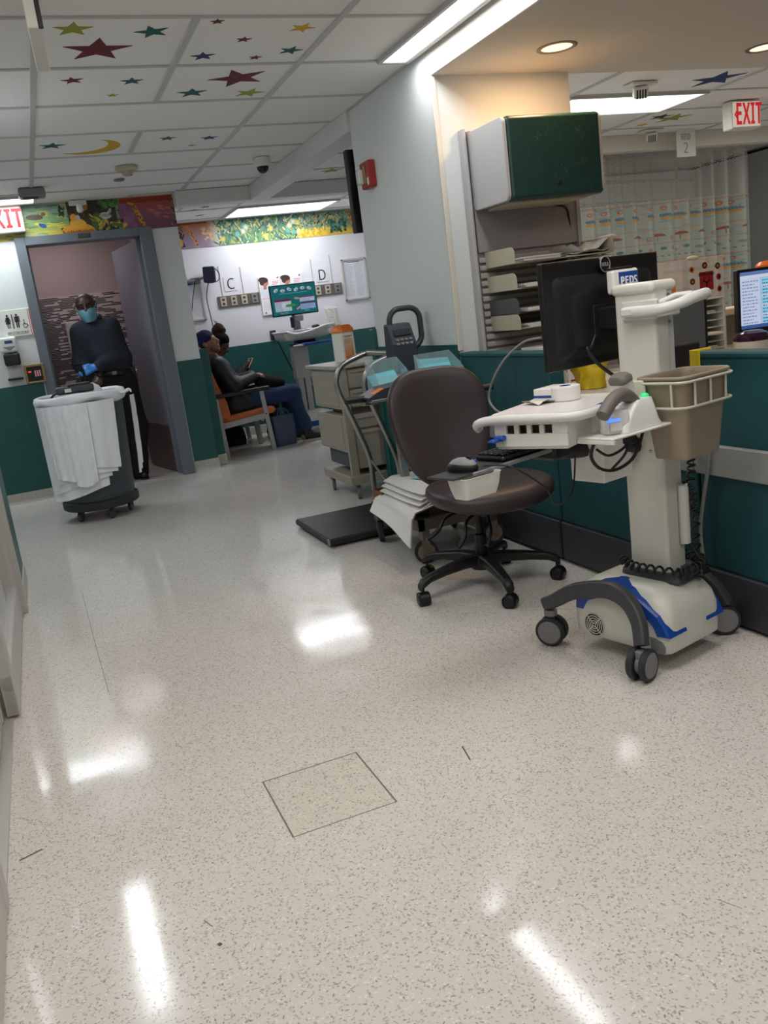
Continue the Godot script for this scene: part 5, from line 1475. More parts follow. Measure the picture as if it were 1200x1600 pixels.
	var dp := part(sc, "display_pod", Mb.new(sx * place(Vector3(-0.235, 0.802, 0.180), 0, -25, 0)).loft([ring(0.075, 0.06, 0.012, 0.0), ring(0.072, 0.06, 0.015, 0.045), ring(0.055, 0.045, 0.015, 0.062, Vector2(0.008, 0))]), M.cart_gloss)
	part(dp, "display", Mb.new(sx * place(Vector3(-0.262, 0.845, 0.196), -30, -25, 0)).prism(rounded(0.042, 0.022, 0.004), 0, 0.004), M.pad_blue)
	part(dp, "button_label", Mb.new(sx * place(Vector3(-0.262, 0.822, 0.204), -6, -25, 0)).prism(rounded(0.034, 0.022, 0.003), 0, 0.004), M.sign_white)
	part(sc, "lamp", Mb.new(sx).ball(Vector3(-0.085, 0.882, 0.172), Vector3(0.015, 0.008, 0.012), 10), M.pad_green)
	part(sc, "head", Mb.new(sx * place(Vector3(-0.150, 0.905, 0.150), 0, 0, 18)).loft([ring(0.045, 0.05, 0.015, -0.045), ring(0.052, 0.058, 0.018, 0.0), ring(0.05, 0.062, 0.018, 0.03)]), M.white_plastic)
	part(sc, "head_cap", Mb.new(sx * place(Vector3(-0.150, 0.905, 0.150), 0, 0, 18)).loft([ring(0.052, 0.064, 0.018, 0.030), ring(0.054, 0.066, 0.02, 0.042), ring(0.04, 0.05, 0.018, 0.052)]), M.grip_grey)
	part(sc, "grip", Mb.new(sx).tube(smooth([Vector3(-0.315, 0.862, 0.205), Vector3(-0.27, 0.893, 0.200), Vector3(-0.215, 0.905, 0.190), Vector3(-0.17, 0.893, 0.180), Vector3(-0.125, 0.86, 0.175)], 6), 0.0195, 12), M.grip_grey)
	# waste basket in its wire holder
	var wx := x
	var c3 := Vector2(-0.035, 0.212)
	b = Mb.new(wx)
	for y in [0.915, 0.842]:
		var lp := []
		for p in rounded(0.258 if y > 0.9 else 0.252, 0.180 if y > 0.9 else 0.174, 0.035, 5): lp.append(Vector3(p.x + c3.x, y, -p.y + c3.y))
		lp.append(lp[0])
		b.tube(lp, 0.0042, 6, false)
	for p in [Vector2(-0.126, -0.045), Vector2(-0.126, 0.045), Vector2(-0.075, 0.087), Vector2(0.0, 0.087), Vector2(0.075, 0.087), Vector2(0.126, 0.045), Vector2(0.126, -0.045)]:
		b.rod(Vector3(p.x + c3.x, 0.842, p.y + c3.y), Vector3(p.x * 1.01 + c3.x, 0.915, p.y * 1.01 + c3.y), 0.0038, 6)
	b.box(Vector3(-0.168, 0.76, 0.115), Vector3(-0.155, 0.925, 0.165), 0.004)
	b.rod(Vector3(-0.16, 0.88, 0.14), Vector3(-0.02, 0.88, 0.112), 0.006, 6)
	part(t, "wire_holder", b, M.wire_white)
	var wb := thing("waste_basket", "tan plastic waste basket hung in a wire holder on the front cart", "waste basket", x * Vector3(-0.02, 0.67, 0.218), 14.5)
	b = Mb.new(wx)
	b.loft([ring(0.175, 0.115, 0.02, 0.684, c3), ring(0.18, 0.12, 0.025, 0.688, c3), ring(0.236, 0.158, 0.032, 0.918, c3), ring(0.238, 0.160, 0.032, 0.920, c3), ring(0.252, 0.174, 0.036, 0.922, c3), ring(0.254, 0.176, 0.036, 0.928, c3), ring(0.246, 0.168, 0.034, 0.932, c3), ring(0.234, 0.156, 0.032, 0.929, c3), ring(0.230, 0.152, 0.03, 0.915, c3), ring(0.172, 0.112, 0.022, 0.694, c3)])
	part(wb, "bucket", b, M.bin_tan)
	# coiled cords at the foot and behind
	var cc := thing("coiled_cord", "black coiled power cord wrapped round the column foot of the front cart", "cord", x * Vector3(0.03, 0.28, 0.05))
	part(cc, "coil", Mb.new(x).tube(coil([Vector3(-0.055, 0.315, -0.045), Vector3(-0.058, 0.30, 0.0), Vector3(-0.055, 0.298, 0.08), Vector3(-0.035, 0.296, 0.165), Vector3(0.03, 0.298, 0.175), Vector3(0.10, 0.298, 0.15), Vector3(0.125, 0.302, 0.07), Vector3(0.12, 0.305, 0.0)], 20, 0.014), 0.0042, 6), M.cord_black)
	part(cc, "plug", Mb.new(x).box(Vector3(0.035, 0.268, 0.165), Vector3(0.085, 0.292, 0.195), 0.006).tube(smooth([Vector3(0.08, 0.36, 0.12), Vector3(0.085, 0.33, 0.14), Vector3(0.075, 0.29, 0.18)]), 0.005, 6), M.cord_black)
	cc = thing("coiled_cord", "black coiled cord hanging down beside the grey desk rail behind the cart", "cord", Vector3(2.03, 0.26, -2.3))
	var ch := [on_x(1078, 712, 2.03), on_x(1080, 735, 2.03), on_x(1076, 770, 2.03), on_x(1086, 800, 2.03), on_x(1088, 850, 2.03), on_x(1100, 885, 2.02)]
	part(cc, "coil", Mb.new().tube(coil(ch, 15, 0.013), 0.004, 6), M.cord_black)
	cc = thing("power_cord", "plain grey cord hanging straight down the green desk screen behind the cart", "cord", Vector3(2.04, 0.25, -2.25))
	part(cc, "sheath", Mb.new().tube(smooth([on_x(1108, 700, 2.045), on_x(1106, 735, 2.05), on_x(1098, 790, 2.055), on_x(1095, 830, 2.055), on_x(1100, 880, 2.05), on_x(1110, 950, 2.05), on_y(1145, 962, 0.008), on_y(1190, 970, 0.008)]), 0.007, 6), M.cord_grey)
	cc = thing("short_coil", "short black coil hooked on the sleeve of the cart's column", "cord", x * Vector3(0.10, 0.5, 0.12))
	part(cc, "coil", Mb.new(x).tube(coil([Vector3(0.075, 0.56, 0.112), Vector3(0.098, 0.54, 0.125), Vector3(0.108, 0.50, 0.13), Vector3(0.104, 0.45, 0.13)], 6, 0.010), 0.0035, 6), M.cord_black)

func _ring_xy(w: float, h: float, r: float, z: float, c := Vector2()) -> Array:
	var out := []
	for p in rounded(w, h, r, 4): out.append(Vector3(p.x + c.x, p.y + c.y, z))
	return out

# ---------------------------------------------------------------- office chair
func make_chair() -> void:
	var o := Vector3(1.635, 0, -3.235)
	var t := thing("office_chair", "armless dark brown vinyl office chair on a black five-star base", "office chair", o)
	var a0 := 0.0
	# five-star foot
	var b := Mb.new()
	b.lathe(o, [Vector2(0, 0.085), Vector2(0.05, 0.085), Vector2(0.058, 0.095), Vector2(0.056, 0.135), Vector2(0.042, 0.150), Vector2(0, 0.152)], 18)
	part(t, "hub", b, M.black_plastic)
	# bearings of the five legs as the photograph shows their casters on the floor
	var bear := []
	for q in [[672, 946], [800, 950], [868, 899], [672, 897]]:
		var p := on_y(q[0], q[1], 0.0) - o
		bear.append(atan2(p.x, p.z))
	bear.append((bear[2] + bear[3]) / 2 + (PI if absf(bear[2] - bear[3]) < PI else 0.0))
	var start: float = bear[1]
	for k in 5:
		var a := start + TAU * k / 5
		var d := Vector3(sin(a), 0, cos(a))
		var s := Vector3(d.z, 0, -d.x)
		var rings := []
		for f in [[0.03, 0.135, 0.030, 0.05], [0.10, 0.138, 0.027, 0.046], [0.20, 0.130, 0.023, 0.038], [0.28, 0.118, 0.020, 0.034], [0.315, 0.104, 0.020, 0.036], [0.330, 0.090, 0.018, 0.030]]:
			var r := []
			for p in rounded(f[2] * 2, f[3], 0.012, 2): r.append(o + d * f[0] + s * p.x + Vector3.UP * (f[1] - 0.01 + p.y))
			rings.append(r)
		part(t, "leg", Mb.new().loft(rings), M.black_plastic)
		var ca: float = a + [0.9, -0.5, 0.7, -0.2, 1.3][k]
		var c := o + d * 0.318
		var ax := Vector3(cos(ca), 0, -sin(ca))
		var w := part(t, "caster", Mb.new().rod(c + Vector3(0, 0.03, 0), c + Vector3(0, 0.10, 0), 0.008, 8), M.black_plastic)
		for e in [-1.0, 1.0]:
			part(w, "wheel", Mb.new().lathe(c + Vector3(0, 0.0275, 0) + ax * 0.004 * e, [Vector2(0, 0), Vector2(0.025, 0.0), Vector2(0.0275, 0.003), Vector2(0.0275, 0.016), Vector2(0.022, 0.022), Vector2(0, 0.023)], 18, ax * e), M.black_plastic)
		part(w, "hood", Mb.new().lathe(c + Vector3(0, 0.0275, 0) - ax * 0.024, [Vector2(0.0285, 0.0), Vector2(0.031, 0.004), Vector2(0.031, 0.044), Vector2(0.0285, 0.048)], 18, ax), M.monitor_black)
	part(t, "gas_column", Mb.new().lathe(o, [Vector2(0.026, 0.15), Vector2(0.026, 0.235), Vector2(0.015, 0.24), Vector2(0.014, 0.37)], 16), M.monitor_black)
	# seat: outline from the photograph's waterfall shape, facing the viewer's side
	var f0 := Transform3D(Basis(Vector3.UP, deg_to_rad(-4)), o + Vector3(0.04, 0, 0.02))
	var mech := Mb.new(f0).box(Vector3(-0.09, 0.345, -0.10), Vector3(0.10, 0.385, 0.09), 0.01).box(Vector3(0.05, 0.335, -0.02), Vector3(0.19, 0.375, 0.05), 0.008).box(Vector3(-0.18, 0.375, -0.15), Vector3(0.18, 0.392, 0.15), 0.004)
	part(t, "tilt_mechanism", mech, M.black_plastic)
	for l in [[Vector3(-0.06, 0.355, 0.06), Vector3(-0.14, 0.335, 0.10), Vector3(-0.17, 0.28, 0.13), Vector3(-0.21, 0.245, 0.15)], [Vector3(-0.08, 0.36, -0.02), Vector3(-0.19, 0.34, -0.0), Vector3(-0.24, 0.30, 0.02), Vector3(-0.30, 0.27, 0.03)], [Vector3(-0.04, 0.35, 0.08), Vector3(-0.06, 0.29, 0.15), Vector3(-0.10, 0.24, 0.19)]]:
		part(t, "lever", Mb.new(f0).tube(smooth(l, 5), [0.006, 0.006, 0.006, 0.006, 0.006, 0.006, 0.006, 0.006, 0.008, 0.008, 0.010, 0.010, 0.010, 0.010, 0.010, 0.009].slice(0, (l.size() - 1) * 5 + 1), 8), M.black_plastic)
	var rings := []
	for s in [[0.80, 0.392], [0.93, 0.394], [0.985, 0.408], [1.0, 0.428], [0.985, 0.447], [0.93, 0.462], [0.80, 0.470], [0.55, 0.470], [0.30, 0.469], [0.12, 0.4685], [0.01, 0.4685]]:
		var r := []
		for k in 48:
			var a := TAU * k / 48
			var e := 0.78
			var px := signf(cos(a)) * pow(absf(cos(a)), e) * 0.262
			var pz := signf(sin(a)) * pow(absf(sin(a)), e) * 0.245
			var wide := 1.0 + 0.10 * pz / 0.25
			var drop: float = 0.030 * pow(clampf((pz * s[0] - 0.10) / 0.15, 0, 1), 2.0) - 0.010 * pow(absf(px * s[0]) / 0.26, 2.0)
			r.append(Vector3(px * s[0] * wide, s[1] - drop, pz * s[0] + 0.01))
		r.reverse()
		rings.append(r)
	part(t, "seat", Mb.new(f0).loft(rings), M.vinyl_brown)
	# backrest
	var bx := f0 * Transform3D(Basis(Vector3.RIGHT, deg_to_rad(-13)), Vector3(-0.075, 0.405, -0.215))
	rings = []
	for s in [[0.70, -0.030], [0.90, -0.028], [0.98, -0.016], [1.0, 0.0], [0.985, 0.018], [0.93, 0.030], [0.80, 0.036], [0.55, 0.038], [0.30, 0.039], [0.12, 0.0392], [0.01, 0.0392]]:
		var r := []
		for k in 56:
			var a := TAU * k / 56
			var e := 0.62
			var px := signf(cos(a)) * pow(absf(cos(a)), e)
			var py := signf(sin(a)) * pow(absf(sin(a)), e)
			var yy := (py * 0.5 + 0.5)
			var wide := 0.172 + 0.068 * sin(clampf(yy * 1.25, 0, 1) * PI / 2) - 0.012 * pow(yy, 6.0)
			r.append(Vector3(px * wide * s[0], 0.02 + (py * s[0] * 0.5 + 0.5) * 0.535, s[1] + 0.045 * pow(px * s[0], 2.0) + 0.03 * pow(py * s[0], 2.0) * (1.0 if py < 0 else 0.4)))
		rings.append(r)
	part(t, "backrest", Mb.new(bx).loft(rings), M.vinyl_brown)
	part(t, "back_bar", Mb.new(f0).tube(smooth([Vector3(-0.02, 0.365, -0.06), Vector3(-0.05, 0.362, -0.20), Vector3(-0.07, 0.40, -0.275), Vector3(-0.075, 0.55, -0.31), Vector3(-0.075, 0.70, -0.335)], 5), 0.022, 8, true, 1.6), M.black_plastic)

# ---------------------------------------------------------------- ceiling: stars and fittings
func make_ceiling_things() -> void:
	var list := [
		[114, 47, 68, "lime", 0, "big lime star"], [238, 51, 58, "teal", 20, "big teal star"], [152, 79, 115, "maroon", 0, "largest maroon star, on the panel with the big lime star"],
		[340, 35, 24, "maroon", 10, "small maroon star by the short bar on the gold star's panel"], [381, 63, 25, "maroon", 0, "small maroon star amid the gold star's panel"], [472, 45, 42, "gold", -15, "gold star"], [454, 80, 38, "teal", -10, "teal star on the panel with the gold star"], [317, 89, 40, "navy", 10, "navy star on the panel with the gold star"], [399, 91, 21, "maroon", 0, "tiny maroon star by the teal one on the gold star's panel"],
		[113, 127, 38, "maroon", 12, "lone maroon star on the panel with one lime, one teal star"], [206, 128, 38, "teal", 5, "teal star beside a lone maroon star"], [176, 150, 19, "lime", 0, "tiny lime star beside a lone maroon star"],
		[372, 123, 92, "maroon", 25, "large maroon star over two smaller stars, teal and lime"], [300, 146, 48, "teal", 8, "teal star beside the tilted large maroon star"], [389, 146, 46, "lime", -12, "lime star beside the tilted large maroon star"],
		[81, 229, 44, "teal", -5, "teal star beside the gold crescent moon"], [262, 217, 27, "teal", 0, "small teal star across the short bar from the moon"], [327, 216, 27, "navy", 10, "small navy star across the short bar from the moon"], [300, 228, 12, "lime", 0, "tiny lime star across the short bar from the moon"],
		[518, 267, 30, "lime", 15, "lime star beyond the white beam"],
		[1120, 124, 66, "navy", 22, "big navy star beyond the desk soffit"], [1033, 183, 26, "dark", 10, "dark star before the bay curtain"], [1051, 185, 42, "lime", 18, "lime star before the bay curtain"], [1003, 196, 16, "gold", 0, "tiny gold star before the bay curtain"],
		[303, 329, 14, "dark", 0, "tiny dark star over the seats by the wall end"], [320, 324, 14, "dark", 20, "tiny dark star over the seats close to the light"], [338, 327, 12, "dark", 0, "tiny dark star over the seats touching the light's corner"], [312, 337, 12, "dark", 10, "tiny dark star over the seats nearest the border"]]
	for s in list:
		var p := on_y(s[0], s[1], TOP)
		var r: float = (on_y(s[0] + s[2] / 2.0, s[1], TOP) - on_y(s[0] - s[2] / 2.0, s[1], TOP)).length() / 2.0 * 0.98
		var x := Transform3D(Basis(Vector3(1, 0, 0), Vector3(0, 0, 1), Vector3(0, -1, 0)) * Basis(Vector3.BACK, deg_to_rad(s[4])), p + Vector3(0, 0.004, 0))
		var o := part(self, "ceiling_star", Mb.new(x).prism(star(r, 0.40), 0, 0.002), M["star_" + s[3]])
		tag(o, "%s stuck to the ceiling" % s[5], "star", "stars on the ceiling panels")
	var c := PackedVector2Array()
	for k in 13:
		var a := deg_to_rad(-95 + 190.0 * k / 12)
		c.append(Vector2(cos(a), sin(a)) * 0.20)
	for k in 13:
		var a := deg_to_rad(78 - 156.0 * k / 12)
		c.append(Vector2(-0.085, 0.0) + Vector2(cos(a) * 0.19, sin(a) * 0.2))
	var pm := on_y(137, 231, TOP)
	var mo := part(self, "ceiling_moon", Mb.new(Transform3D(Basis(Vector3(1, 0, 0), Vector3(0, 0, 1), Vector3(0, -1, 0)) * Basis(Vector3.BACK, deg_to_rad(-32)), pm + Vector3(0, 0.004, 0))).prism(c, 0, 0.002), M.star_gold)
	tag(mo, "gold crescent moon stuck to the ceiling beside a teal star", "moon")
	# detectors and cameras
	var q := Vector3(0.90, TOP, -6.62)
	var t := thing("smoke_detector", "round beige smoke detector on the ceiling", "smoke detector", q)
	part(t, "base", Mb.new().lathe(q, [Vector2(0.078, 0.0), Vector2(0.08, -0.018), Vector2(0.07, -0.028), Vector2(0, -0.028)].map(func(p): return Vector2(p.x, p.y)), 22), M.tray_beige)
	part(t, "chamber", Mb.new().lathe(q, [Vector2(0.04, -0.028), Vector2(0.036, -0.055), Vector2(0.02, -0.06), Vector2(0, -0.06)], 18), M.tray_beige)
	part(t, "lamp", Mb.new().ball(q + Vector3(0.02, -0.058, 0.02), Vector3(0.006, 0.005, 0.006), 8), M.print_red)
	q = Vector3(1.876, TOP, -6.60)
	t = thing("dome_camera", "white dome camera with a dark glass bubble under the ceiling", "camera", q)
	part(t, "housing", Mb.new().lathe(q, [Vector2(0.062, 0.0), Vector2(0.066, -0.05), Vector2(0.058, -0.062), Vector2(0, -0.062)], 22), M.sign_white)
	part(t, "bubble", Mb.new().ball(q + Vector3(0, -0.065, 0), Vector3(0.045, 0.045, 0.045), 16), M.phone_black)
	q = Vector3(0.896, TOP, -7.10)
	t = thing("sprinkler_plate", "flat round cover plate on the ceiling behind the smoke detector", "cover plate", q)
	part(t, "plate", Mb.new().lathe(q, [Vector2(0.042, 0.0), Vector2(0.042, -0.005), Vector2(0.035, -0.009), Vector2(0, -0.009)], 20), M.hub_grey)
	q = Vector3(0.267, TOP, -7.22)
	t = thing("ceiling_sensor", "dark grey box sensor on the ceiling near the exit sign", "sensor", q)
	part(t, "box", Mb.new().rbox(q + Vector3(0, -0.035, 0), Vector3(0.19, 0.07, 0.12), 0.02, 3), M.hub_grey)
	part(t, "lens", Mb.new().rbox(q + Vector3(-0.015, -0.072, 0.03), Vector3(0.11, 0.012, 0.05), 0.005, 2), M.cart_grey)
	q = Vector3(0.63, 2.36, -7.945)
	t = thing("motion_sensor", "small white motion sensor on the wall above the jungle border", "sensor", q)
	part(t, "mount", Mb.new().box(q + Vector3(-0.07, 0.02, 0.0), q + Vector3(0.07, 0.06, 0.06), 0.006), M.white_plastic)
	part(t, "eye", Mb.new().rbox(q + Vector3(0.01, -0.005, 0.04), Vector3(0.05, 0.07, 0.06), 0.018, 3), M.white_plastic)
	for s in [[Vector3(3.97, TOP, -4.92), "white wedge detector with a grille before the big navy star"], [Vector3(5.30, TOP, -6.46), "white wedge detector with a grille beside the bed number sign"]]:
		q = s[0]
		t = thing("wedge_detector", s[1], "detector", q, 0, "wedge detectors on the ceiling")
		part(t, "plate", Mb.new().box(q + Vector3(-0.10, -0.02, -0.05), q + Vector3(0.10, 0.0, 0.06), 0.005), M.sign_white)
		var hd := part(t, "head", Mb.new(place(q + Vector3(-0.005, -0.05, 0.01), 25, -30, 0)).box(Vector3(-0.045, -0.035, -0.04), Vector3(0.045, 0.035, 0.04), 0.008), M.sign_white)
		for k in 4: part(hd, "grille_bar", Mb.new(place(q + Vector3(-0.005, -0.05, 0.01), 25, -30, 0)).box(Vector3(-0.03 + k * 0.017, -0.036, 0.012), Vector3(-0.02 + k * 0.017, 0.02, 0.0415)), M.kick)
	# hanging board, seen almost from its end
	t = thing("hanging_board", "white sign board hanging edge-on from the ceiling bar", "sign", Vector3(0.23, TOP, -3.3))
	part(t, "board", Mb.new(place(Vector3(0.232, 2.29, -3.20), 0, -4.2, 0)).box(Vector3(-0.022, -0.125, -0.22), Vector3(0.022, 0.125, 0.22), 0.003), M.sign_white)
	part(t, "end_cap", Mb.new(place(Vector3(0.232, 2.29, -3.20), 0, -4.2, 0)).box(Vector3(0.010, -0.128, 0.215), Vector3(0.024, -0.03, 0.224), 0.002), M.black_plastic)
	# exit signs
	t = thing("exit_sign", "lit exit sign beside the restroom door with red letters", "exit sign", Vector3(0.04, 2.42, -7.88))
	part(t, "case", Mb.new().box(Vector3(-0.13, 2.205, -7.93), Vector3(0.185, 2.415, -7.87), 0.006), M.sign_white)
	part(t, "face", Mb.new().box(Vector3(-0.118, 2.218, -7.87), Vector3(0.173, 2.402, -7.868)), M.exit_face)
	words(t, "lettering", "EXIT", place(Vector3(0.027, 2.31, -7.866)), 0.145, M.exit_red, "Droid Sans", 700, 0.75)
	part(t, "bracket", Mb.new().box(Vector3(0.0, 2.41, -7.92), Vector3(0.06, 2.43, -7.88)), M.sign_white)
	t = thing("exit_sign", "exit sign with a small red arrow hanging over the curtained bay", "exit sign", Vector3(5.42, 2.42, -5.50))
	part(t, "case", Mb.new().box(Vector3(5.275, 2.215, -5.60), Vector3(5.565, 2.415, -5.50), 0.006), M.sign_white)
	part(t, "face", Mb.new().box(Vector3(5.287, 2.227, -5.50), Vector3(5.553, 2.403, -5.498)), M.exit_face)
	words(t, "lettering", "EXIT", place(Vector3(5.44, 2.316, -5.496)), 0.155, M.exit_red, "Droid Sans", 700, 0.58)
	part(t, "arrow", Mb.new(place(Vector3(5.315, 2.316, -5.498))).prism(PackedVector2Array([Vector2(-0.016, 0), Vector2(0.012, 0.038), Vector2(0.018, 0.028), Vector2(0.0, 0), Vector2(0.018, -0.028), Vector2(0.012, -0.038)]), 0, 0.002), M.exit_red)
	part(t, "canopy", Mb.new().rbox(Vector3(5.42, 2.418, -5.55), Vector3(0.16, 0.016, 0.09), 0.004, 2), M.steel_dull)
	t = thing("bed_sign", "white hanging sign reading BED 2 before the curtain", "sign", Vector3(5.71, TOP, -6.50))
	part(t, "board", Mb.new().box(Vector3(5.605, 2.19, -6.505), Vector3(5.815, 2.40, -6.50), 0.001), M.sign_white)
	part(t, "hanger", Mb.new().box(Vector3(5.62, 2.395, -6.51), Vector3(5.80, 2.425, -6.495), 0.002), M.white_plastic)
	words(t, "lettering", "BED", place(Vector3(5.708, 2.355, -6.4985)), 0.046, M.print_grey, "Droid Sans", 400, 0.9)
	words(t, "lettering", "2", place(Vector3(5.71, 2.262, -6.4985)), 0.082, M.print_grey, "Droid Sans", 400, 0.9)
	# alarm and screen on the pillar
	q = Vector3(2.09, 2.005, -5.04)
	t = thing("fire_alarm", "red fire alarm with a clear strobe on the pillar wall", "fire alarm", q)
	part(t, "plate", Mb.new().box(q + Vector3(-0.045, -0.075, -0.075), q + Vector3(0, 0.075, 0.065), 0.006), M.alarm_red)
	part(t, "strobe", Mb.new().rbox(q + Vector3(-0.055, -0.005, -0.045), Vector3(0.05, 0.085, 0.05), 0.012, 3), M.lens_clear)
	part(t, "strobe_band", Mb.new().box(q + Vector3(-0.052, -0.05, -0.02), q + Vector3(-0.044, 0.05, 0.012), 0.002), M.brass)
	part(t, "mark", Mb.new().box(q + Vector3(-0.0465, -0.06, 0.025), q + Vector3(-0.0445, -0.02, 0.05)), M.sign_white)
	t = thing("wall_television", "black flat television on the far side of the pillar wall", "television", Vector3(2.42, 1.96, -5.38))
	part(t, "casing", Mb.new().rbox(Vector3(2.42, 1.965, -5.40), Vector3(0.70, 0.50, 0.05), 0.008, 2), M.monitor_black)
	part(t, "screen", Mb.new().box(Vector3(2.09, 1.735, -5.428), Vector3(2.75, 2.195, -5.4252)), M.screen_dark)
	part(t, "mount", Mb.new().box(Vector3(2.35, 1.90, -5.376), Vector3(2.5, 2.03, -5.298)), M.black_plastic)

# ---------------------------------------------------------------- between the chair and the alcove
func make_middle() -> void:
	# platform scale with its indicator tower and steel handrail
	var t := thing("platform_scale", "black platform floor scale with grey indicator tower and steel handrail", "floor scale", Vector3(1.65, 0, -4.7))
	part(t, "platform", Mb.new().box(Vector3(1.30, 0.012, -5.03), Vector3(2.03, 0.052, -4.37), 0.010), M.scale_black)
	for p in [Vector3(1.36, 0, -4.43), Vector3(1.36, 0, -4.97), Vector3(1.95, 0, -4.43), Vector3(1.95, 0, -4.97)]: part(t, "foot", Mb.new().lathe(p, [Vector2(0.0, 0.0), Vector2(0.02, 0.0), Vector2(0.02, 0.013), Vector2(0, 0.013)], 12), M.tyre)
	part(t, "worn_corner", Mb.new().box(Vector3(1.298, 0.014, -4.405), Vector3(1.306, 0.051, -4.368), 0.003), M.hub_grey)
	part(t, "tower", Mb.new().box(Vector3(1.855, 0.05, -4.56), Vector3(1.975, 0.95, -4.48), 0.012), M.tower_grey)
	var hx := Transform3D(Basis(Vector3.UP, PI / 2), Vector3(1.845, 0, -4.46))
	var hd := part(t, "indicator", Mb.new(hx).prism(PackedVector2Array([Vector2(-0.03, 0.88), Vector2(-0.02, 1.03), Vector2(0.04, 1.135), Vector2(0.10, 1.14), Vector2(0.12, 0.90), Vector2(0.10, 0.88)]), 0.0, 0.14, 0.008), M.tower_grey)
	part(hd, "display", Mb.new(place(Vector3(1.915, 1.088, -4.4675), -30, 0, 0)).box(Vector3(-0.05, -0.018, 0), Vector3(0.05, 0.018, 0.004)), M.screen_dark)
	for k in 8: part(hd, "key", Mb.new(place(Vector3(1.875 + (k % 4) * 0.026, 1.05 - (k / 4) * 0.022, -4.448 + (k / 4) * 0.006), -24, 0, 0)).box(Vector3(-0.009, -0.006, 0), Vector3(0.009, 0.006, 0.004), 0.001), M.hub_grey)
	part(hd, "warning_label", Mb.new().box(Vector3(1.865, 0.885, -4.4465), Vector3(1.935, 0.915, -4.4335)), M.yellow_plastic, "yellow warning label")
	var lp := []
	for p in rounded(0.185, 0.215, 0.065, 7, Vector2(1.962, 1.108)): lp.append(Vector3(p.x, p.y, -4.52))
	lp.append(lp[0])
	part(t, "loop_handle", Mb.new().tube(lp, 0.016, 10, false), M.tower_grey)
	var r1 := smooth([Vector3(1.832, 0.05, -5.0), Vector3(1.828, 0.20, -5.0), Vector3(1.822, 0.36, -5.0), Vector3(1.750, 0.59, -5.0), Vector3(1.684, 0.775, -5.0), Vector3(1.682, 0.86, -5.0), Vector3(1.735, 0.934, -5.0), Vector3(1.90, 0.983, -5.0)], 6)
	var off := Vector3(0.10, -0.02, 0.21)
	var hr := []
	for p in r1: hr.append(p)
	var r2 := []
	for k in r1.size(): r2.append(r1[k] + off + Vector3(0, 0.02 if r1[k].y < 0.06 else 0.0, 0))
	for k in range(r2.size() - 1, -1, -1): hr.append(r2[k])
	part(t, "handrail", Mb.new().tube(hr, 0.0165, 10), M.steel)
	part(t, "brace", Mb.new().rod(Vector3(1.824, 0.34, -5.0), Vector3(1.925, 0.06, -4.80), 0.008, 8), M.steel)
	for p in [r1[0], r2[0]]: part(t, "flange", Mb.new().lathe(p, [Vector2(0.038, 0.0), Vector2(0.036, 0.008), Vector2(0.02, 0.014)], 14), M.scale_black)
	# chart cart
	t = thing("chart_cart", "beige metal drawer cart on casters, a wipes canister on its top", "drawer cart", Vector3(2.06, 0, -5.7))
	part(t, "top", Mb.new().box(Vector3(1.805, 0.882, -6.04), Vector3(2.32, 0.906, -5.40), 0.005), M.beige_top)
	part(t, "upper_body", Mb.new().box(Vector3(1.835, 0.615, -6.0), Vector3(2.30, 0.882, -5.44), 0.004), M.beige_steel)
	part(t, "core", Mb.new().box(Vector3(1.93, 0.57, -5.92), Vector3(2.24, 0.616, -5.52)), M.beige_steel)
	part(t, "lower_body", Mb.new().box(Vector3(1.835, 0.325, -5.99), Vector3(2.30, 0.572, -5.44), 0.004), M.beige_steel)
	for y in [[0.632, 0.866], [0.342, 0.556]]: part(t, "side_panel", Mb.new().box(Vector3(1.829, y[0], -5.975), Vector3(1.837, y[1], -5.47), 0.003), M.beige_steel)
	part(t, "slate_bin", Mb.new().box(Vector3(1.875, 0.205, -5.95), Vector3(2.27, 0.325, -5.46), 0.006), M.slate)
	part(t, "upright", Mb.new().box(Vector3(1.838, 0.10, -5.445), Vector3(1.895, 0.885, -5.415), 0.004), M.beige_steel)
	part(t, "foot_plate", Mb.new().box(Vector3(1.82, 0.105, -5.99), Vector3(2.29, 0.165, -5.41), 0.006), M.beige_steel)
	for s in [[0.745, 0.872], [0.622, 0.735], [0.475, 0.565], [0.205, 0.462]]:
		var d := part(t, "drawer", Mb.new().box(Vector3(1.90, s[0], -5.446), Vector3(2.295, s[1], -5.422), 0.006), M.beige_steel)
		part(d, "pull", Mb.new().box(Vector3(1.92, s[1] - 0.026, -5.424), Vector3(2.275, s[1] - 0.010, -5.414), 0.004), M.beige_steel)
	for p in [Vector3(1.88, 0, -5.46), Vector3(1.86, 0, -5.93), Vector3(2.25, 0, -5.46), Vector3(2.25, 0, -5.93)]:
		var c := part(t, "caster", Mb.new().box(p + Vector3(-0.016, 0.075, -0.02), p + Vector3(0.016, 0.106, 0.02), 0.003), M.hub_grey)
		part(c, "wheel", Mb.new().lathe(p + Vector3(-0.012, 0.0435, 0.012), [Vector2(0, 0), Vector2(0.040, 0), Vector2(0.043, 0.004), Vector2(0.043, 0.022), Vector2(0.040, 0.026), Vector2(0, 0.026)], 18, Vector3(1, 0, 0.3)), M.grip_grey)
	var wq := Vector3(2.03, 0.906, -5.78)
	t = thing("wipes_canister", "tall white wipes canister with an orange cap and label on the beige cart", "canister", wq, 12)
	var lx := world_of(t)
	part(t, "body", Mb.new(lx).loft([ring(0.12, 0.12, 0.03, 0.001), ring(0.128, 0.128, 0.032, 0.012), ring(0.128, 0.128, 0.032, 0.195), ring(0.115, 0.115, 0.03, 0.205)]), M.sign_white)
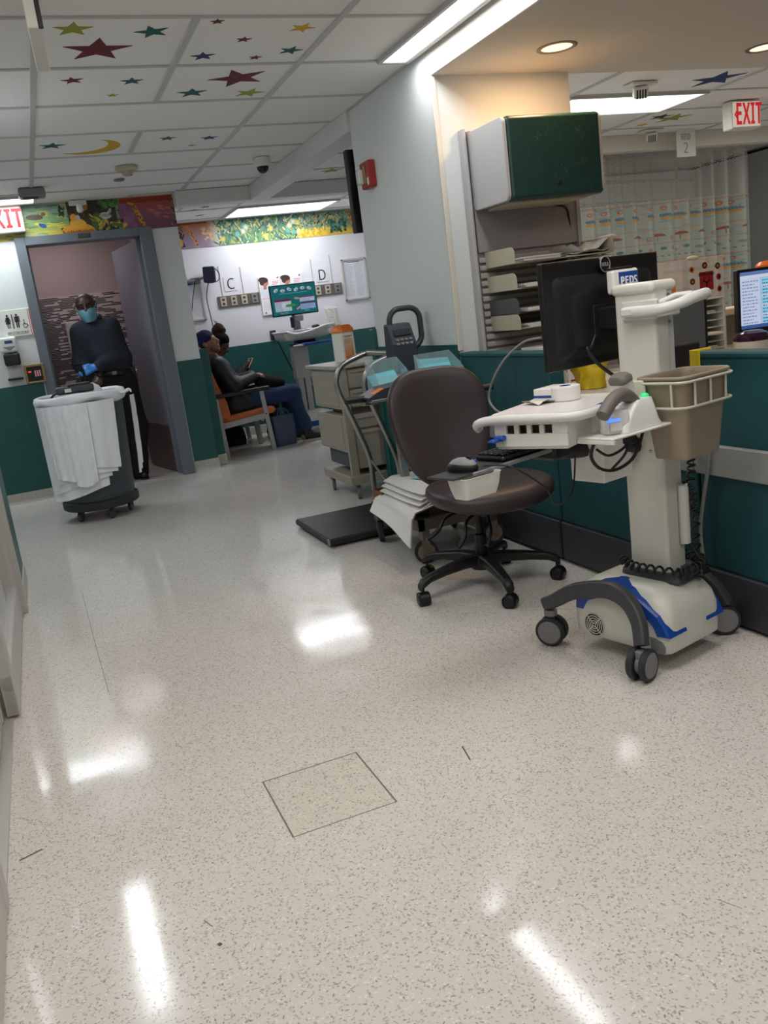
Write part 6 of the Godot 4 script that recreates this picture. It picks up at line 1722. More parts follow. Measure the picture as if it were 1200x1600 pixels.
	part(t, "label", Mb.new(lx).quad(Vector3(-0.045, 0.015, 0.0655), Vector3(0.045, 0.015, 0.0655), Vector3(0.045, 0.185, 0.0655), Vector3(-0.045, 0.185, 0.0655)).box(Vector3(-0.045, 0.015, 0.063), Vector3(0.045, 0.185, 0.065)), M.wipes_label)
	part(t, "cap", Mb.new(lx).loft([ring(0.132, 0.132, 0.03, 0.200), ring(0.132, 0.132, 0.03, 0.222), ring(0.10, 0.10, 0.03, 0.248), ring(0.085, 0.085, 0.03, 0.252)]), M.jar_orange)
	# steel trolley behind the chair
	t = thing("steel_trolley", "stainless trolley with black grips and a low wheeled frame behind the office chair", "trolley", Vector3(1.8, 0, -4.0))
	var b := Mb.new()
	for s in [[1.555, 1.595, -4.29, -3.72], [2.005, 2.045, -4.29, -3.72]]: b.box(Vector3(s[0], 0.165, s[2]), Vector3(s[1], 0.225, s[3]), 0.003)
	for z in [-4.29, -3.755]: b.box(Vector3(1.555, 0.165, z), Vector3(2.045, 0.225, z + 0.035), 0.003)
	part(t, "base_frame", b, M.steel_dull)
	part(t, "pan", Mb.new().box(Vector3(1.59, 0.17, -4.26), Vector3(2.01, 0.178, -3.75)), M.steel_dull)
	for k in 3: part(t, "rivet", Mb.new().ball(Vector3(1.70 + k * 0.13, 0.197, -3.719), Vector3(0.008, 0.008, 0.004), 8), M.chrome)
	for p in [Vector3(1.578, 0, -4.30), Vector3(1.59, 0, -3.735), Vector3(1.995, 0, -3.79), Vector3(1.995, 0, -4.25)]:
		var ax := Vector3(-0.30, 0, 0.95) if p.z > -4.0 else Vector3(0.95, 0, 0.3)
		var c := part(t, "caster", Mb.new().box(p + Vector3(-0.022, 0.118, -0.022), p + Vector3(0.022, 0.166, 0.022), 0.004), M.steel_dull)
		for e in [-1.0, 1.0]: part(c, "fork", Mb.new(Transform3D(Basis(Vector3.UP, atan2(-ax.z, ax.x)), p)).box(Vector3(0.018 * e - 0.002, 0.05, -0.022), Vector3(0.018 * e + 0.002, 0.125, 0.018), 0.001), M.steel_dull)
		part(c, "wheel", Mb.new().lathe(p + Vector3(0, 0.058, 0) - ax.normalized() * 0.014, [Vector2(0.043, 0.0), Vector2(0.054, 0.0), Vector2(0.058, 0.004), Vector2(0.058, 0.024), Vector2(0.054, 0.028), Vector2(0.043, 0.028)], 24, ax), M.tyre)
		part(c, "disc", Mb.new().lathe(p + Vector3(0, 0.058, 0) - ax.normalized() * 0.013, [Vector2(0.0, 0.0), Vector2(0.044, 0.0), Vector2(0.044, 0.026), Vector2(0.0, 0.026)], 24, ax), M.wheel_tan)
	part(t, "post", Mb.new().box(Vector3(1.66, 0.20, -4.13), Vector3(1.705, 0.80, -4.10), 0.004), M.steel)
	part(t, "post", Mb.new().box(Vector3(1.97, 0.20, -4.13), Vector3(2.01, 0.80, -4.10), 0.004), M.steel)
	part(t, "shelf", Mb.new().box(Vector3(1.50, 0.785, -4.28), Vector3(2.04, 0.80, -3.98), 0.004), M.steel)
	var cs := part(t, "console", Mb.new(place(Vector3(1.58, 0.80, -4.05), 0, 0, 0)).prism(PackedVector2Array([Vector2(-0.09, 0.0), Vector2(0.11, 0.0), Vector2(0.11, 0.06), Vector2(0.0, 0.05), Vector2(-0.09, 0.012)]), -0.09, 0.07, 0.003), M.tower_grey)
	part(cs, "orange_sticker", Mb.new(place(Vector3(1.548, 0.836, -4.01), 0, 0, 22.5)).box(Vector3(-0.03, 0, -0.03), Vector3(0.03, 0.002, 0.03)), M.orange_label)
	part(t, "clamp", Mb.new().box(Vector3(1.485, 0.770, -4.12), Vector3(1.56, 0.79, -4.04), 0.003), M.steel)
	part(t, "grip", Mb.new().rod(Vector3(1.40, 0.805, -4.08), Vector3(1.52, 0.803, -4.08), 0.0165, 12), M.black_plastic)
	part(t, "grip", Mb.new().rod(Vector3(1.90, 0.792, -3.80), Vector3(2.034, 0.798, -3.715), 0.0165, 12), M.black_plastic)
	part(t, "grip_stay", Mb.new().rod(Vector3(1.93, 0.793, -3.99), Vector3(1.915, 0.792, -3.80), 0.010, 8), M.steel)
	for s in [[1.60, 1.78, -4.22, 0.862, 0.945, "clear acrylic file holder with blue-green sheets beside the grey indicator tower"], [1.835, 2.04, -4.12, 0.80, 0.945, "clear acrylic file holder with blue-green sheets against the tall green screen"]]:
		var h := thing("acrylic_holder", s[5], "file holder", Vector3((s[0] + s[1]) / 2, 0.80, s[2]), 0, "acrylic holders on the trolley")
		var w: float = s[1] - s[0]
		var y0: float = 0.8005 if s[3] > 0.82 else s[3] + 0.0005
		b = Mb.new()
		b.box(Vector3(s[0], y0, s[2] - 0.05), Vector3(s[1], s[4] + 0.03, s[2] - 0.046)).box(Vector3(s[0], y0, s[2] + 0.10), Vector3(s[1], s[4] - 0.05, s[2] + 0.104)).box(Vector3(s[0], y0, s[2] - 0.046), Vector3(s[1], y0 + 0.004, s[2] + 0.10))
		for x in [s[0], s[1] - 0.004]: b.at(Transform3D(Basis(Vector3.UP, PI / 2), Vector3(x, 0, s[2]))).prism(PackedVector2Array([Vector2(0.05, y0), Vector2(0.05, s[4] + 0.03), Vector2(-0.07, s[4] - 0.03), Vector2(-0.10, s[4] - 0.06), Vector2(-0.10, y0)]), 0, 0.004)
		part(h, "walls", b, M.acrylic)
		var sh := thing("tinted_sheets", "blue-green paper sheets standing in the acrylic holder %s" % ("beside the grey indicator tower" if s[0] < 1.7 else "against the tall green screen"), "papers", Vector3((s[0] + s[1]) / 2, y0 + 0.005, s[2]), 0, "blue-green sheets")
		for k in 3: part(sh, "sheet", Mb.new(place(Vector3((s[0] + s[1]) / 2, y0 + 0.006, s[2] + 0.035 - k * 0.012), -38 + k * 3, 0, -4 if s[0] > 1.8 else 6)).box(Vector3(-w * 0.44, 0.001, 0), Vector3(w * 0.44, 0.115 if s[0] < 1.7 else 0.16, 0.002)), M.paper_cyan)
	# folded paper pads on the trolley, one hanging over
	var rng := RandomNumberGenerator.new(); rng.seed = 61
	var bn := thing("steel_pan", "dull steel box standing in the low frame of the trolley", "box", Vector3(1.83, 0.18, -4.0))
	part(bn, "box", Mb.new().box(Vector3(1.66, 0.179, -4.2), Vector3(1.99, 0.30, -3.80), 0.006), M.steel_dull)
	part(bn, "lip", Mb.new().box(Vector3(1.652, 0.290, -4.208), Vector3(1.998, 0.300, -3.792), 0.003), M.steel_dull)
	for k in 5:
		var pd := thing("paper_pad", "folded white paper pad in the pile on the trolley, %s" % ["lowest, one end hanging down", "second from the bottom", "in the middle of the pile", "second from the top", "topmost"][k], "paper pad", Vector3(1.68, 0.301 + k * 0.014, -3.95), 0, "paper pads on the trolley")
		var rows := []
		var x0 := 1.52 + k * 0.018
		for i in 7:
			var r := []
			var z := -4.16 + i * 0.085 - k * 0.012
			for j in 13:
				var f := j / 12.0
				var x := 1.92 - f * (1.92 - x0)
				var y := 0.310 + k * 0.0145 + 0.003 * sin(i + j * 0.6)
				if x < 1.65: y -= (1.65 - x) * (0.42 if k > 0 else 0.25)
				r.append(Vector3(x, y, z))
			if k == 0:
				for j in 6: r.append(Vector3(x0 - 0.012 - 0.010 * j + 0.012 * sin(i * 0.7), 0.27 - (j + 1) * 0.020 * (0.35 + 0.13 * i), z + 0.012 * j))
			rows.append(r)
		part(pd, "pad", Mb.new().sheet(rows, 0.006), M.paper)
	var cy := thing("tinted_sheet", "blue-green sheet lying on the paper pads under the chair seat", "paper", Vector3(1.80, 0.372, -3.9))
	part(cy, "sheet", Mb.new(place(Vector3(1.80, 0.376, -3.90), 0, 20, 0)).box(Vector3(-0.10, 0, -0.13), Vector3(0.10, 0.0015, 0.13)), M.paper_cyan)
	var cp := thing("brown_carton", "small brown carton with red print on the trolley's corner", "carton", Vector3(1.60, 0.226, -4.20))
	b = Mb.new()
	for s in [[1.55, 1.555, -4.27, -4.14], [1.645, 1.65, -4.27, -4.14], [1.555, 1.645, -4.27, -4.265], [1.555, 1.645, -4.145, -4.14]]: b.box(Vector3(s[0], 0.2265, s[2]), Vector3(s[1], 0.30, s[3]))
	part(cp, "walls", b.box(Vector3(1.555, 0.2265, -4.265), Vector3(1.645, 0.23, -4.145)), M.cardboard)
	part(cp, "print_band", Mb.new().box(Vector3(1.549, 0.24, -4.271), Vector3(1.651, 0.262, -4.139)), M.red_print)

# ---------------------------------------------------------------- wall and barrel by the restroom
func person_sign(t: Node3D, x: Transform3D, dress: bool) -> void:
	var b := Mb.new(x)
	b.prism(ellipse(0.0085, 0.0085, 14, Vector2(0, 0.052)), 0, 0.0015)
	if dress:
		b.prism(PackedVector2Array([Vector2(-0.010, 0.040), Vector2(0.010, 0.040), Vector2(0.024, 0.004), Vector2(0.019, 0.002), Vector2(0.011, 0.022), Vector2(0.019, -0.016), Vector2(-0.019, -0.016), Vector2(-0.011, 0.022), Vector2(-0.019, 0.002), Vector2(-0.024, 0.004)]), 0, 0.0015)
		for s in [-1, 1]: b.box(Vector3(0.003 * s, -0.05, 0), Vector3(0.010 * s, -0.016, 0.0015))
	else:
		b.box(Vector3(-0.013, -0.004, 0), Vector3(0.013, 0.041, 0.0015))
		for s in [-1, 1]:
			b.box(Vector3(0.015 * s, -0.004, 0), Vector3(0.0205 * s, 0.040, 0.0015)); b.box(Vector3(0.002 * s, -0.05, 0), Vector3(0.012 * s, -0.004, 0.0015))
	part(t, "pictogram", b, M.print_black)

func make_entry() -> void:
	var z := -7.945
	var t := thing("restroom_sign", "white restroom sign with figures, wheelchair mark and red stripes on the wall", "sign", Vector3(-0.02, 1.40, z))
	part(t, "plate", Mb.new().box(Vector3(-0.145, 1.395, z), Vector3(0.098, 1.612, z + 0.006), 0.002), M.sign_white)
	person_sign(t, place(Vector3(-0.095, 1.515, z + 0.0062)), true)
	part(t, "divider", Mb.new().box(Vector3(-0.063, 1.46, z + 0.006), Vector3(-0.055, 1.575, z + 0.0077)), M.print_black)
	person_sign(t, place(Vector3(-0.024, 1.515, z + 0.0062)), false)
	var b := Mb.new()
	var wl := []
	for k in 12: wl.append(Vector3(0.031 + cos(PI * 0.45 + k * 0.47) * 0.017, 1.478 + sin(PI * 0.45 + k * 0.47) * 0.017, z + 0.0065))
	b.tube(wl, 0.0022, 6).rod(Vector3(0.026, 1.512, z + 0.0065), Vector3(0.030, 1.488, z + 0.0065), 0.0025, 6).rod(Vector3(0.030, 1.490, z + 0.0065), Vector3(0.046, 1.488, z + 0.0065), 0.0022, 6).rod(Vector3(0.046, 1.488, z + 0.0065), Vector3(0.056, 1.468, z + 0.0065), 0.0022, 6).ball(Vector3(0.026, 1.519, z + 0.0065), Vector3(0.005, 0.005, 0.002), 8)
	part(t, "wheelchair_mark", b, M.print_black)
	words(t, "lettering", "RESTROOM", place(Vector3(-0.035, 1.420, z + 0.0065)), 0.023, M.print_black)
	for x in [0.070, 0.082]: part(t, "stripe", Mb.new().box(Vector3(x - 0.0022, 1.397, z + 0.006), Vector3(x + 0.0022, 1.610, z + 0.0072)), M.print_red)
	# sanitiser dispenser
	t = thing("soap_dispenser", "white and black hand sanitiser dispenser on the wall below the restroom sign", "dispenser", Vector3(-0.14, 1.05, z))
	part(t, "hood", Mb.new().rbox(Vector3(-0.13, 1.335, z + 0.05), Vector3(0.135, 0.125, 0.10), 0.02, 3), M.white_plastic)
	part(t, "badge", Mb.new().box(Vector3(-0.155, 1.345, z + 0.1), Vector3(-0.095, 1.368, z + 0.1015)), M.print_blue)
	part(t, "arrow_mark", Mb.new(place(Vector3(-0.125, 1.30, z + 0.1))).prism(PackedVector2Array([Vector2(-0.05, 0.02), Vector2(0.05, 0.02), Vector2(0, -0.015)]), 0, 0.0015), M.hub_grey)
	part(t, "pump_housing", Mb.new().rbox(Vector3(-0.125, 1.215, z + 0.05), Vector3(0.125, 0.10, 0.10), 0.018, 3), M.black_plastic)
	part(t, "nozzle", Mb.new().box(Vector3(-0.135, 1.15, z + 0.06), Vector3(-0.10, 1.18, z + 0.09), 0.006), M.hub_grey)
	part(t, "back_plate", Mb.new().box(Vector3(-0.185, 1.05, z), Vector3(-0.075, 1.17, z + 0.008), 0.003), M.white_plastic)
	part(t, "drip_tray", Mb.new().box(Vector3(-0.19, 1.045, z), Vector3(-0.07, 1.066, z + 0.09), 0.005), M.black_plastic)
	t = thing("keypad", "black keypad with red light in a brass frame beside the restroom door", "keypad", Vector3(0.02, 1.0, z))
	b = Mb.new()
	for s in [[-0.055, -0.035, 1.0, 1.155], [0.083, 0.103, 1.0, 1.155], [-0.035, 0.083, 1.135, 1.155], [-0.035, 0.083, 1.0, 1.012]]: b.box(Vector3(s[0], s[2], z), Vector3(s[1], s[3], z + 0.05), 0.002)
	part(t, "brass_frame", b, M.brass)
	part(t, "panel", Mb.new().box(Vector3(-0.035, 1.012, z), Vector3(0.083, 1.135, z + 0.02), 0.002), M.phone_black)
	part(t, "indicator", Mb.new().box(Vector3(-0.025, 1.090, z + 0.02), Vector3(-0.002, 1.100, z + 0.022)), M.led_red)
	for k in 12: part(t, "key", Mb.new().box(Vector3(0.022 + (k % 3) * 0.018, 1.052 + (k / 3) * 0.013, z + 0.02), Vector3(0.034 + (k % 3) * 0.018, 1.061 + (k / 3) * 0.013, z + 0.0225)), M.key_pink)
	# stainless dispenser inside the restroom
	t = thing("towel_dispenser", "pale steel towel dispenser on the striped restroom wall", "dispenser", Vector3(0.52, 1.16, -9.41))
	part(t, "box", Mb.new().box(Vector3(0.40, 1.16, -9.41), Vector3(0.66, 1.50, -9.31), 0.006), M.aluminium)
	part(t, "door", Mb.new().box(Vector3(0.415, 1.20, -9.312), Vector3(0.645, 1.485, -9.304), 0.003), M.aluminium)
	t = thing("restroom_lamp", "plain ceiling lamp inside the restroom", "lamp", Vector3(0.35, 2.42, -8.8))
	part(t, "diffuser", Mb.new().rbox(Vector3(0.35, 2.40, -8.8), Vector3(0.5, 0.03, 0.2), 0.012, 2), M.tube_panel)
	part(t, "mount", Mb.new().box(Vector3(0.12, 2.415, -8.88), Vector3(0.58, 2.46, -8.72)), M.sign_white)
	var l := AreaLight3D.new()
	l.name = "lamp_light"; l.area_size = Vector2(0.48, 0.18); l.light_color = Color(1.0, 0.93, 0.93); l.light_energy = 0.34; l.area_range = 6.0; l.area_attenuation = 2.0; l.shadow_enabled = true
	t.add_child(l, true)
	l.transform = Transform3D(Basis(Vector3.RIGHT, -PI / 2), Vector3(0, -0.04, 0))
	# waste barrel on a dolly
	var o := Vector3(0.29, 0, -6.72)
	t = thing("waste_barrel", "grey round waste barrel on a wheeled dolly hung with white bags", "waste barrel", o)
	part(t, "barrel", Mb.new().lathe(o, [Vector2(0, 0.115), Vector2(0.245, 0.115), Vector2(0.252, 0.13), Vector2(0.290, 0.86), Vector2(0.298, 0.865), Vector2(0.300, 0.895), Vector2(0.284, 0.897), Vector2(0.276, 0.86), Vector2(0.245, 0.14), Vector2(0, 0.13)], 40), M.bin_grey)
	var dl := part(t, "dolly", Mb.new().lathe(o, [Vector2(0, 0.085), Vector2(0.262, 0.085), Vector2(0.275, 0.095), Vector2(0.275, 0.145), Vector2(0.262, 0.150), Vector2(0.258, 0.118), Vector2(0, 0.112)], 40), M.tyre)
	for k in 5:
		var a := 0.25 + TAU * k / 5
		var c := o + Vector3(sin(a), 0, cos(a)) * 0.20
		var cs := part(dl, "caster", Mb.new().box(c + Vector3(-0.018, 0.04, -0.018), c + Vector3(0.018, 0.086, 0.018), 0.003).lathe(c + Vector3(-0.012, 0.037, 0), [Vector2(0, 0), Vector2(0.034, 0), Vector2(0.037, 0.004), Vector2(0.037, 0.02), Vector2(0.034, 0.024), Vector2(0, 0.024)], 18, Vector3(0.9, 0, 0.4)), M.cart_grey)
	for a in [0.62, 0.62 + PI]:
		var d := Vector3(sin(a), 0, cos(a))
		part(t, "handle", Mb.new(Transform3D(Basis(Vector3.UP, a), o + d * 0.288)).box(Vector3(-0.055, 0.695, -0.005), Vector3(0.055, 0.72, 0.045), 0.006).box(Vector3(-0.055, 0.70, -0.01), Vector3(0.055, 0.83, 0.012), 0.006), M.cart_grey)
	# liner folded over the rim
	var ln := thing("bin_liner", "white plastic liner folded over the rim of the grey barrel", "bin liner", o + Vector3(0, 0.86, 0))
	var rng := RandomNumberGenerator.new(); rng.seed = 19
	var rings := []
	for s in [[0.274, 0.80], [0.276, 0.90], [0.290, 0.922], [0.312, 0.915], [0.322, 0.892], [0.319, 0.868], [0.308, 0.852], [0.3015, 0.85]]:
		var r := []
		for k in 72:
			var a := TAU * k / 72
			var wob := 0.004 * sin(a * 9 + s[1] * 20) + 0.003 * sin(a * 17.0 + 1.0)
			var tilt: float = 0.006 * sin(a * 3.0) + (0.012 * sin(a * 5 + 2.0) if s[1] < 0.87 and s[0] > 0.30 else 0.0)
			r.append(o + Vector3(cos(a) * (s[0] + wob * (1.0 if s[0] > 0.28 else 0.2)), s[1] + tilt, -sin(a) * (s[0] + wob * (1.0 if s[0] > 0.28 else 0.2))))
		rings.append(r)
	part(ln, "film", Mb.new().loft(rings, true, false), M.bag_film)
	part(ln, "knot", Mb.new().tube(smooth([o + Vector3(0.26, 0.89, 0.16), o + Vector3(0.29, 0.885, 0.18), o + Vector3(0.33, 0.90, 0.17), o + Vector3(0.345, 0.88, 0.18)]), [0.014, 0.013, 0.012, 0.011, 0.010, 0.009, 0.009, 0.010, 0.011, 0.012, 0.013, 0.013, 0.012, 0.011, 0.010, 0.008, 0.006, 0.004, 0.003], 7), M.bag_film)
	part(ln, "bag_tuft", Mb.new().loft([ring(0.16, 0.08, 0.035, 0.86, Vector2(o.x + 0.06, o.z - 0.1)), ring(0.2, 0.1, 0.04, 0.91, Vector2(o.x + 0.07, o.z - 0.1)), ring(0.12, 0.06, 0.028, 0.95, Vector2(o.x + 0.09, o.z - 0.1)), ring(0.02, 0.02, 0.008, 0.975, Vector2(o.x + 0.1, o.z - 0.1))]), M.bag_film)
	# spare bags hanging down the side, layer over layer
	var bags := [[-82, -40, 0.33, "narrow white bag at the outer end of the row hung on the barrel"], [-74, 16, 0.245, "longest white bag hung on the barrel, undermost"], [-66, 22, 0.30, "white bag hung on the barrel with a stepped lower corner"], [-56, 30, 0.345, "white bag hung on the barrel reaching the grey handle"], [-30, 34, 0.40, "short white bag hung on the barrel beside the grey handle"], [-50, -12, 0.36, "crinkled white bag hung in the middle of the row on the barrel"], [-24, 2, 0.33, "narrow pleated white bag on top of the row on the barrel"], [56, 68, 0.36, "thin white bag strip hanging beyond the barrel's grey handle"]]
	for k in bags.size():
		var s = bags[k]
		var bg := thing("hanging_bag", s[3], "plastic bag", o + Vector3(0, 0.6, 0.3), 0, "white bags hung on the barrel")
		var rows := []
		var n := 26
		for i in 15:
			var f := i / 14.0
			var y: float = lerpf(s[2], 0.862, f)
			var r := []
			for j in n + 1:
				var u := float(j) / n
				var a: float = deg_to_rad(lerpf(s[0], s[1], u) * (0.86 + 0.14 * f) + (1.0 - f) * -3.0)
				var rad := lerpf(0.330, 0.3225, f) + 0.0095 * k + 0.005 * sin(u * 19.0 + k * 2.0) * (1.0 - 0.6 * f) + (0.006 * sin(f * 60.0 + u * 4.0) if k in [5, 6] else 0.0) + rng.randf_range(-0.0012, 0.0012)
				var yy := y - (0.035 * (1.0 - u) + 0.03 * sin(u * 3.0 + k)) * (1.0 - f)
				r.append(o + Vector3(sin(a) * rad, yy, cos(a) * rad))
			rows.append(r)
		part(bg, "film", Mb.new().sheet(rows, 0.002), M.bag_film)
	var dv := thing("black_case", "black plastic case with a white sticker lying on the rim of the barrel", "case", o + Vector3(-0.03, 0.918, 0.06), 4)
	var dx := world_of(dv)
	part(dv, "shell", Mb.new(dx).rbox(Vector3(0, 0.034, 0), Vector3(0.26, 0.055, 0.11), 0.018, 3), M.cart_grey)
	part(dv, "lid", Mb.new(dx).rbox(Vector3(0.03, 0.064, 0), Vector3(0.16, 0.02, 0.09), 0.009, 2), M.black_plastic)
	part(dv, "sticker", Mb.new(dx).box(Vector3(-0.075, 0.02, 0.055), Vector3(-0.03, 0.045, 0.0565)), M.sign_white)
	part(dv, "strap", Mb.new(dx).tube(smooth([Vector3(-0.12, 0.03, 0.04), Vector3(-0.16, 0.01, 0.04), Vector3(-0.175, -0.012, 0.03)]), 0.008, 7), M.black_plastic)

# ---------------------------------------------------------------- alcove with seats
func outlet_strip(x0: float, x1: float, n: int, label: String) -> void:
	var t := thing("outlet_strip", label, "outlet strip", Vector3((x0 + x1) / 2, 1.47, -10.0), 0, "steel outlet strips on the alcove wall")
	part(t, "plate", Mb.new().box(Vector3(x0, 1.472, -10.0), Vector3(x1, 1.60, -9.985), 0.003), M.steel_dull)
	for k in n:
		var x := lerpf(x0, x1, (k + 0.5) / n)
		var o := part(t, "outlet", Mb.new().box(Vector3(x - 0.034, 1.486, -9.986), Vector3(x + 0.034, 1.588, -9.978), 0.003), M.tray_beige if k < n - 1 else M.hub_grey)
		for y in [1.515, 1.56]: part(o, "socket", Mb.new(place(Vector3(x, y, -9.978))).prism(ellipse(0.016, 0.013, 12), 0, 0.002), M.kick)

func seat_frame(t: Node3D) -> void:   # waiting-room armchair: local x forward, z across
	var x := world_of(t)
	for z in [0.0, -0.56]:
		for s in [[Vector3(0.0, 0, z), Vector3(-0.03, 0.61, z)], [Vector3(0.475, 0, z), Vector3(0.43, 0.61, z)]]:
			var a: Vector3 = s[0]
			var d: Vector3 = s[1] - s[0]
			part(t, "leg", Mb.new(x * Transform3D(Basis(Vector3.BACK, atan2(-d.x, d.y)), a)).box(Vector3(-0.022, 0.0, -0.013), Vector3(0.022, d.length(), 0.013), 0.004), M.chair_metal)
		part(t, "side_rail", Mb.new(x * place(Vector3(0.01, 0.285, z), 0, 0, 5)).box(Vector3(0, 0, -0.010), Vector3(0.455, 0.055, 0.010), 0.003), M.chair_metal)
		part(t, "armrest", Mb.new(x * place(Vector3(-0.07, 0.585, z), 0, 0, 1.5)).rbox(Vector3(0.29, 0.02, 0), Vector3(0.60, 0.042, 0.055), 0.014, 3), M.arm_black)
	for k in 2: part(t, "cross_bar", Mb.new(x).box(Vector3(0.05 + k * 0.34, 0.30, -0.55), Vector3(0.08 + k * 0.34, 0.33, -0.01), 0.003), M.chair_metal)
	var rows := []
	for s in [[0.0, 0.335], [0.03, 0.33], [0.46, 0.355], [0.53, 0.365], [0.56, 0.395], [0.545, 0.425], [0.48, 0.435], [0.10, 0.405], [0.0, 0.395]]: rows.append(Vector2(s[0], s[1]))
	part(t, "seat_cushion", Mb.new(x).prism(PackedVector2Array(rows), -0.535, -0.025, 0.012), M.orange_vinyl)
	part(t, "backrest", Mb.new(x).prism(PackedVector2Array([Vector2(0.03, 0.345), Vector2(0.10, 0.40), Vector2(0.085, 0.53), Vector2(0.02, 0.72), Vector2(-0.06, 1.02), Vector2(-0.085, 1.10), Vector2(-0.115, 1.105), Vector2(-0.125, 1.06), Vector2(-0.06, 0.72), Vector2(-0.01, 0.50), Vector2(0.0, 0.36)]), -0.535, -0.025, 0.010), M.orange_vinyl)
	for z in [-0.006, -0.554]: part(t, "bolt", Mb.new(x).ball(Vector3(0.445, 0.37, z + 0.02), Vector3(0.008, 0.008, 0.004), 8), M.black_plastic)

func make_alcove() -> void:
	var wz := -9.992
	for s in [["C", 2.264, 1.722], ["D", 3.359, 1.707]]:
		var o := thing("wall_letter", "black letter %s on the white alcove wall" % s[0], "letter", Vector3(s[1], s[2], -10.0), 0, "bay letters on the alcove wall")
		part(o, "backing", Mb.new().box(Vector3(s[1] - 0.075, s[2] - 0.075, -10.0), Vector3(s[1] + 0.075, s[2] + 0.085, -9.995), 0.001), M.wall_bright)
		words(o, "lettering", s[0], place(Vector3(s[1], s[2], -9.9942)), 0.112, M.print_black)
	outlet_strip(2.09, 2.575, 4, "steel strip of four outlets under the letter C")
	outlet_strip(2.98, 3.585, 5, "steel strip of outlets under the letter D, partly behind the screen")
	for k in 2:
		var p := thing("poster", ["printed poster of a head in profile beside the letter C strip, half behind the screen", "printed poster of a head in profile rising behind the cart's screen"][k], "poster", Vector3(2.715 + k * 0.262, 1.334, wz), 0, "profile posters")
		var x0 := 2.586 + k * 0.264
		part(p, "print", Mb.new().quad(Vector3(x0, 1.335, wz + 0.012), Vector3(x0 + 0.256, 1.335, wz + 0.012), Vector3(x0 + 0.256, 1.757, wz + 0.012), Vector3(x0, 1.757, wz + 0.012)), M.poster)
		part(p, "board", Mb.new().box(Vector3(x0 - 0.002, 1.333, wz - 0.005), Vector3(x0 + 0.258, 1.759, wz + 0.0115), 0.001), M.sign_white)
	for s in [["notice_frame", "notice", 3.607, 3.92, 1.376, 1.857, "silver-framed printed notice at the end of the alcove wall"], ["form_board", "form", 1.655, 1.93, 1.362, 1.80, "framed printed form on the alcove wall behind the seats"]]:
		var t := thing(s[0], s[6], "notice", Vector3((s[2] + s[3]) / 2, s[4], wz))
		var b := Mb.new()
		for r in [[s[2], s[2] + 0.024, s[4], s[5]], [s[3] - 0.024, s[3], s[4], s[5]], [s[2], s[3], s[4], s[4] + 0.024], [s[2], s[3], s[5] - 0.024, s[5]]]: b.box(Vector3(r[0], r[2], wz - 0.006), Vector3(r[1], r[3], wz + 0.018), 0.004)
		part(t, "frame", b, M.aluminium)
		part(t, "print", Mb.new().quad(Vector3(s[2] + 0.02, s[4] + 0.02, wz + 0.004), Vector3(s[3] - 0.02, s[4] + 0.02, wz + 0.004), Vector3(s[3] - 0.02, s[5] - 0.02, wz + 0.004), Vector3(s[2] + 0.02, s[5] - 0.02, wz + 0.004)), M[s[1]])
		if s[0] == "form_board": part(t, "clip", Mb.new().box(Vector3(1.78, 1.765, wz + 0.004), Vector3(1.90, 1.79, wz + 0.024), 0.003), M.blue_plastic)
	# pressure gauge on its wall arm
	var g := thing("pressure_gauge", "dark blue blood pressure unit on a wall arm with looping cords", "medical gauge", Vector3(1.99, 1.85, wz))
	part(g, "body", Mb.new(place(Vector3(2.02, 1.845, -9.88), 4, -16, -4)).rbox(Vector3(), Vector3(0.135, 0.17, 0.09), 0.02, 3), flat("gauge_navy", rgb(28, 30, 58), 0.4))
	part(g, "wall_arm", Mb.new().rod(Vector3(1.90, 1.80, wz), Vector3(1.98, 1.83, -9.90), 0.014).box(Vector3(1.82, 1.76, -10.0), Vector3(1.93, 1.83, -9.965), 0.006).rod(Vector3(1.78, 1.80, -9.97), Vector3(1.86, 1.79, -9.95), 0.02), M.hub_grey)
	part(g, "cord", Mb.new().tube(smooth([Vector3(2.09, 1.90, -9.86), Vector3(2.13, 1.84, -9.88), Vector3(2.11, 1.77, -9.9), Vector3(2.02, 1.755, -9.9), Vector3(1.95, 1.77, -9.9)]), 0.005, 6).tube(smooth([Vector3(2.0, 1.76, -9.9), Vector3(1.96, 1.6, -9.94), Vector3(1.975, 1.35, -9.95), Vector3(1.985, 1.12, -9.95), Vector3(1.95, 1.05, -9.95)]), 0.005, 6).tube(smooth([Vector3(1.86, 1.79, -9.93), Vector3(1.78, 1.5, -9.95), Vector3(1.74, 1.2, -9.95), Vector3(1.74, 1.06, -9.95)]), 0.005, 6), M.cord_black)
	var t := thing("wall_outlet", "grey wall outlet with a black plug above the green wainscot", "outlet", Vector3(2.665, 1.04, wz))
	part(t, "plate", Mb.new().box(Vector3(2.628, 1.043, -10.0), Vector3(2.70, 1.155, -9.985), 0.003), M.kick)
	part(t, "plug", Mb.new().box(Vector3(2.65, 1.075, -9.985), Vector3(2.69, 1.115, -9.95), 0.006), M.cord_black)
	part(t, "cord", Mb.new().tube(smooth([Vector3(2.67, 1.09, -9.95), Vector3(2.70, 1.0, -9.92), Vector3(2.78, 0.75, -9.9), Vector3(2.84, 0.55, -9.85), Vector3(2.90, 0.36, -9.72), Vector3(2.92, 0.22, -9.58)]), 0.010, 7), M.cord_black)
	t = thing("wire_holder", "white wire holder for glove boxes on the alcove wall", "holder", Vector3(3.40, 1.12, wz))
	var b := Mb.new()
	for x in [3.335, 3.40, 3.46]: b.tube(smooth([Vector3(x, 1.32, -9.985), Vector3(x, 1.31, -9.93), Vector3(x + 0.004, 1.20, -9.90), Vector3(x + 0.004, 1.125, -9.90), Vector3(x, 1.12, -9.985)], 4), 0.005, 6)
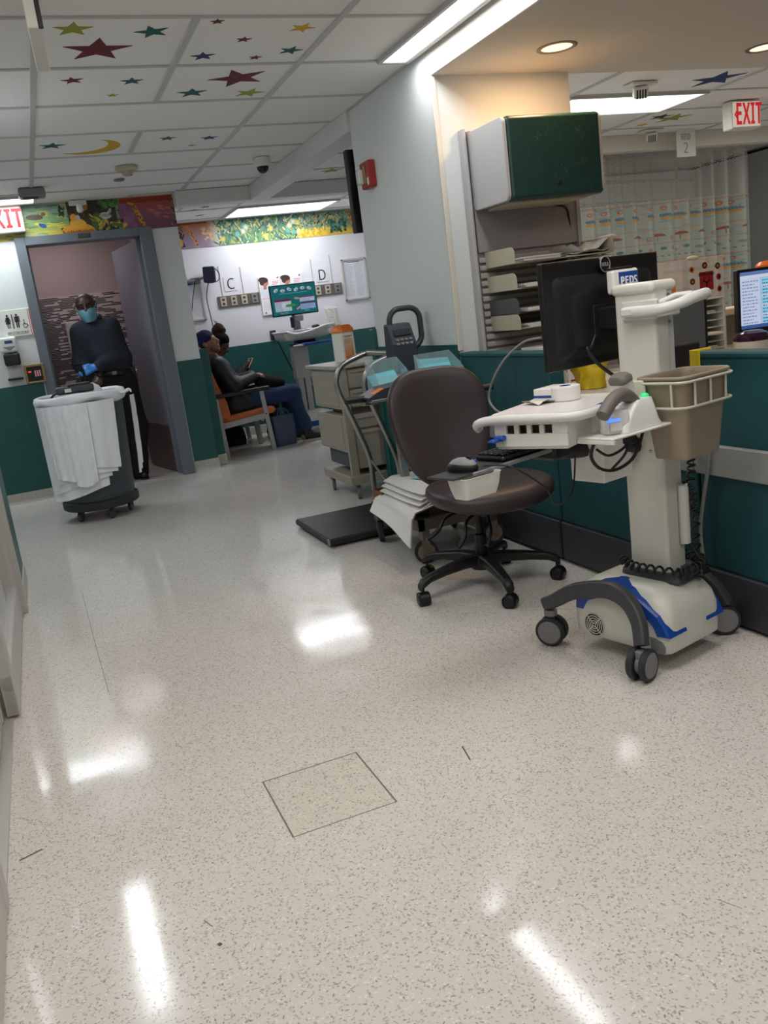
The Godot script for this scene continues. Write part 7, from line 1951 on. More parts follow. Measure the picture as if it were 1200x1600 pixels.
	for y in [1.125, 1.22, 1.31]: b.rod(Vector3(3.33, y, -9.91), Vector3(3.466, y, -9.91), 0.005, 6)
	part(t, "wires", b, M.wire_white)
	part(t, "back", Mb.new().box(Vector3(3.33, 1.115, -10.0), Vector3(3.466, 1.33, -9.986), 0.003), M.white_plastic)
	# second computer cart
	t = thing("computer_cart", "white computer cart with a lit teal screen and blue tray edge in the alcove", "computer cart", Vector3(2.80, 0, -9.40))
	part(t, "base_shell", Mb.new().loft([ring(0.42, 0.44, 0.06, 0.045, Vector2(2.86, -9.36)), ring(0.46, 0.48, 0.07, 0.07, Vector2(2.86, -9.36)), ring(0.45, 0.47, 0.07, 0.15, Vector2(2.86, -9.36)), ring(0.30, 0.32, 0.05, 0.225, Vector2(2.83, -9.38)), ring(0.2, 0.2, 0.04, 0.235, Vector2(2.80, -9.40))]), M.white_plastic)
	part(t, "blue_band", Mb.new().loft([ring(0.466, 0.486, 0.07, 0.085, Vector2(2.86, -9.36)), ring(0.466, 0.486, 0.07, 0.13, Vector2(2.86, -9.36)), ring(0.44, 0.46, 0.07, 0.148, Vector2(2.86, -9.36))]), M.blue_plastic)
	part(t, "red_mark", Mb.new(place(Vector3(2.90, 0.206, -9.24), -62, 0, 0)).prism(ellipse(0.05, 0.022, 18), 0, 0.008), M.print_red)
	for p in [Vector3(2.70, 0, -9.18), Vector3(3.02, 0, -9.18), Vector3(2.70, 0, -9.54), Vector3(3.02, 0, -9.54)]: twin_caster(t, p, 0.03, Vector3(1, 0, 0.3), 0.07, M.tyre, M.hub_grey, M.hub_grey)
	part(t, "column", Mb.new().box(Vector3(2.70, 0.225, -9.46), Vector3(2.845, 0.62, -9.36), 0.006).box(Vector3(2.685, 0.60, -9.47), Vector3(2.86, 0.95, -9.35), 0.006), M.cabinet_grey)
	part(t, "column_groove", Mb.new().box(Vector3(2.765, 0.25, -9.361), Vector3(2.78, 0.60, -9.356)), M.kick)
	part(t, "column_bracket", Mb.new().box(Vector3(2.85, 0.50, -9.42), Vector3(2.92, 0.62, -9.38), 0.004), M.hub_grey)
	part(t, "drawer_box", Mb.new().loft([ring(0.42, 0.38, 0.03, 1.02, Vector2(2.83, -9.40)), ring(0.52, 0.44, 0.04, 1.05, Vector2(2.83, -9.40)), ring(0.54, 0.46, 0.04, 1.11, Vector2(2.83, -9.40))]), M.white_plastic)
	part(t, "deck", Mb.new().loft([ring(0.56, 0.47, 0.05, 1.11, Vector2(2.83, -9.40)), ring(0.58, 0.49, 0.05, 1.122, Vector2(2.83, -9.40)), ring(0.56, 0.47, 0.05, 1.13, Vector2(2.83, -9.40))]), M.deck_white)
	part(t, "edge_rail", Mb.new().tube(smooth([Vector3(2.60, 1.115, -9.17), Vector3(2.70, 1.085, -9.135), Vector3(2.85, 1.10, -9.115), Vector3(3.0, 1.135, -9.12), Vector3(3.11, 1.145, -9.15), Vector3(3.145, 1.14, -9.22), Vector3(3.12, 1.13, -9.30)], 6), 0.017, 10), M.cart_gloss)
	part(t, "blue_mat", Mb.new().box(Vector3(2.62, 1.1305, -9.55), Vector3(2.90, 1.134, -9.38), 0.001), M.blue_plastic)
	part(t, "keyboard_tray", Mb.new().box(Vector3(2.66, 0.965, -9.36), Vector3(3.12, 0.985, -9.10), 0.004), M.black_plastic)
	part(t, "tray_edge", Mb.new().rbox(Vector3(2.92, 0.972, -9.085), Vector3(0.44, 0.03, 0.035), 0.012, 2), M.blue_plastic)
	part(t, "tray_end", Mb.new().rbox(Vector3(2.68, 0.968, -9.09), Vector3(0.11, 0.018, 0.05), 0.008, 2), M.white_plastic)
	part(t, "tray_neck", Mb.new().box(Vector3(2.74, 0.98, -9.45), Vector3(2.95, 1.03, -9.30), 0.006), M.black_plastic)
	var mo := part(t, "monitor", Mb.new().rbox(Vector3(2.797, 1.458, -9.405), Vector3(0.525, 0.335, 0.03), 0.006, 2), M.monitor_black)
	part(mo, "screen", Mb.new().quad(Vector3(2.545, 1.305, -9.389), Vector3(3.05, 1.305, -9.389), Vector3(3.05, 1.613, -9.389), Vector3(2.545, 1.613, -9.389)), M.ward_screen)
	part(t, "monitor_arm", Mb.new().box(Vector3(2.76, 1.13, -9.46), Vector3(2.84, 1.40, -9.42), 0.006).box(Vector3(2.77, 1.22, -9.42), Vector3(2.87, 1.29, -9.37), 0.01), M.hub_grey)
	part(t, "scanner_hook", Mb.new().rbox(Vector3(2.735, 1.215, -9.37), Vector3(0.04, 0.12, 0.05), 0.015, 2), M.black_plastic)
	t = thing("computer_mouse", "black mouse on the deck of the alcove cart", "mouse", Vector3(2.99, 1.131, -9.36))
	part(t, "body", local(t).ball(Vector3(0, 0.012, 0), Vector3(0.05, 0.02, 0.035), 14), M.black_plastic)
	part(t, "wheel", local(t).rod(Vector3(0.02, 0.028, -0.003), Vector3(0.02, 0.028, 0.003), 0.008, 8), M.kick)
	# seats
	t = thing("waiting_chair", "orange waiting chair with pale metal legs holding the person in a blue beanie", "armchair", Vector3(1.625, 0, -8.50), 0, "orange waiting chairs")
	seat_frame(t)
	var t2 := t.duplicate()
	t2.name = numbered("waiting_chair")
	add_child(t2, true)
	t2.position = Vector3(1.66, 0, -9.16)
	tag(t2, "orange waiting chair holding the person with the hair bun", "armchair", "orange waiting chairs")
	# bags on the floor
	t = thing("tote_bag", "slate blue tote bag standing on the floor beside the orange seat", "bag", Vector3(2.29, 0, -8.70))
	var lx := place(Vector3(2.27, 0, -8.68), 0, 8, 0)
	part(t, "body", Mb.new(lx).loft([ring(0.23, 0.10, 0.03, 0.002), ring(0.235, 0.11, 0.03, 0.02), ring(0.245, 0.12, 0.02, 0.20), ring(0.245, 0.08, 0.015, 0.31), ring(0.235, 0.07, 0.012, 0.31), ring(0.235, 0.10, 0.02, 0.20)]), M.bag_slate)
	for s in [-1.0, 1.0]: part(t, "handle", Mb.new(lx).tube(smooth([Vector3(-0.06, 0.27, 0.045 * s), Vector3(-0.06, 0.33, 0.04 * s), Vector3(-0.03, 0.375, 0.03 * s), Vector3(0.03, 0.375, 0.03 * s), Vector3(0.06, 0.33, 0.04 * s), Vector3(0.06, 0.27, 0.045 * s)], 5), 0.007, 7), M.bag_slate)
	t = thing("dark_bag", "black soft bag on the floor behind the chair legs", "bag", Vector3(1.86, 0, -9.30))
	part(t, "body", Mb.new().loft([ring(0.28, 0.16, 0.05, 0.002, Vector2(1.86, -9.34)), ring(0.30, 0.18, 0.06, 0.06, Vector2(1.86, -9.34)), ring(0.27, 0.15, 0.06, 0.17, Vector2(1.86, -9.34)), ring(0.20, 0.08, 0.03, 0.22, Vector2(1.86, -9.34))]), M.trouser_black)
	part(t, "strap", Mb.new().tube(smooth([Vector3(1.78, 0.21, -9.34), Vector3(1.84, 0.26, -9.33), Vector3(1.92, 0.255, -9.33), Vector3(1.96, 0.2, -9.34)]), 0.010, 7), M.trouser_black)

# ---------------------------------------------------------------- people: joints with radii, skinned as one smooth surface
# bones: [from, to, radius there, radius here]; returns a mesh of the smooth union
func skin(into: Mb, bones: Array, cell: float, k: float, grow := 0.0) -> Mb:
	var lo := Vector3.ONE * 1e9
	var hi := -lo
	var far := k * 3.0 + cell * 2.0
	for b in bones:
		var r: float = maxf(b[2], b[3]) + grow + far
		for e in 2:
			lo = lo.min(b[e] - Vector3.ONE * r); hi = hi.max(b[e] + Vector3.ONE * r)
	var nx := int((hi.x - lo.x) / cell) + 2
	var ny := int((hi.y - lo.y) / cell) + 2
	var nz := int((hi.z - lo.z) / cell) + 2
	var sum := PackedFloat32Array(); sum.resize(nx * ny * nz)
	for b in bones:
		var a: Vector3 = b[0]
		var ba: Vector3 = b[1] - a
		var l2 := maxf(ba.length_squared(), 1e-9)
		var ra: float = b[2] + grow
		var rb: float = b[3] + grow
		var r := maxf(ra, rb) + far
		var c0: Vector3 = ((a.min(b[1]) - Vector3.ONE * r - lo) / cell).floor().max(Vector3.ZERO)
		var c1: Vector3 = ((a.max(b[1]) + Vector3.ONE * r - lo) / cell).ceil().min(Vector3(nx - 1, ny - 1, nz - 1))
		for z in range(int(c0.z), int(c1.z) + 1):
			for y in range(int(c0.y), int(c1.y) + 1):
				var row := (z * ny + y) * nx
				var p := Vector3(lo.x + c0.x * cell, lo.y + y * cell, lo.z + z * cell) - a
				for x in range(int(c0.x), int(c1.x) + 1):
					var h := clampf(p.dot(ba) / l2, 0.0, 1.0)
					var d := (p - ba * h).length() - lerpf(ra, rb, h)
					if d < far: sum[row + x] += exp(-d / k)
					p.x += cell
	# surface nets on sum = 1
	var id := PackedInt32Array(); id.resize(nx * ny * nz); id.fill(-1)
	var first := into.v.size()
	var sx := 1
	var sy := nx
	var sz := nx * ny
	var corner := [0, sx, sy, sx + sy, sz, sx + sz, sy + sz, sx + sy + sz]
	var where := [Vector3(0, 0, 0), Vector3(1, 0, 0), Vector3(0, 1, 0), Vector3(1, 1, 0), Vector3(0, 0, 1), Vector3(1, 0, 1), Vector3(0, 1, 1), Vector3(1, 1, 1)]
	var edges := [[0, 1], [2, 3], [4, 5], [6, 7], [0, 2], [1, 3], [4, 6], [5, 7], [0, 4], [1, 5], [2, 6], [3, 7]]
	var val := PackedFloat32Array(); val.resize(8)
	for z in nz - 1:
		for y in ny - 1:
			var i := (z * ny + y) * nx
			for x in nx - 1:
				var inside := int(sum[i] >= 1.0) + int(sum[i + sx] >= 1.0) + int(sum[i + sy] >= 1.0) + int(sum[i + sx + sy] >= 1.0) + int(sum[i + sz] >= 1.0) + int(sum[i + sx + sz] >= 1.0) + int(sum[i + sy + sz] >= 1.0) + int(sum[i + sx + sy + sz] >= 1.0)
				if inside > 0 and inside < 8:
					for c in 8: val[c] = -k * log(maxf(sum[i + corner[c]], exp(-far / k)))
					var at := Vector3()
					var n := 0
					for e in edges:
						var f: float = val[e[0]]
						var g: float = val[e[1]]
						if (f <= 0.0) != (g <= 0.0):
							at += where[e[0]].lerp(where[e[1]], f / (f - g)); n += 1
					at /= n
					var grad := Vector3(val[1] + val[3] + val[5] + val[7] - val[0] - val[2] - val[4] - val[6], val[2] + val[3] + val[6] + val[7] - val[0] - val[1] - val[4] - val[5], val[4] + val[5] + val[6] + val[7] - val[0] - val[1] - val[2] - val[3])
					id[i] = into.vert(lo + (Vector3(x, y, z) + at) * cell, grad.normalized())
				i += 1
	for z in range(1, nz - 1):
		for y in range(1, ny - 1):
			for x in range(1, nx - 1):
				var i := (z * ny + y) * nx + x
				var s := sum[i] >= 1.0
				for ax in 3:
					var st: int = [sx, sy, sz][ax]
					if s != (sum[i + st] >= 1.0):
						var u: int = [sy, sz, sx][ax]
						var w: int = [sz, sx, sy][ax]
						var a := id[i - u - w]
						var b := id[i - w]
						var c := id[i]
						var d := id[i - u]
						if a < 0 or b < 0 or c < 0 or d < 0: continue
						if s: into.tri(a, b, c); into.tri(a, c, d)
						else: into.tri(a, c, b); into.tri(a, d, c)
	return into

func moved(bones: Array, x: Transform3D) -> Array:
	var out := []
	for b in bones: out.append([x * b[0], x * b[1], b[2], b[3]])
	return out

func head_bones(s := 1.0) -> Array:   # face towards +z, about 0.24 tall
	var l := [
		[Vector3(0, 0.030, -0.028), Vector3(0, 0.034, 0.012), 0.084, 0.080], [Vector3(0, 0.0, 0.022), Vector3(0, -0.050, 0.034), 0.068, 0.056], [Vector3(-0.024, -0.078, 0.046), Vector3(0.024, -0.078, 0.046), 0.030, 0.030], [Vector3(0, -0.088, 0.058), Vector3(0, -0.092, 0.062), 0.022, 0.022],
		[Vector3(-0.036, 0.030, 0.077), Vector3(0.036, 0.030, 0.077), 0.014, 0.014], [Vector3(0, 0.018, 0.090), Vector3(0, -0.022, 0.113), 0.010, 0.014], [Vector3(-0.014, -0.028, 0.098), Vector3(0.014, -0.028, 0.098), 0.011, 0.011],
		[Vector3(-0.018, -0.052, 0.088), Vector3(0.018, -0.052, 0.088), 0.009, 0.009], [Vector3(-0.014, -0.066, 0.086), Vector3(0.014, -0.066, 0.086), 0.009, 0.009], [Vector3(-0.040, -0.014, 0.062), Vector3(-0.030, -0.030, 0.064), 0.022, 0.018], [Vector3(0.040, -0.014, 0.062), Vector3(0.030, -0.030, 0.064), 0.022, 0.018],
		[Vector3(-0.083, 0.016, -0.012), Vector3(-0.080, -0.022, -0.006), 0.014, 0.010], [Vector3(0.083, 0.016, -0.012), Vector3(0.080, -0.022, -0.006), 0.014, 0.010], [Vector3(0, -0.04, -0.024), Vector3(0, -0.15, -0.036), 0.056, 0.056]]
	for b in l:
		b[0] *= s; b[1] *= s; b[2] *= s; b[3] *= s
	return l

func hand_bones(wrist: Vector3, dir: Vector3, back: Vector3, curl: float, side := 1.0, s := 1.0) -> Array:   # dir: towards the fingers, back: out of the back of the hand
	var d := dir.normalized()
	var n := (back - d * back.dot(d)).normalized()
	var a := d.cross(n) * side      # towards the thumb
	var out := []
	var len := [0.072, 0.080, 0.075, 0.058]
	for f in 4:
		var off := (1.5 - f) * 0.0195 * s
		var root := wrist + a * off * 0.6 + d * 0.012 * s
		var kn: Vector3 = wrist + a * off + d * (0.088 - absf(f - 1.2) * 0.006) * s
		out.append([root, kn, 0.0125 * s, 0.0105 * s])
		var p := kn
		var dd := d
		for g in 3:
			dd = (dd * cos(curl * (0.6 + 0.3 * g)) - n * sin(curl * (0.6 + 0.3 * g))).normalized() if g > 0 else (d * cos(curl * 0.5) - n * sin(curl * 0.5)).normalized()
			var q: Vector3 = p + dd * len[f] * [0.46, 0.30, 0.24][g] * s
			out.append([p, q, (0.0095 - g * 0.0008) * s, (0.0088 - g * 0.0009) * s])
			p = q
	var t0 := wrist + a * 0.022 * s + d * 0.020 * s
	var t1 := t0 + (a * 0.7 + d * 0.75 - n * 0.25).normalized() * 0.040 * s
	var t2 := t1 + (a * 0.35 + d * 0.9 - n * 0.35).normalized() * 0.032 * s
	out.append([t0, t1, 0.0135 * s, 0.0110 * s]); out.append([t1, t2, 0.0108 * s, 0.0090 * s]); out.append([t2, t2 + (a * 0.1 + d * 0.9 - n * 0.4).normalized() * 0.024 * s, 0.0092 * s, 0.0080 * s])
	return out

func shoe(parent: Node3D, heel: Vector3, toe: Vector3, up_m: Material, sole_m: Material, accent: Material = null) -> void:
	var d := (toe - heel).normalized()
	var s := d.cross(Vector3.UP)
	var l := (toe - heel).length()
	var bones := [[heel + d * 0.04 + Vector3(0, 0.055, 0), heel + d * l * 0.45 + Vector3(0, 0.055, 0), 0.038, 0.036], [heel + d * l * 0.45 + Vector3(0, 0.052, 0), heel + d * (l - 0.04) + Vector3(0, 0.043, 0), 0.038, 0.030], [heel + d * 0.05 + Vector3(0, 0.07, 0), heel + d * 0.06 + Vector3(0, 0.115, 0), 0.04, 0.045]]
	var sh := part(parent, "shoe", skin(Mb.new(), bones, 0.009, 0.012), up_m)
	var rings := []
	for y in [0.001, 0.024]:
		var r := []
		for k in 20:
			var a := TAU * k / 20
			r.append(heel + d * (l / 2 + cos(a) * l / 2) + s * -sin(a) * 0.046 * (1.0 + 0.12 * cos(a)) * -1.0 + Vector3(0, y, 0))
		rings.append(r)
	var b := Mb.new().loft(rings)
	part(sh, "sole", b, sole_m)
	if accent: part(sh, "side_patch", skin(Mb.new(), [[heel + d * 0.03 + Vector3(0, 0.055, 0), heel + d * 0.12 + Vector3(0, 0.045, 0), 0.041, 0.040]], 0.009, 0.01), accent)

func make_man() -> void:
	var t := thing("person", "person in dark shirt, black trousers, blue mask and blue glove standing in the restroom doorway", "person", Vector3(0.63, 0, -8.2))
	var z := -8.20
	var shL := Vector3(0.448, 1.375, z); var shR := Vector3(0.735, 1.395, z)
	var elL := Vector3(0.405, 1.10, z + 0.02); var elR := Vector3(0.778, 1.105, z + 0.02)
	var wrL := Vector3(0.44, 0.99, z + 0.19); var wrR := Vector3(0.545, 1.065, z + 0.21)
	var hipL := Vector3(0.585, 0.90, z); var hipR := Vector3(0.745, 0.90, z)
	var kL := Vector3(0.545, 0.49, z + 0.02); var kR := Vector3(0.785, 0.48, z + 0.02)
	var anL := Vector3(0.50, 0.085, z); var anR := Vector3(0.735, 0.085, z)
	var torso := [[Vector3(0.665, 1.0, z), Vector3(0.625, 1.16, z), 0.105, 0.115], [Vector3(0.555, 1.18, z), Vector3(0.545, 1.30, z), 0.10, 0.105], [Vector3(0.685, 1.18, z), Vector3(0.665, 1.31, z), 0.10, 0.10], [Vector3(0.49, 1.355, z), Vector3(0.69, 1.365, z), 0.075, 0.075], [Vector3(0.575, 1.36, z), Vector3(0.565, 1.45, z), 0.07, 0.058]]
	var arms := [[shL, elL, 0.062, 0.048], [elL, wrL, 0.046, 0.033], [shR, elR, 0.062, 0.050], [elR, wrR, 0.048, 0.034]]
	var legs := [[hipL, kL, 0.085, 0.060], [kL, anL, 0.058, 0.042], [hipR, kR, 0.085, 0.060], [kR, anR, 0.058, 0.042], [Vector3(0.60, 0.93, z), Vector3(0.73, 0.93, z), 0.095, 0.095]]
	var hx := Transform3D(Basis.from_euler(Vector3(deg_to_rad(8), deg_to_rad(-8), deg_to_rad(6))), Vector3(0.552, 1.578, z + 0.02))
	var hR := hand_bones(wrR + Vector3(-0.02, -0.004, 0.01), Vector3(-0.86, -0.18, 0.30), Vector3(0.15, 0.62, 0.75), 0.42, 1.0)
	var body := Mb.new()
	skin(body, torso + arms + legs, 0.026, 0.02)
	skin(body, moved(head_bones(0.98), hx), 0.006, 0.0065)
	skin(body, hR, 0.005, 0.004)
	skin(body, hand_bones(wrL, Vector3(0.4, -0.3, 0.6), Vector3(-0.6, 0.6, 0.2), 0.5, -1.0), 0.006, 0.004)
	part(t, "body", body, M.skin_dark)
	part(t, "shirt", skin(Mb.new(), [[Vector3(0.655, 1.085, z), Vector3(0.625, 1.18, z), 0.130, 0.132], [Vector3(0.60, 1.03, z), Vector3(0.725, 1.03, z), 0.098, 0.098]] + torso.slice(1, 4) + [[shL, elL, 0.056, 0.046], [elL, wrL, 0.044, 0.036], [shR, elR, 0.058, 0.052], [elR, wrR, 0.050, 0.038], [Vector3(0.575, 1.36, z), Vector3(0.567, 1.418, z), 0.075, 0.066]], 0.0125, 0.022, 0.012), M.shirt_navy)
	var col := part(t, "collar", Mb.new(hx).tube(smooth([Vector3(-0.012, -0.148, 0.066), Vector3(-0.078, -0.122, 0.02), Vector3(-0.066, -0.10, -0.07), Vector3(0.066, -0.10, -0.07), Vector3(0.078, -0.122, 0.02), Vector3(0.012, -0.148, 0.066)], 5), 0.017, 8), M.shirt_navy)
	for s in [-1.0, 1.0]: part(col, "collar_flap", Mb.new(hx * place(Vector3(0.038 * s, -0.156, 0.082), -38, 20 * s, 24 * s)).box(Vector3(-0.026, -0.026, -0.004), Vector3(0.026, 0.024, 0.006), 0.003), M.shirt_navy)
	part(t, "trousers", skin(Mb.new(), [[hipL, kL, 0.10, 0.078], [kL, anL + Vector3(0, -0.02, 0), 0.075, 0.066], [hipR, kR, 0.104, 0.082], [kR, anR + Vector3(0, -0.02, 0), 0.078, 0.070], [Vector3(0.60, 0.93, z), Vector3(0.73, 0.93, z), 0.112, 0.112]], 0.014, 0.02, 0.012), M.trouser_black)
	var bl := []
	for k in 25: bl.append(Vector3(0.665 + cos(TAU * k / 24) * 0.166, 0.985 - 0.01 * cos(TAU * k / 24), z + sin(TAU * k / 24) * 0.150))
	var belt := part(t, "belt", Mb.new().tube(bl, 0.021, 8, false, 0.5), M.belt)
	part(belt, "buckle", Mb.new().box(Vector3(0.645, 0.97, z + 0.150), Vector3(0.69, 1.005, z + 0.166), 0.003), M.steel_dull)
	part(belt, "pouch", Mb.new().rbox(Vector3(0.835, 0.96, z + 0.03), Vector3(0.05, 0.13, 0.09), 0.015, 2), M.belt)
	part(t, "glove", skin(Mb.new(), hR + [[wrR + Vector3(0.03, 0.0, -0.01), wrR + Vector3(-0.02, -0.004, 0.01), 0.035, 0.030]], 0.0045, 0.005, 0.0025), M.glove_blue)
	# mask over nose and mouth
	var rows := []
	for i in 7:
		var r := []
		var v := i / 6.0
		for j in 13:
			var u := j / 12.0 * 2.0 - 1.0
			var bulge := 0.128 - 0.010 * absf(v - 0.55) * 2.0 - 0.085 * u * u
			r.append(Vector3(u * (0.078 - 0.026 * pow(1.0 - v, 2.0)), lerpf(-0.122, -0.012, v) - 0.008 * u * u * (1.0 if v < 0.3 else -0.6), bulge + 0.0035 * sin(v * 18.0)))
		rows.append(r)
	var mask := part(t, "mask", Mb.new(hx).sheet(rows, 0.003), M.mask_blue)
	part(mask, "ear_loop", Mb.new(hx).tube([Vector3(-0.078, -0.01, 0.045), Vector3(-0.090, 0.02, -0.005), Vector3(-0.088, -0.04, 0.0), Vector3(-0.072, -0.095, 0.045)], 0.0022, 5).tube([Vector3(0.078, -0.01, 0.045), Vector3(0.090, 0.02, -0.005), Vector3(0.088, -0.04, 0.0), Vector3(0.072, -0.095, 0.045)], 0.0022, 5), M.sign_white)
	for s in [-1.0, 1.0]:
		part(t, "eye", Mb.new(hx).ball(Vector3(0.031 * s, 0.010, 0.0865), Vector3(0.011, 0.0055, 0.006), 10), M.print_black)
		part(t, "eyebrow", Mb.new(hx).tube([Vector3(0.016 * s, 0.032, 0.0945), Vector3(0.032 * s, 0.036, 0.092), Vector3(0.047 * s, 0.030, 0.083)], 0.0035, 6), M.hair_black)
	shoe(t, Vector3(0.72, 0, z - 0.08), Vector3(0.765, 0, z + 0.19), M.shoe_black, M.shoe_black)
	shoe(t, Vector3(0.50, 0, z - 0.08), Vector3(0.48, 0, z + 0.19), M.shoe_black, M.shoe_black)
	var ph := thing("phone", "black phone held upright in the blue gloved hand", "phone", Vector3(0.40, 1.0, -7.93))
	var pm := place(Vector3(0.392, 1.035, -7.952), -8, 35, 10)
	part(ph, "case", Mb.new(pm).rbox(Vector3(), Vector3(0.018, 0.145, 0.072), 0.006, 2), M.phone_black)
	part(ph, "display", Mb.new(pm).box(Vector3(-0.0098, -0.064, -0.031), Vector3(-0.0088, 0.064, 0.031)), M.screen_dark)

func make_seated() -> void:
	# person in the blue beanie, lying back in the orange chair
	var z := -8.77
	var t := thing("person", "person in blue beanie, dark leather jacket and jeans slumped in an orange chair", "person", Vector3(1.85, 0, z))
	var hip := Vector3(1.83, 0.50, z)
	var chest := Vector3(1.715, 0.83, z)
	var torso := [[hip + Vector3(0, 0, 0.07), hip + Vector3(0, 0, -0.07), 0.115, 0.115], [hip, Vector3(1.775, 0.68, z), 0.135, 0.14], [Vector3(1.775, 0.68, z + 0.05), Vector3(1.72, 0.84, z + 0.06), 0.115, 0.11], [Vector3(1.775, 0.68, z - 0.05), Vector3(1.72, 0.84, z - 0.06), 0.115, 0.11], [Vector3(1.69, 0.90, z + 0.13), Vector3(1.69, 0.90, z - 0.13), 0.07, 0.07], [Vector3(1.69, 0.90, z), Vector3(1.675, 1.02, z), 0.07, 0.056]]
	var arms := [[Vector3(1.69, 0.895, z + 0.165), Vector3(1.80, 0.685, z + 0.235), 0.062, 0.052], [Vector3(1.80, 0.685, z + 0.235), Vector3(2.045, 0.735, z + 0.07), 0.050, 0.034], [Vector3(1.69, 0.895, z - 0.165), Vector3(1.82, 0.69, z - 0.22), 0.062, 0.052], [Vector3(1.82, 0.69, z - 0.22), Vector3(2.06, 0.745, z - 0.05), 0.050, 0.034]]
	var legs := [[Vector3(1.86, 0.50, z + 0.09), Vector3(2.42, 0.525, z + 0.12), 0.090, 0.064], [Vector3(2.42, 0.525, z + 0.12), Vector3(2.50, 0.11, z + 0.12), 0.062, 0.045], [Vector3(1.86, 0.50, z - 0.09), Vector3(2.40, 0.525, z - 0.12), 0.090, 0.064], [Vector3(2.40, 0.525, z - 0.12), Vector3(2.44, 0.11, z - 0.12), 0.062, 0.045]]
	var hx := Transform3D(Basis(Vector3.UP, deg_to_rad(62)) * Basis(Vector3.RIGHT, deg_to_rad(-20)) * Basis(Vector3.BACK, deg_to_rad(6)), Vector3(1.660, 1.118, z + 0.02))
	var body := Mb.new()
	skin(body, torso + arms + legs, 0.026, 0.02)
	skin(body, moved(head_bones(0.96), hx), 0.006, 0.0065)
	skin(body, hand_bones(Vector3(2.045, 0.735, z + 0.065), Vector3(0.75, 0.1, -0.5), Vector3(0.1, 1, 0.2), 0.5, -1.0), 0.006, 0.004)
	skin(body, hand_bones(Vector3(2.06, 0.748, z - 0.04), Vector3(0.6, 0.05, 0.7), Vector3(0.1, 1, 0.0), 0.5, 1.0), 0.006, 0.004)
	part(t, "body", body, M.skin_mid)
	part(t, "jacket", skin(Mb.new(), torso.slice(0, 5) + arms + [[hip + Vector3(0.10, -0.02, 0.10), hip + Vector3(0.02, 0.02, 0.10), 0.09, 0.10], [hip + Vector3(0.10, -0.02, -0.10), hip + Vector3(0.02, 0.02, -0.10), 0.09, 0.10], [hip + Vector3(-0.02, -0.02, 0.08), hip + Vector3(-0.02, -0.02, -0.08), 0.10, 0.10]], 0.0125, 0.02, 0.016), M.jacket_black)
	part(t, "hood", skin(Mb.new(), [[Vector3(1.665, 0.975, z + 0.075), Vector3(1.745, 0.955, z + 0.055), 0.030, 0.026], [Vector3(1.665, 0.975, z - 0.075), Vector3(1.745, 0.955, z - 0.055), 0.030, 0.026], [Vector3(1.665, 0.975, z + 0.075), Vector3(1.61, 0.99, z), 0.032, 0.034], [Vector3(1.61, 0.99, z), Vector3(1.665, 0.975, z - 0.075), 0.034, 0.032], [Vector3(1.745, 0.955, z + 0.05), Vector3(1.77, 0.90, z + 0.02), 0.024, 0.02]], 0.010, 0.012), M.hood_mauve)
	part(t, "jeans", skin(Mb.new(), [legs[0], [legs[1][0], Vector3(2.492, 0.17, z + 0.12), 0.062, 0.046], legs[2], [legs[3][0], Vector3(2.436, 0.17, z - 0.12), 0.062, 0.046]] + [[Vector3(1.86, 0.49, z + 0.07), Vector3(1.86, 0.49, z - 0.07), 0.10, 0.10], [Vector3(2.492, 0.22, z + 0.12), Vector3(2.498, 0.165, z + 0.12), 0.052, 0.056], [Vector3(2.435, 0.22, z - 0.12), Vector3(2.438, 0.165, z - 0.12), 0.052, 0.056]], 0.0135, 0.018, 0.012), M.jeans)
	part(t, "beanie", skin(Mb.new(), moved([[Vector3(0, 0.052, -0.040), Vector3(0, 0.060, 0.000), 0.090, 0.083], [Vector3(0, 0.02, -0.055), Vector3(0, -0.02, -0.060), 0.078, 0.066], [Vector3(-0.05, 0.058, 0.038), Vector3(0.05, 0.058, 0.038), 0.038, 0.038]], hx), 0.008, 0.012), M.beanie)
	for s in [-1.0, 1.0]:
		part(t, "eye", Mb.new(hx).ball(Vector3(0.030 * s, 0.009, 0.0845), Vector3(0.011, 0.005, 0.006), 10), M.print_black)
		part(t, "eyebrow", Mb.new(hx).tube([Vector3(0.014 * s, 0.029, 0.0925), Vector3(0.030 * s, 0.034, 0.090), Vector3(0.044 * s, 0.028, 0.081)], 0.0035, 6), M.hair_black)
	part(t, "mouth", Mb.new(hx).ball(Vector3(0, -0.054, 0.0915), Vector3(0.018, 0.003, 0.004), 10), M.hood_mauve)
	part(t, "beard", skin(Mb.new(), moved([[Vector3(-0.046, -0.062, 0.034), Vector3(-0.026, -0.082, 0.050), 0.025, 0.027], [Vector3(0.046, -0.062, 0.034), Vector3(0.026, -0.082, 0.050), 0.025, 0.027], [Vector3(-0.02, -0.090, 0.054), Vector3(0.02, -0.090, 0.054), 0.0235, 0.0235]], hx), 0.007, 0.008), flat("stubble", rgb(112, 78, 64), 0.8))
	shoe(t, Vector3(2.445, 0, z + 0.125), Vector3(2.705, 0, z + 0.15), M.shoe_black, M.sole, M.shoe_grey)
	shoe(t, Vector3(2.385, 0, z - 0.125), Vector3(2.645, 0, z - 0.11), M.shoe_black, M.sole, M.shoe_grey)
	var fb := thing("fur_bag", "black furry bag lying in the lap of the person in the blue beanie", "bag", Vector3(2.22, 0.62, z))
	part(fb, "pouch", skin(Mb.new(), [[Vector3(2.12, 0.675, z + 0.03), Vector3(2.30, 0.655, z - 0.02), 0.062, 0.066], [Vector3(2.20, 0.67, z + 0.07), Vector3(2.33, 0.635, z + 0.05), 0.045, 0.045]], 0.010, 0.015), M.fur_black)
	# person with the hair bun, looking down at a phone
	z = -9.44
	var w := thing("person", "person in dark clothes with a hair bun looking down at a phone", "person", Vector3(1.95, 0, z))
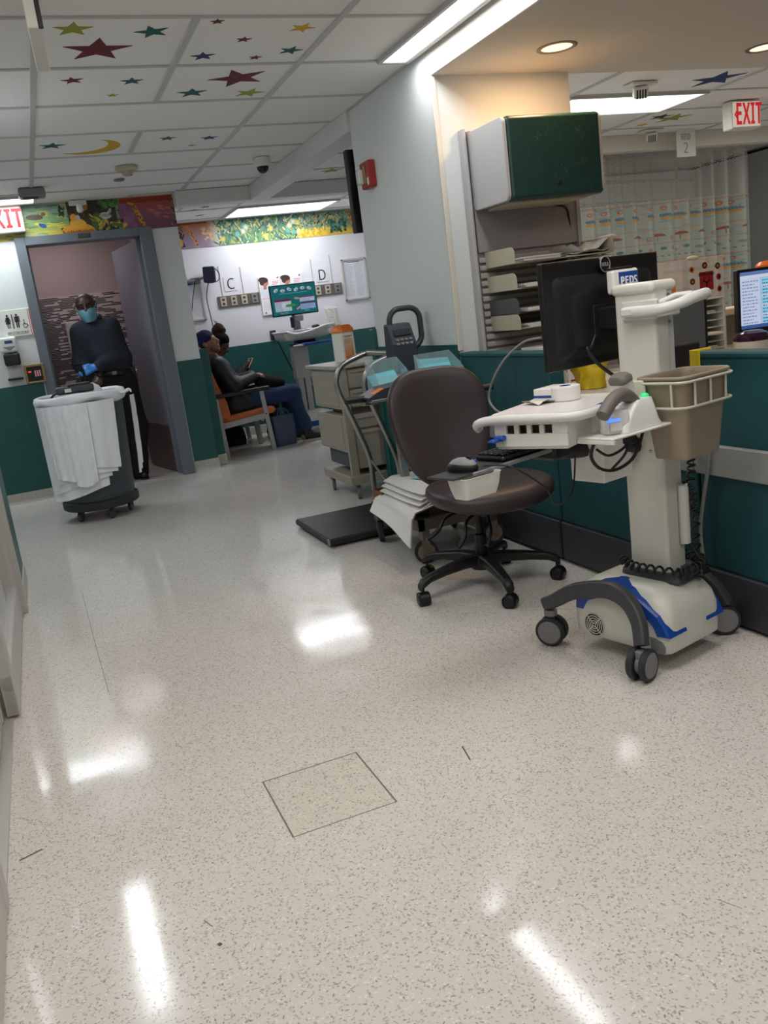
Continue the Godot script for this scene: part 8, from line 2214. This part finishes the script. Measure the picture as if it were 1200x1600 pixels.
	hip = Vector3(1.90, 0.50, z)
	torso = [[hip + Vector3(0, 0, 0.06), hip + Vector3(0, 0, -0.06), 0.115, 0.115], [hip, Vector3(1.87, 0.68, z), 0.12, 0.11], [Vector3(1.87, 0.68, z + 0.04), Vector3(1.86, 0.82, z + 0.05), 0.10, 0.10], [Vector3(1.87, 0.68, z - 0.04), Vector3(1.86, 0.82, z - 0.05), 0.10, 0.10], [Vector3(1.855, 0.87, z + 0.11), Vector3(1.855, 0.87, z - 0.11), 0.06, 0.06], [Vector3(1.86, 0.87, z), Vector3(1.885, 0.99, z), 0.06, 0.05]]
	arms = [[Vector3(1.855, 0.865, z + 0.145), Vector3(1.93, 0.66, z + 0.19), 0.052, 0.044], [Vector3(1.93, 0.66, z + 0.19), Vector3(2.11, 0.775, z + 0.05), 0.042, 0.029], [Vector3(1.855, 0.865, z - 0.145), Vector3(1.93, 0.66, z - 0.19), 0.052, 0.044], [Vector3(1.93, 0.66, z - 0.19), Vector3(2.11, 0.77, z - 0.05), 0.042, 0.029]]
	legs = [[Vector3(1.92, 0.50, z + 0.08), Vector3(2.40, 0.53, z + 0.09), 0.085, 0.060], [Vector3(2.40, 0.53, z + 0.09), Vector3(2.36, 0.09, z + 0.09), 0.058, 0.042], [Vector3(1.92, 0.50, z - 0.08), Vector3(2.40, 0.53, z - 0.09), 0.085, 0.060], [Vector3(2.40, 0.53, z - 0.09), Vector3(2.36, 0.09, z - 0.09), 0.058, 0.042]]
	hx = Transform3D(Basis(Vector3.UP, deg_to_rad(80)) * Basis(Vector3.RIGHT, deg_to_rad(30)), Vector3(1.915, 1.085, z))
	body = Mb.new()
	skin(body, torso + arms + legs, 0.026, 0.02)
	skin(body, moved(head_bones(0.94), hx), 0.007, 0.0065)
	var hb := hand_bones(Vector3(2.11, 0.775, z + 0.045), Vector3(0.7, 0.55, -0.15), Vector3(0.45, -0.5, 0.5), 0.4, 1.0)
	skin(body, hb, 0.006, 0.004)
	skin(body, hand_bones(Vector3(2.11, 0.77, z - 0.045), Vector3(0.7, 0.45, 0.2), Vector3(0.45, -0.5, -0.5), 0.4, -1.0), 0.006, 0.004)
	part(w, "body", body, M.skin_brown)
	part(w, "sweater", skin(Mb.new(), torso.slice(0, 5) + arms, 0.014, 0.02, 0.012), M.trouser_black)
	part(w, "leggings", skin(Mb.new(), legs, 0.015, 0.018, 0.010), M.trouser_black)
	part(w, "hair", skin(Mb.new(), moved([[Vector3(0, 0.046, -0.040), Vector3(0, 0.052, 0.004), 0.092, 0.082], [Vector3(-0.05, 0.0, -0.04), Vector3(-0.055, -0.06, -0.03), 0.052, 0.036], [Vector3(0.05, 0.0, -0.04), Vector3(0.055, -0.06, -0.03), 0.052, 0.036], [Vector3(0, -0.02, -0.06), Vector3(0, -0.07, -0.06), 0.06, 0.05]], hx), 0.009, 0.012), M.hair_black)
	var bun := part(w, "hair_bun", skin(Mb.new(), [[Vector3(1.905, 1.235, z), Vector3(1.93, 1.262, z), 0.052, 0.050], [Vector3(1.945, 1.24, z + 0.02), Vector3(1.96, 1.25, z - 0.02), 0.038, 0.036]], 0.009, 0.012), M.hair_bun)
	part(bun, "scrunchie", skin(Mb.new(), [[Vector3(1.975, 1.245, z + 0.02), Vector3(1.985, 1.225, z + 0.01), 0.024, 0.022], [Vector3(1.89, 1.195, z), Vector3(1.95, 1.195, z), 0.036, 0.036]], 0.009, 0.01), M.black_plastic)
	for k in 3: part(bun, "stray_lock", Mb.new().tube([Vector3(1.92, 1.29, z), Vector3(1.905 + k * 0.012, 1.325, z), Vector3(1.888 + k * 0.016, 1.35 - k * 0.01, z)], [0.004, 0.003, 0.0015], 5), M.hair_black)
	shoe(w, Vector3(2.30, 0, z + 0.09), Vector3(2.54, 0, z + 0.10), M.shoe_black, M.sole)
	shoe(w, Vector3(2.30, 0, z - 0.09), Vector3(2.54, 0, z - 0.10), M.shoe_black, M.sole)
	var ph := thing("phone", "phone in a pinkish case held up by the person with the bun", "phone", Vector3(2.20, 0.84, z))
	var pm := place(Vector3(2.190, 0.848, z + 0.02), 0, 42, -48)
	part(ph, "case", Mb.new(pm).rbox(Vector3(), Vector3(0.012, 0.14, 0.07), 0.004, 2), M.case_pink)
	part(ph, "display", Mb.new(pm).box(Vector3(-0.0072, -0.062, -0.031), Vector3(-0.0062, 0.062, 0.031)), M.screen_dark)

func _ready() -> void:
	make_light()
	make_materials()
	make_fittings()
	make_rooms()
	make_station()
	make_cart()
	make_chair()
	make_middle()
	make_entry()
	make_ceiling_things()
	make_alcove()
	make_man()
	make_seated()
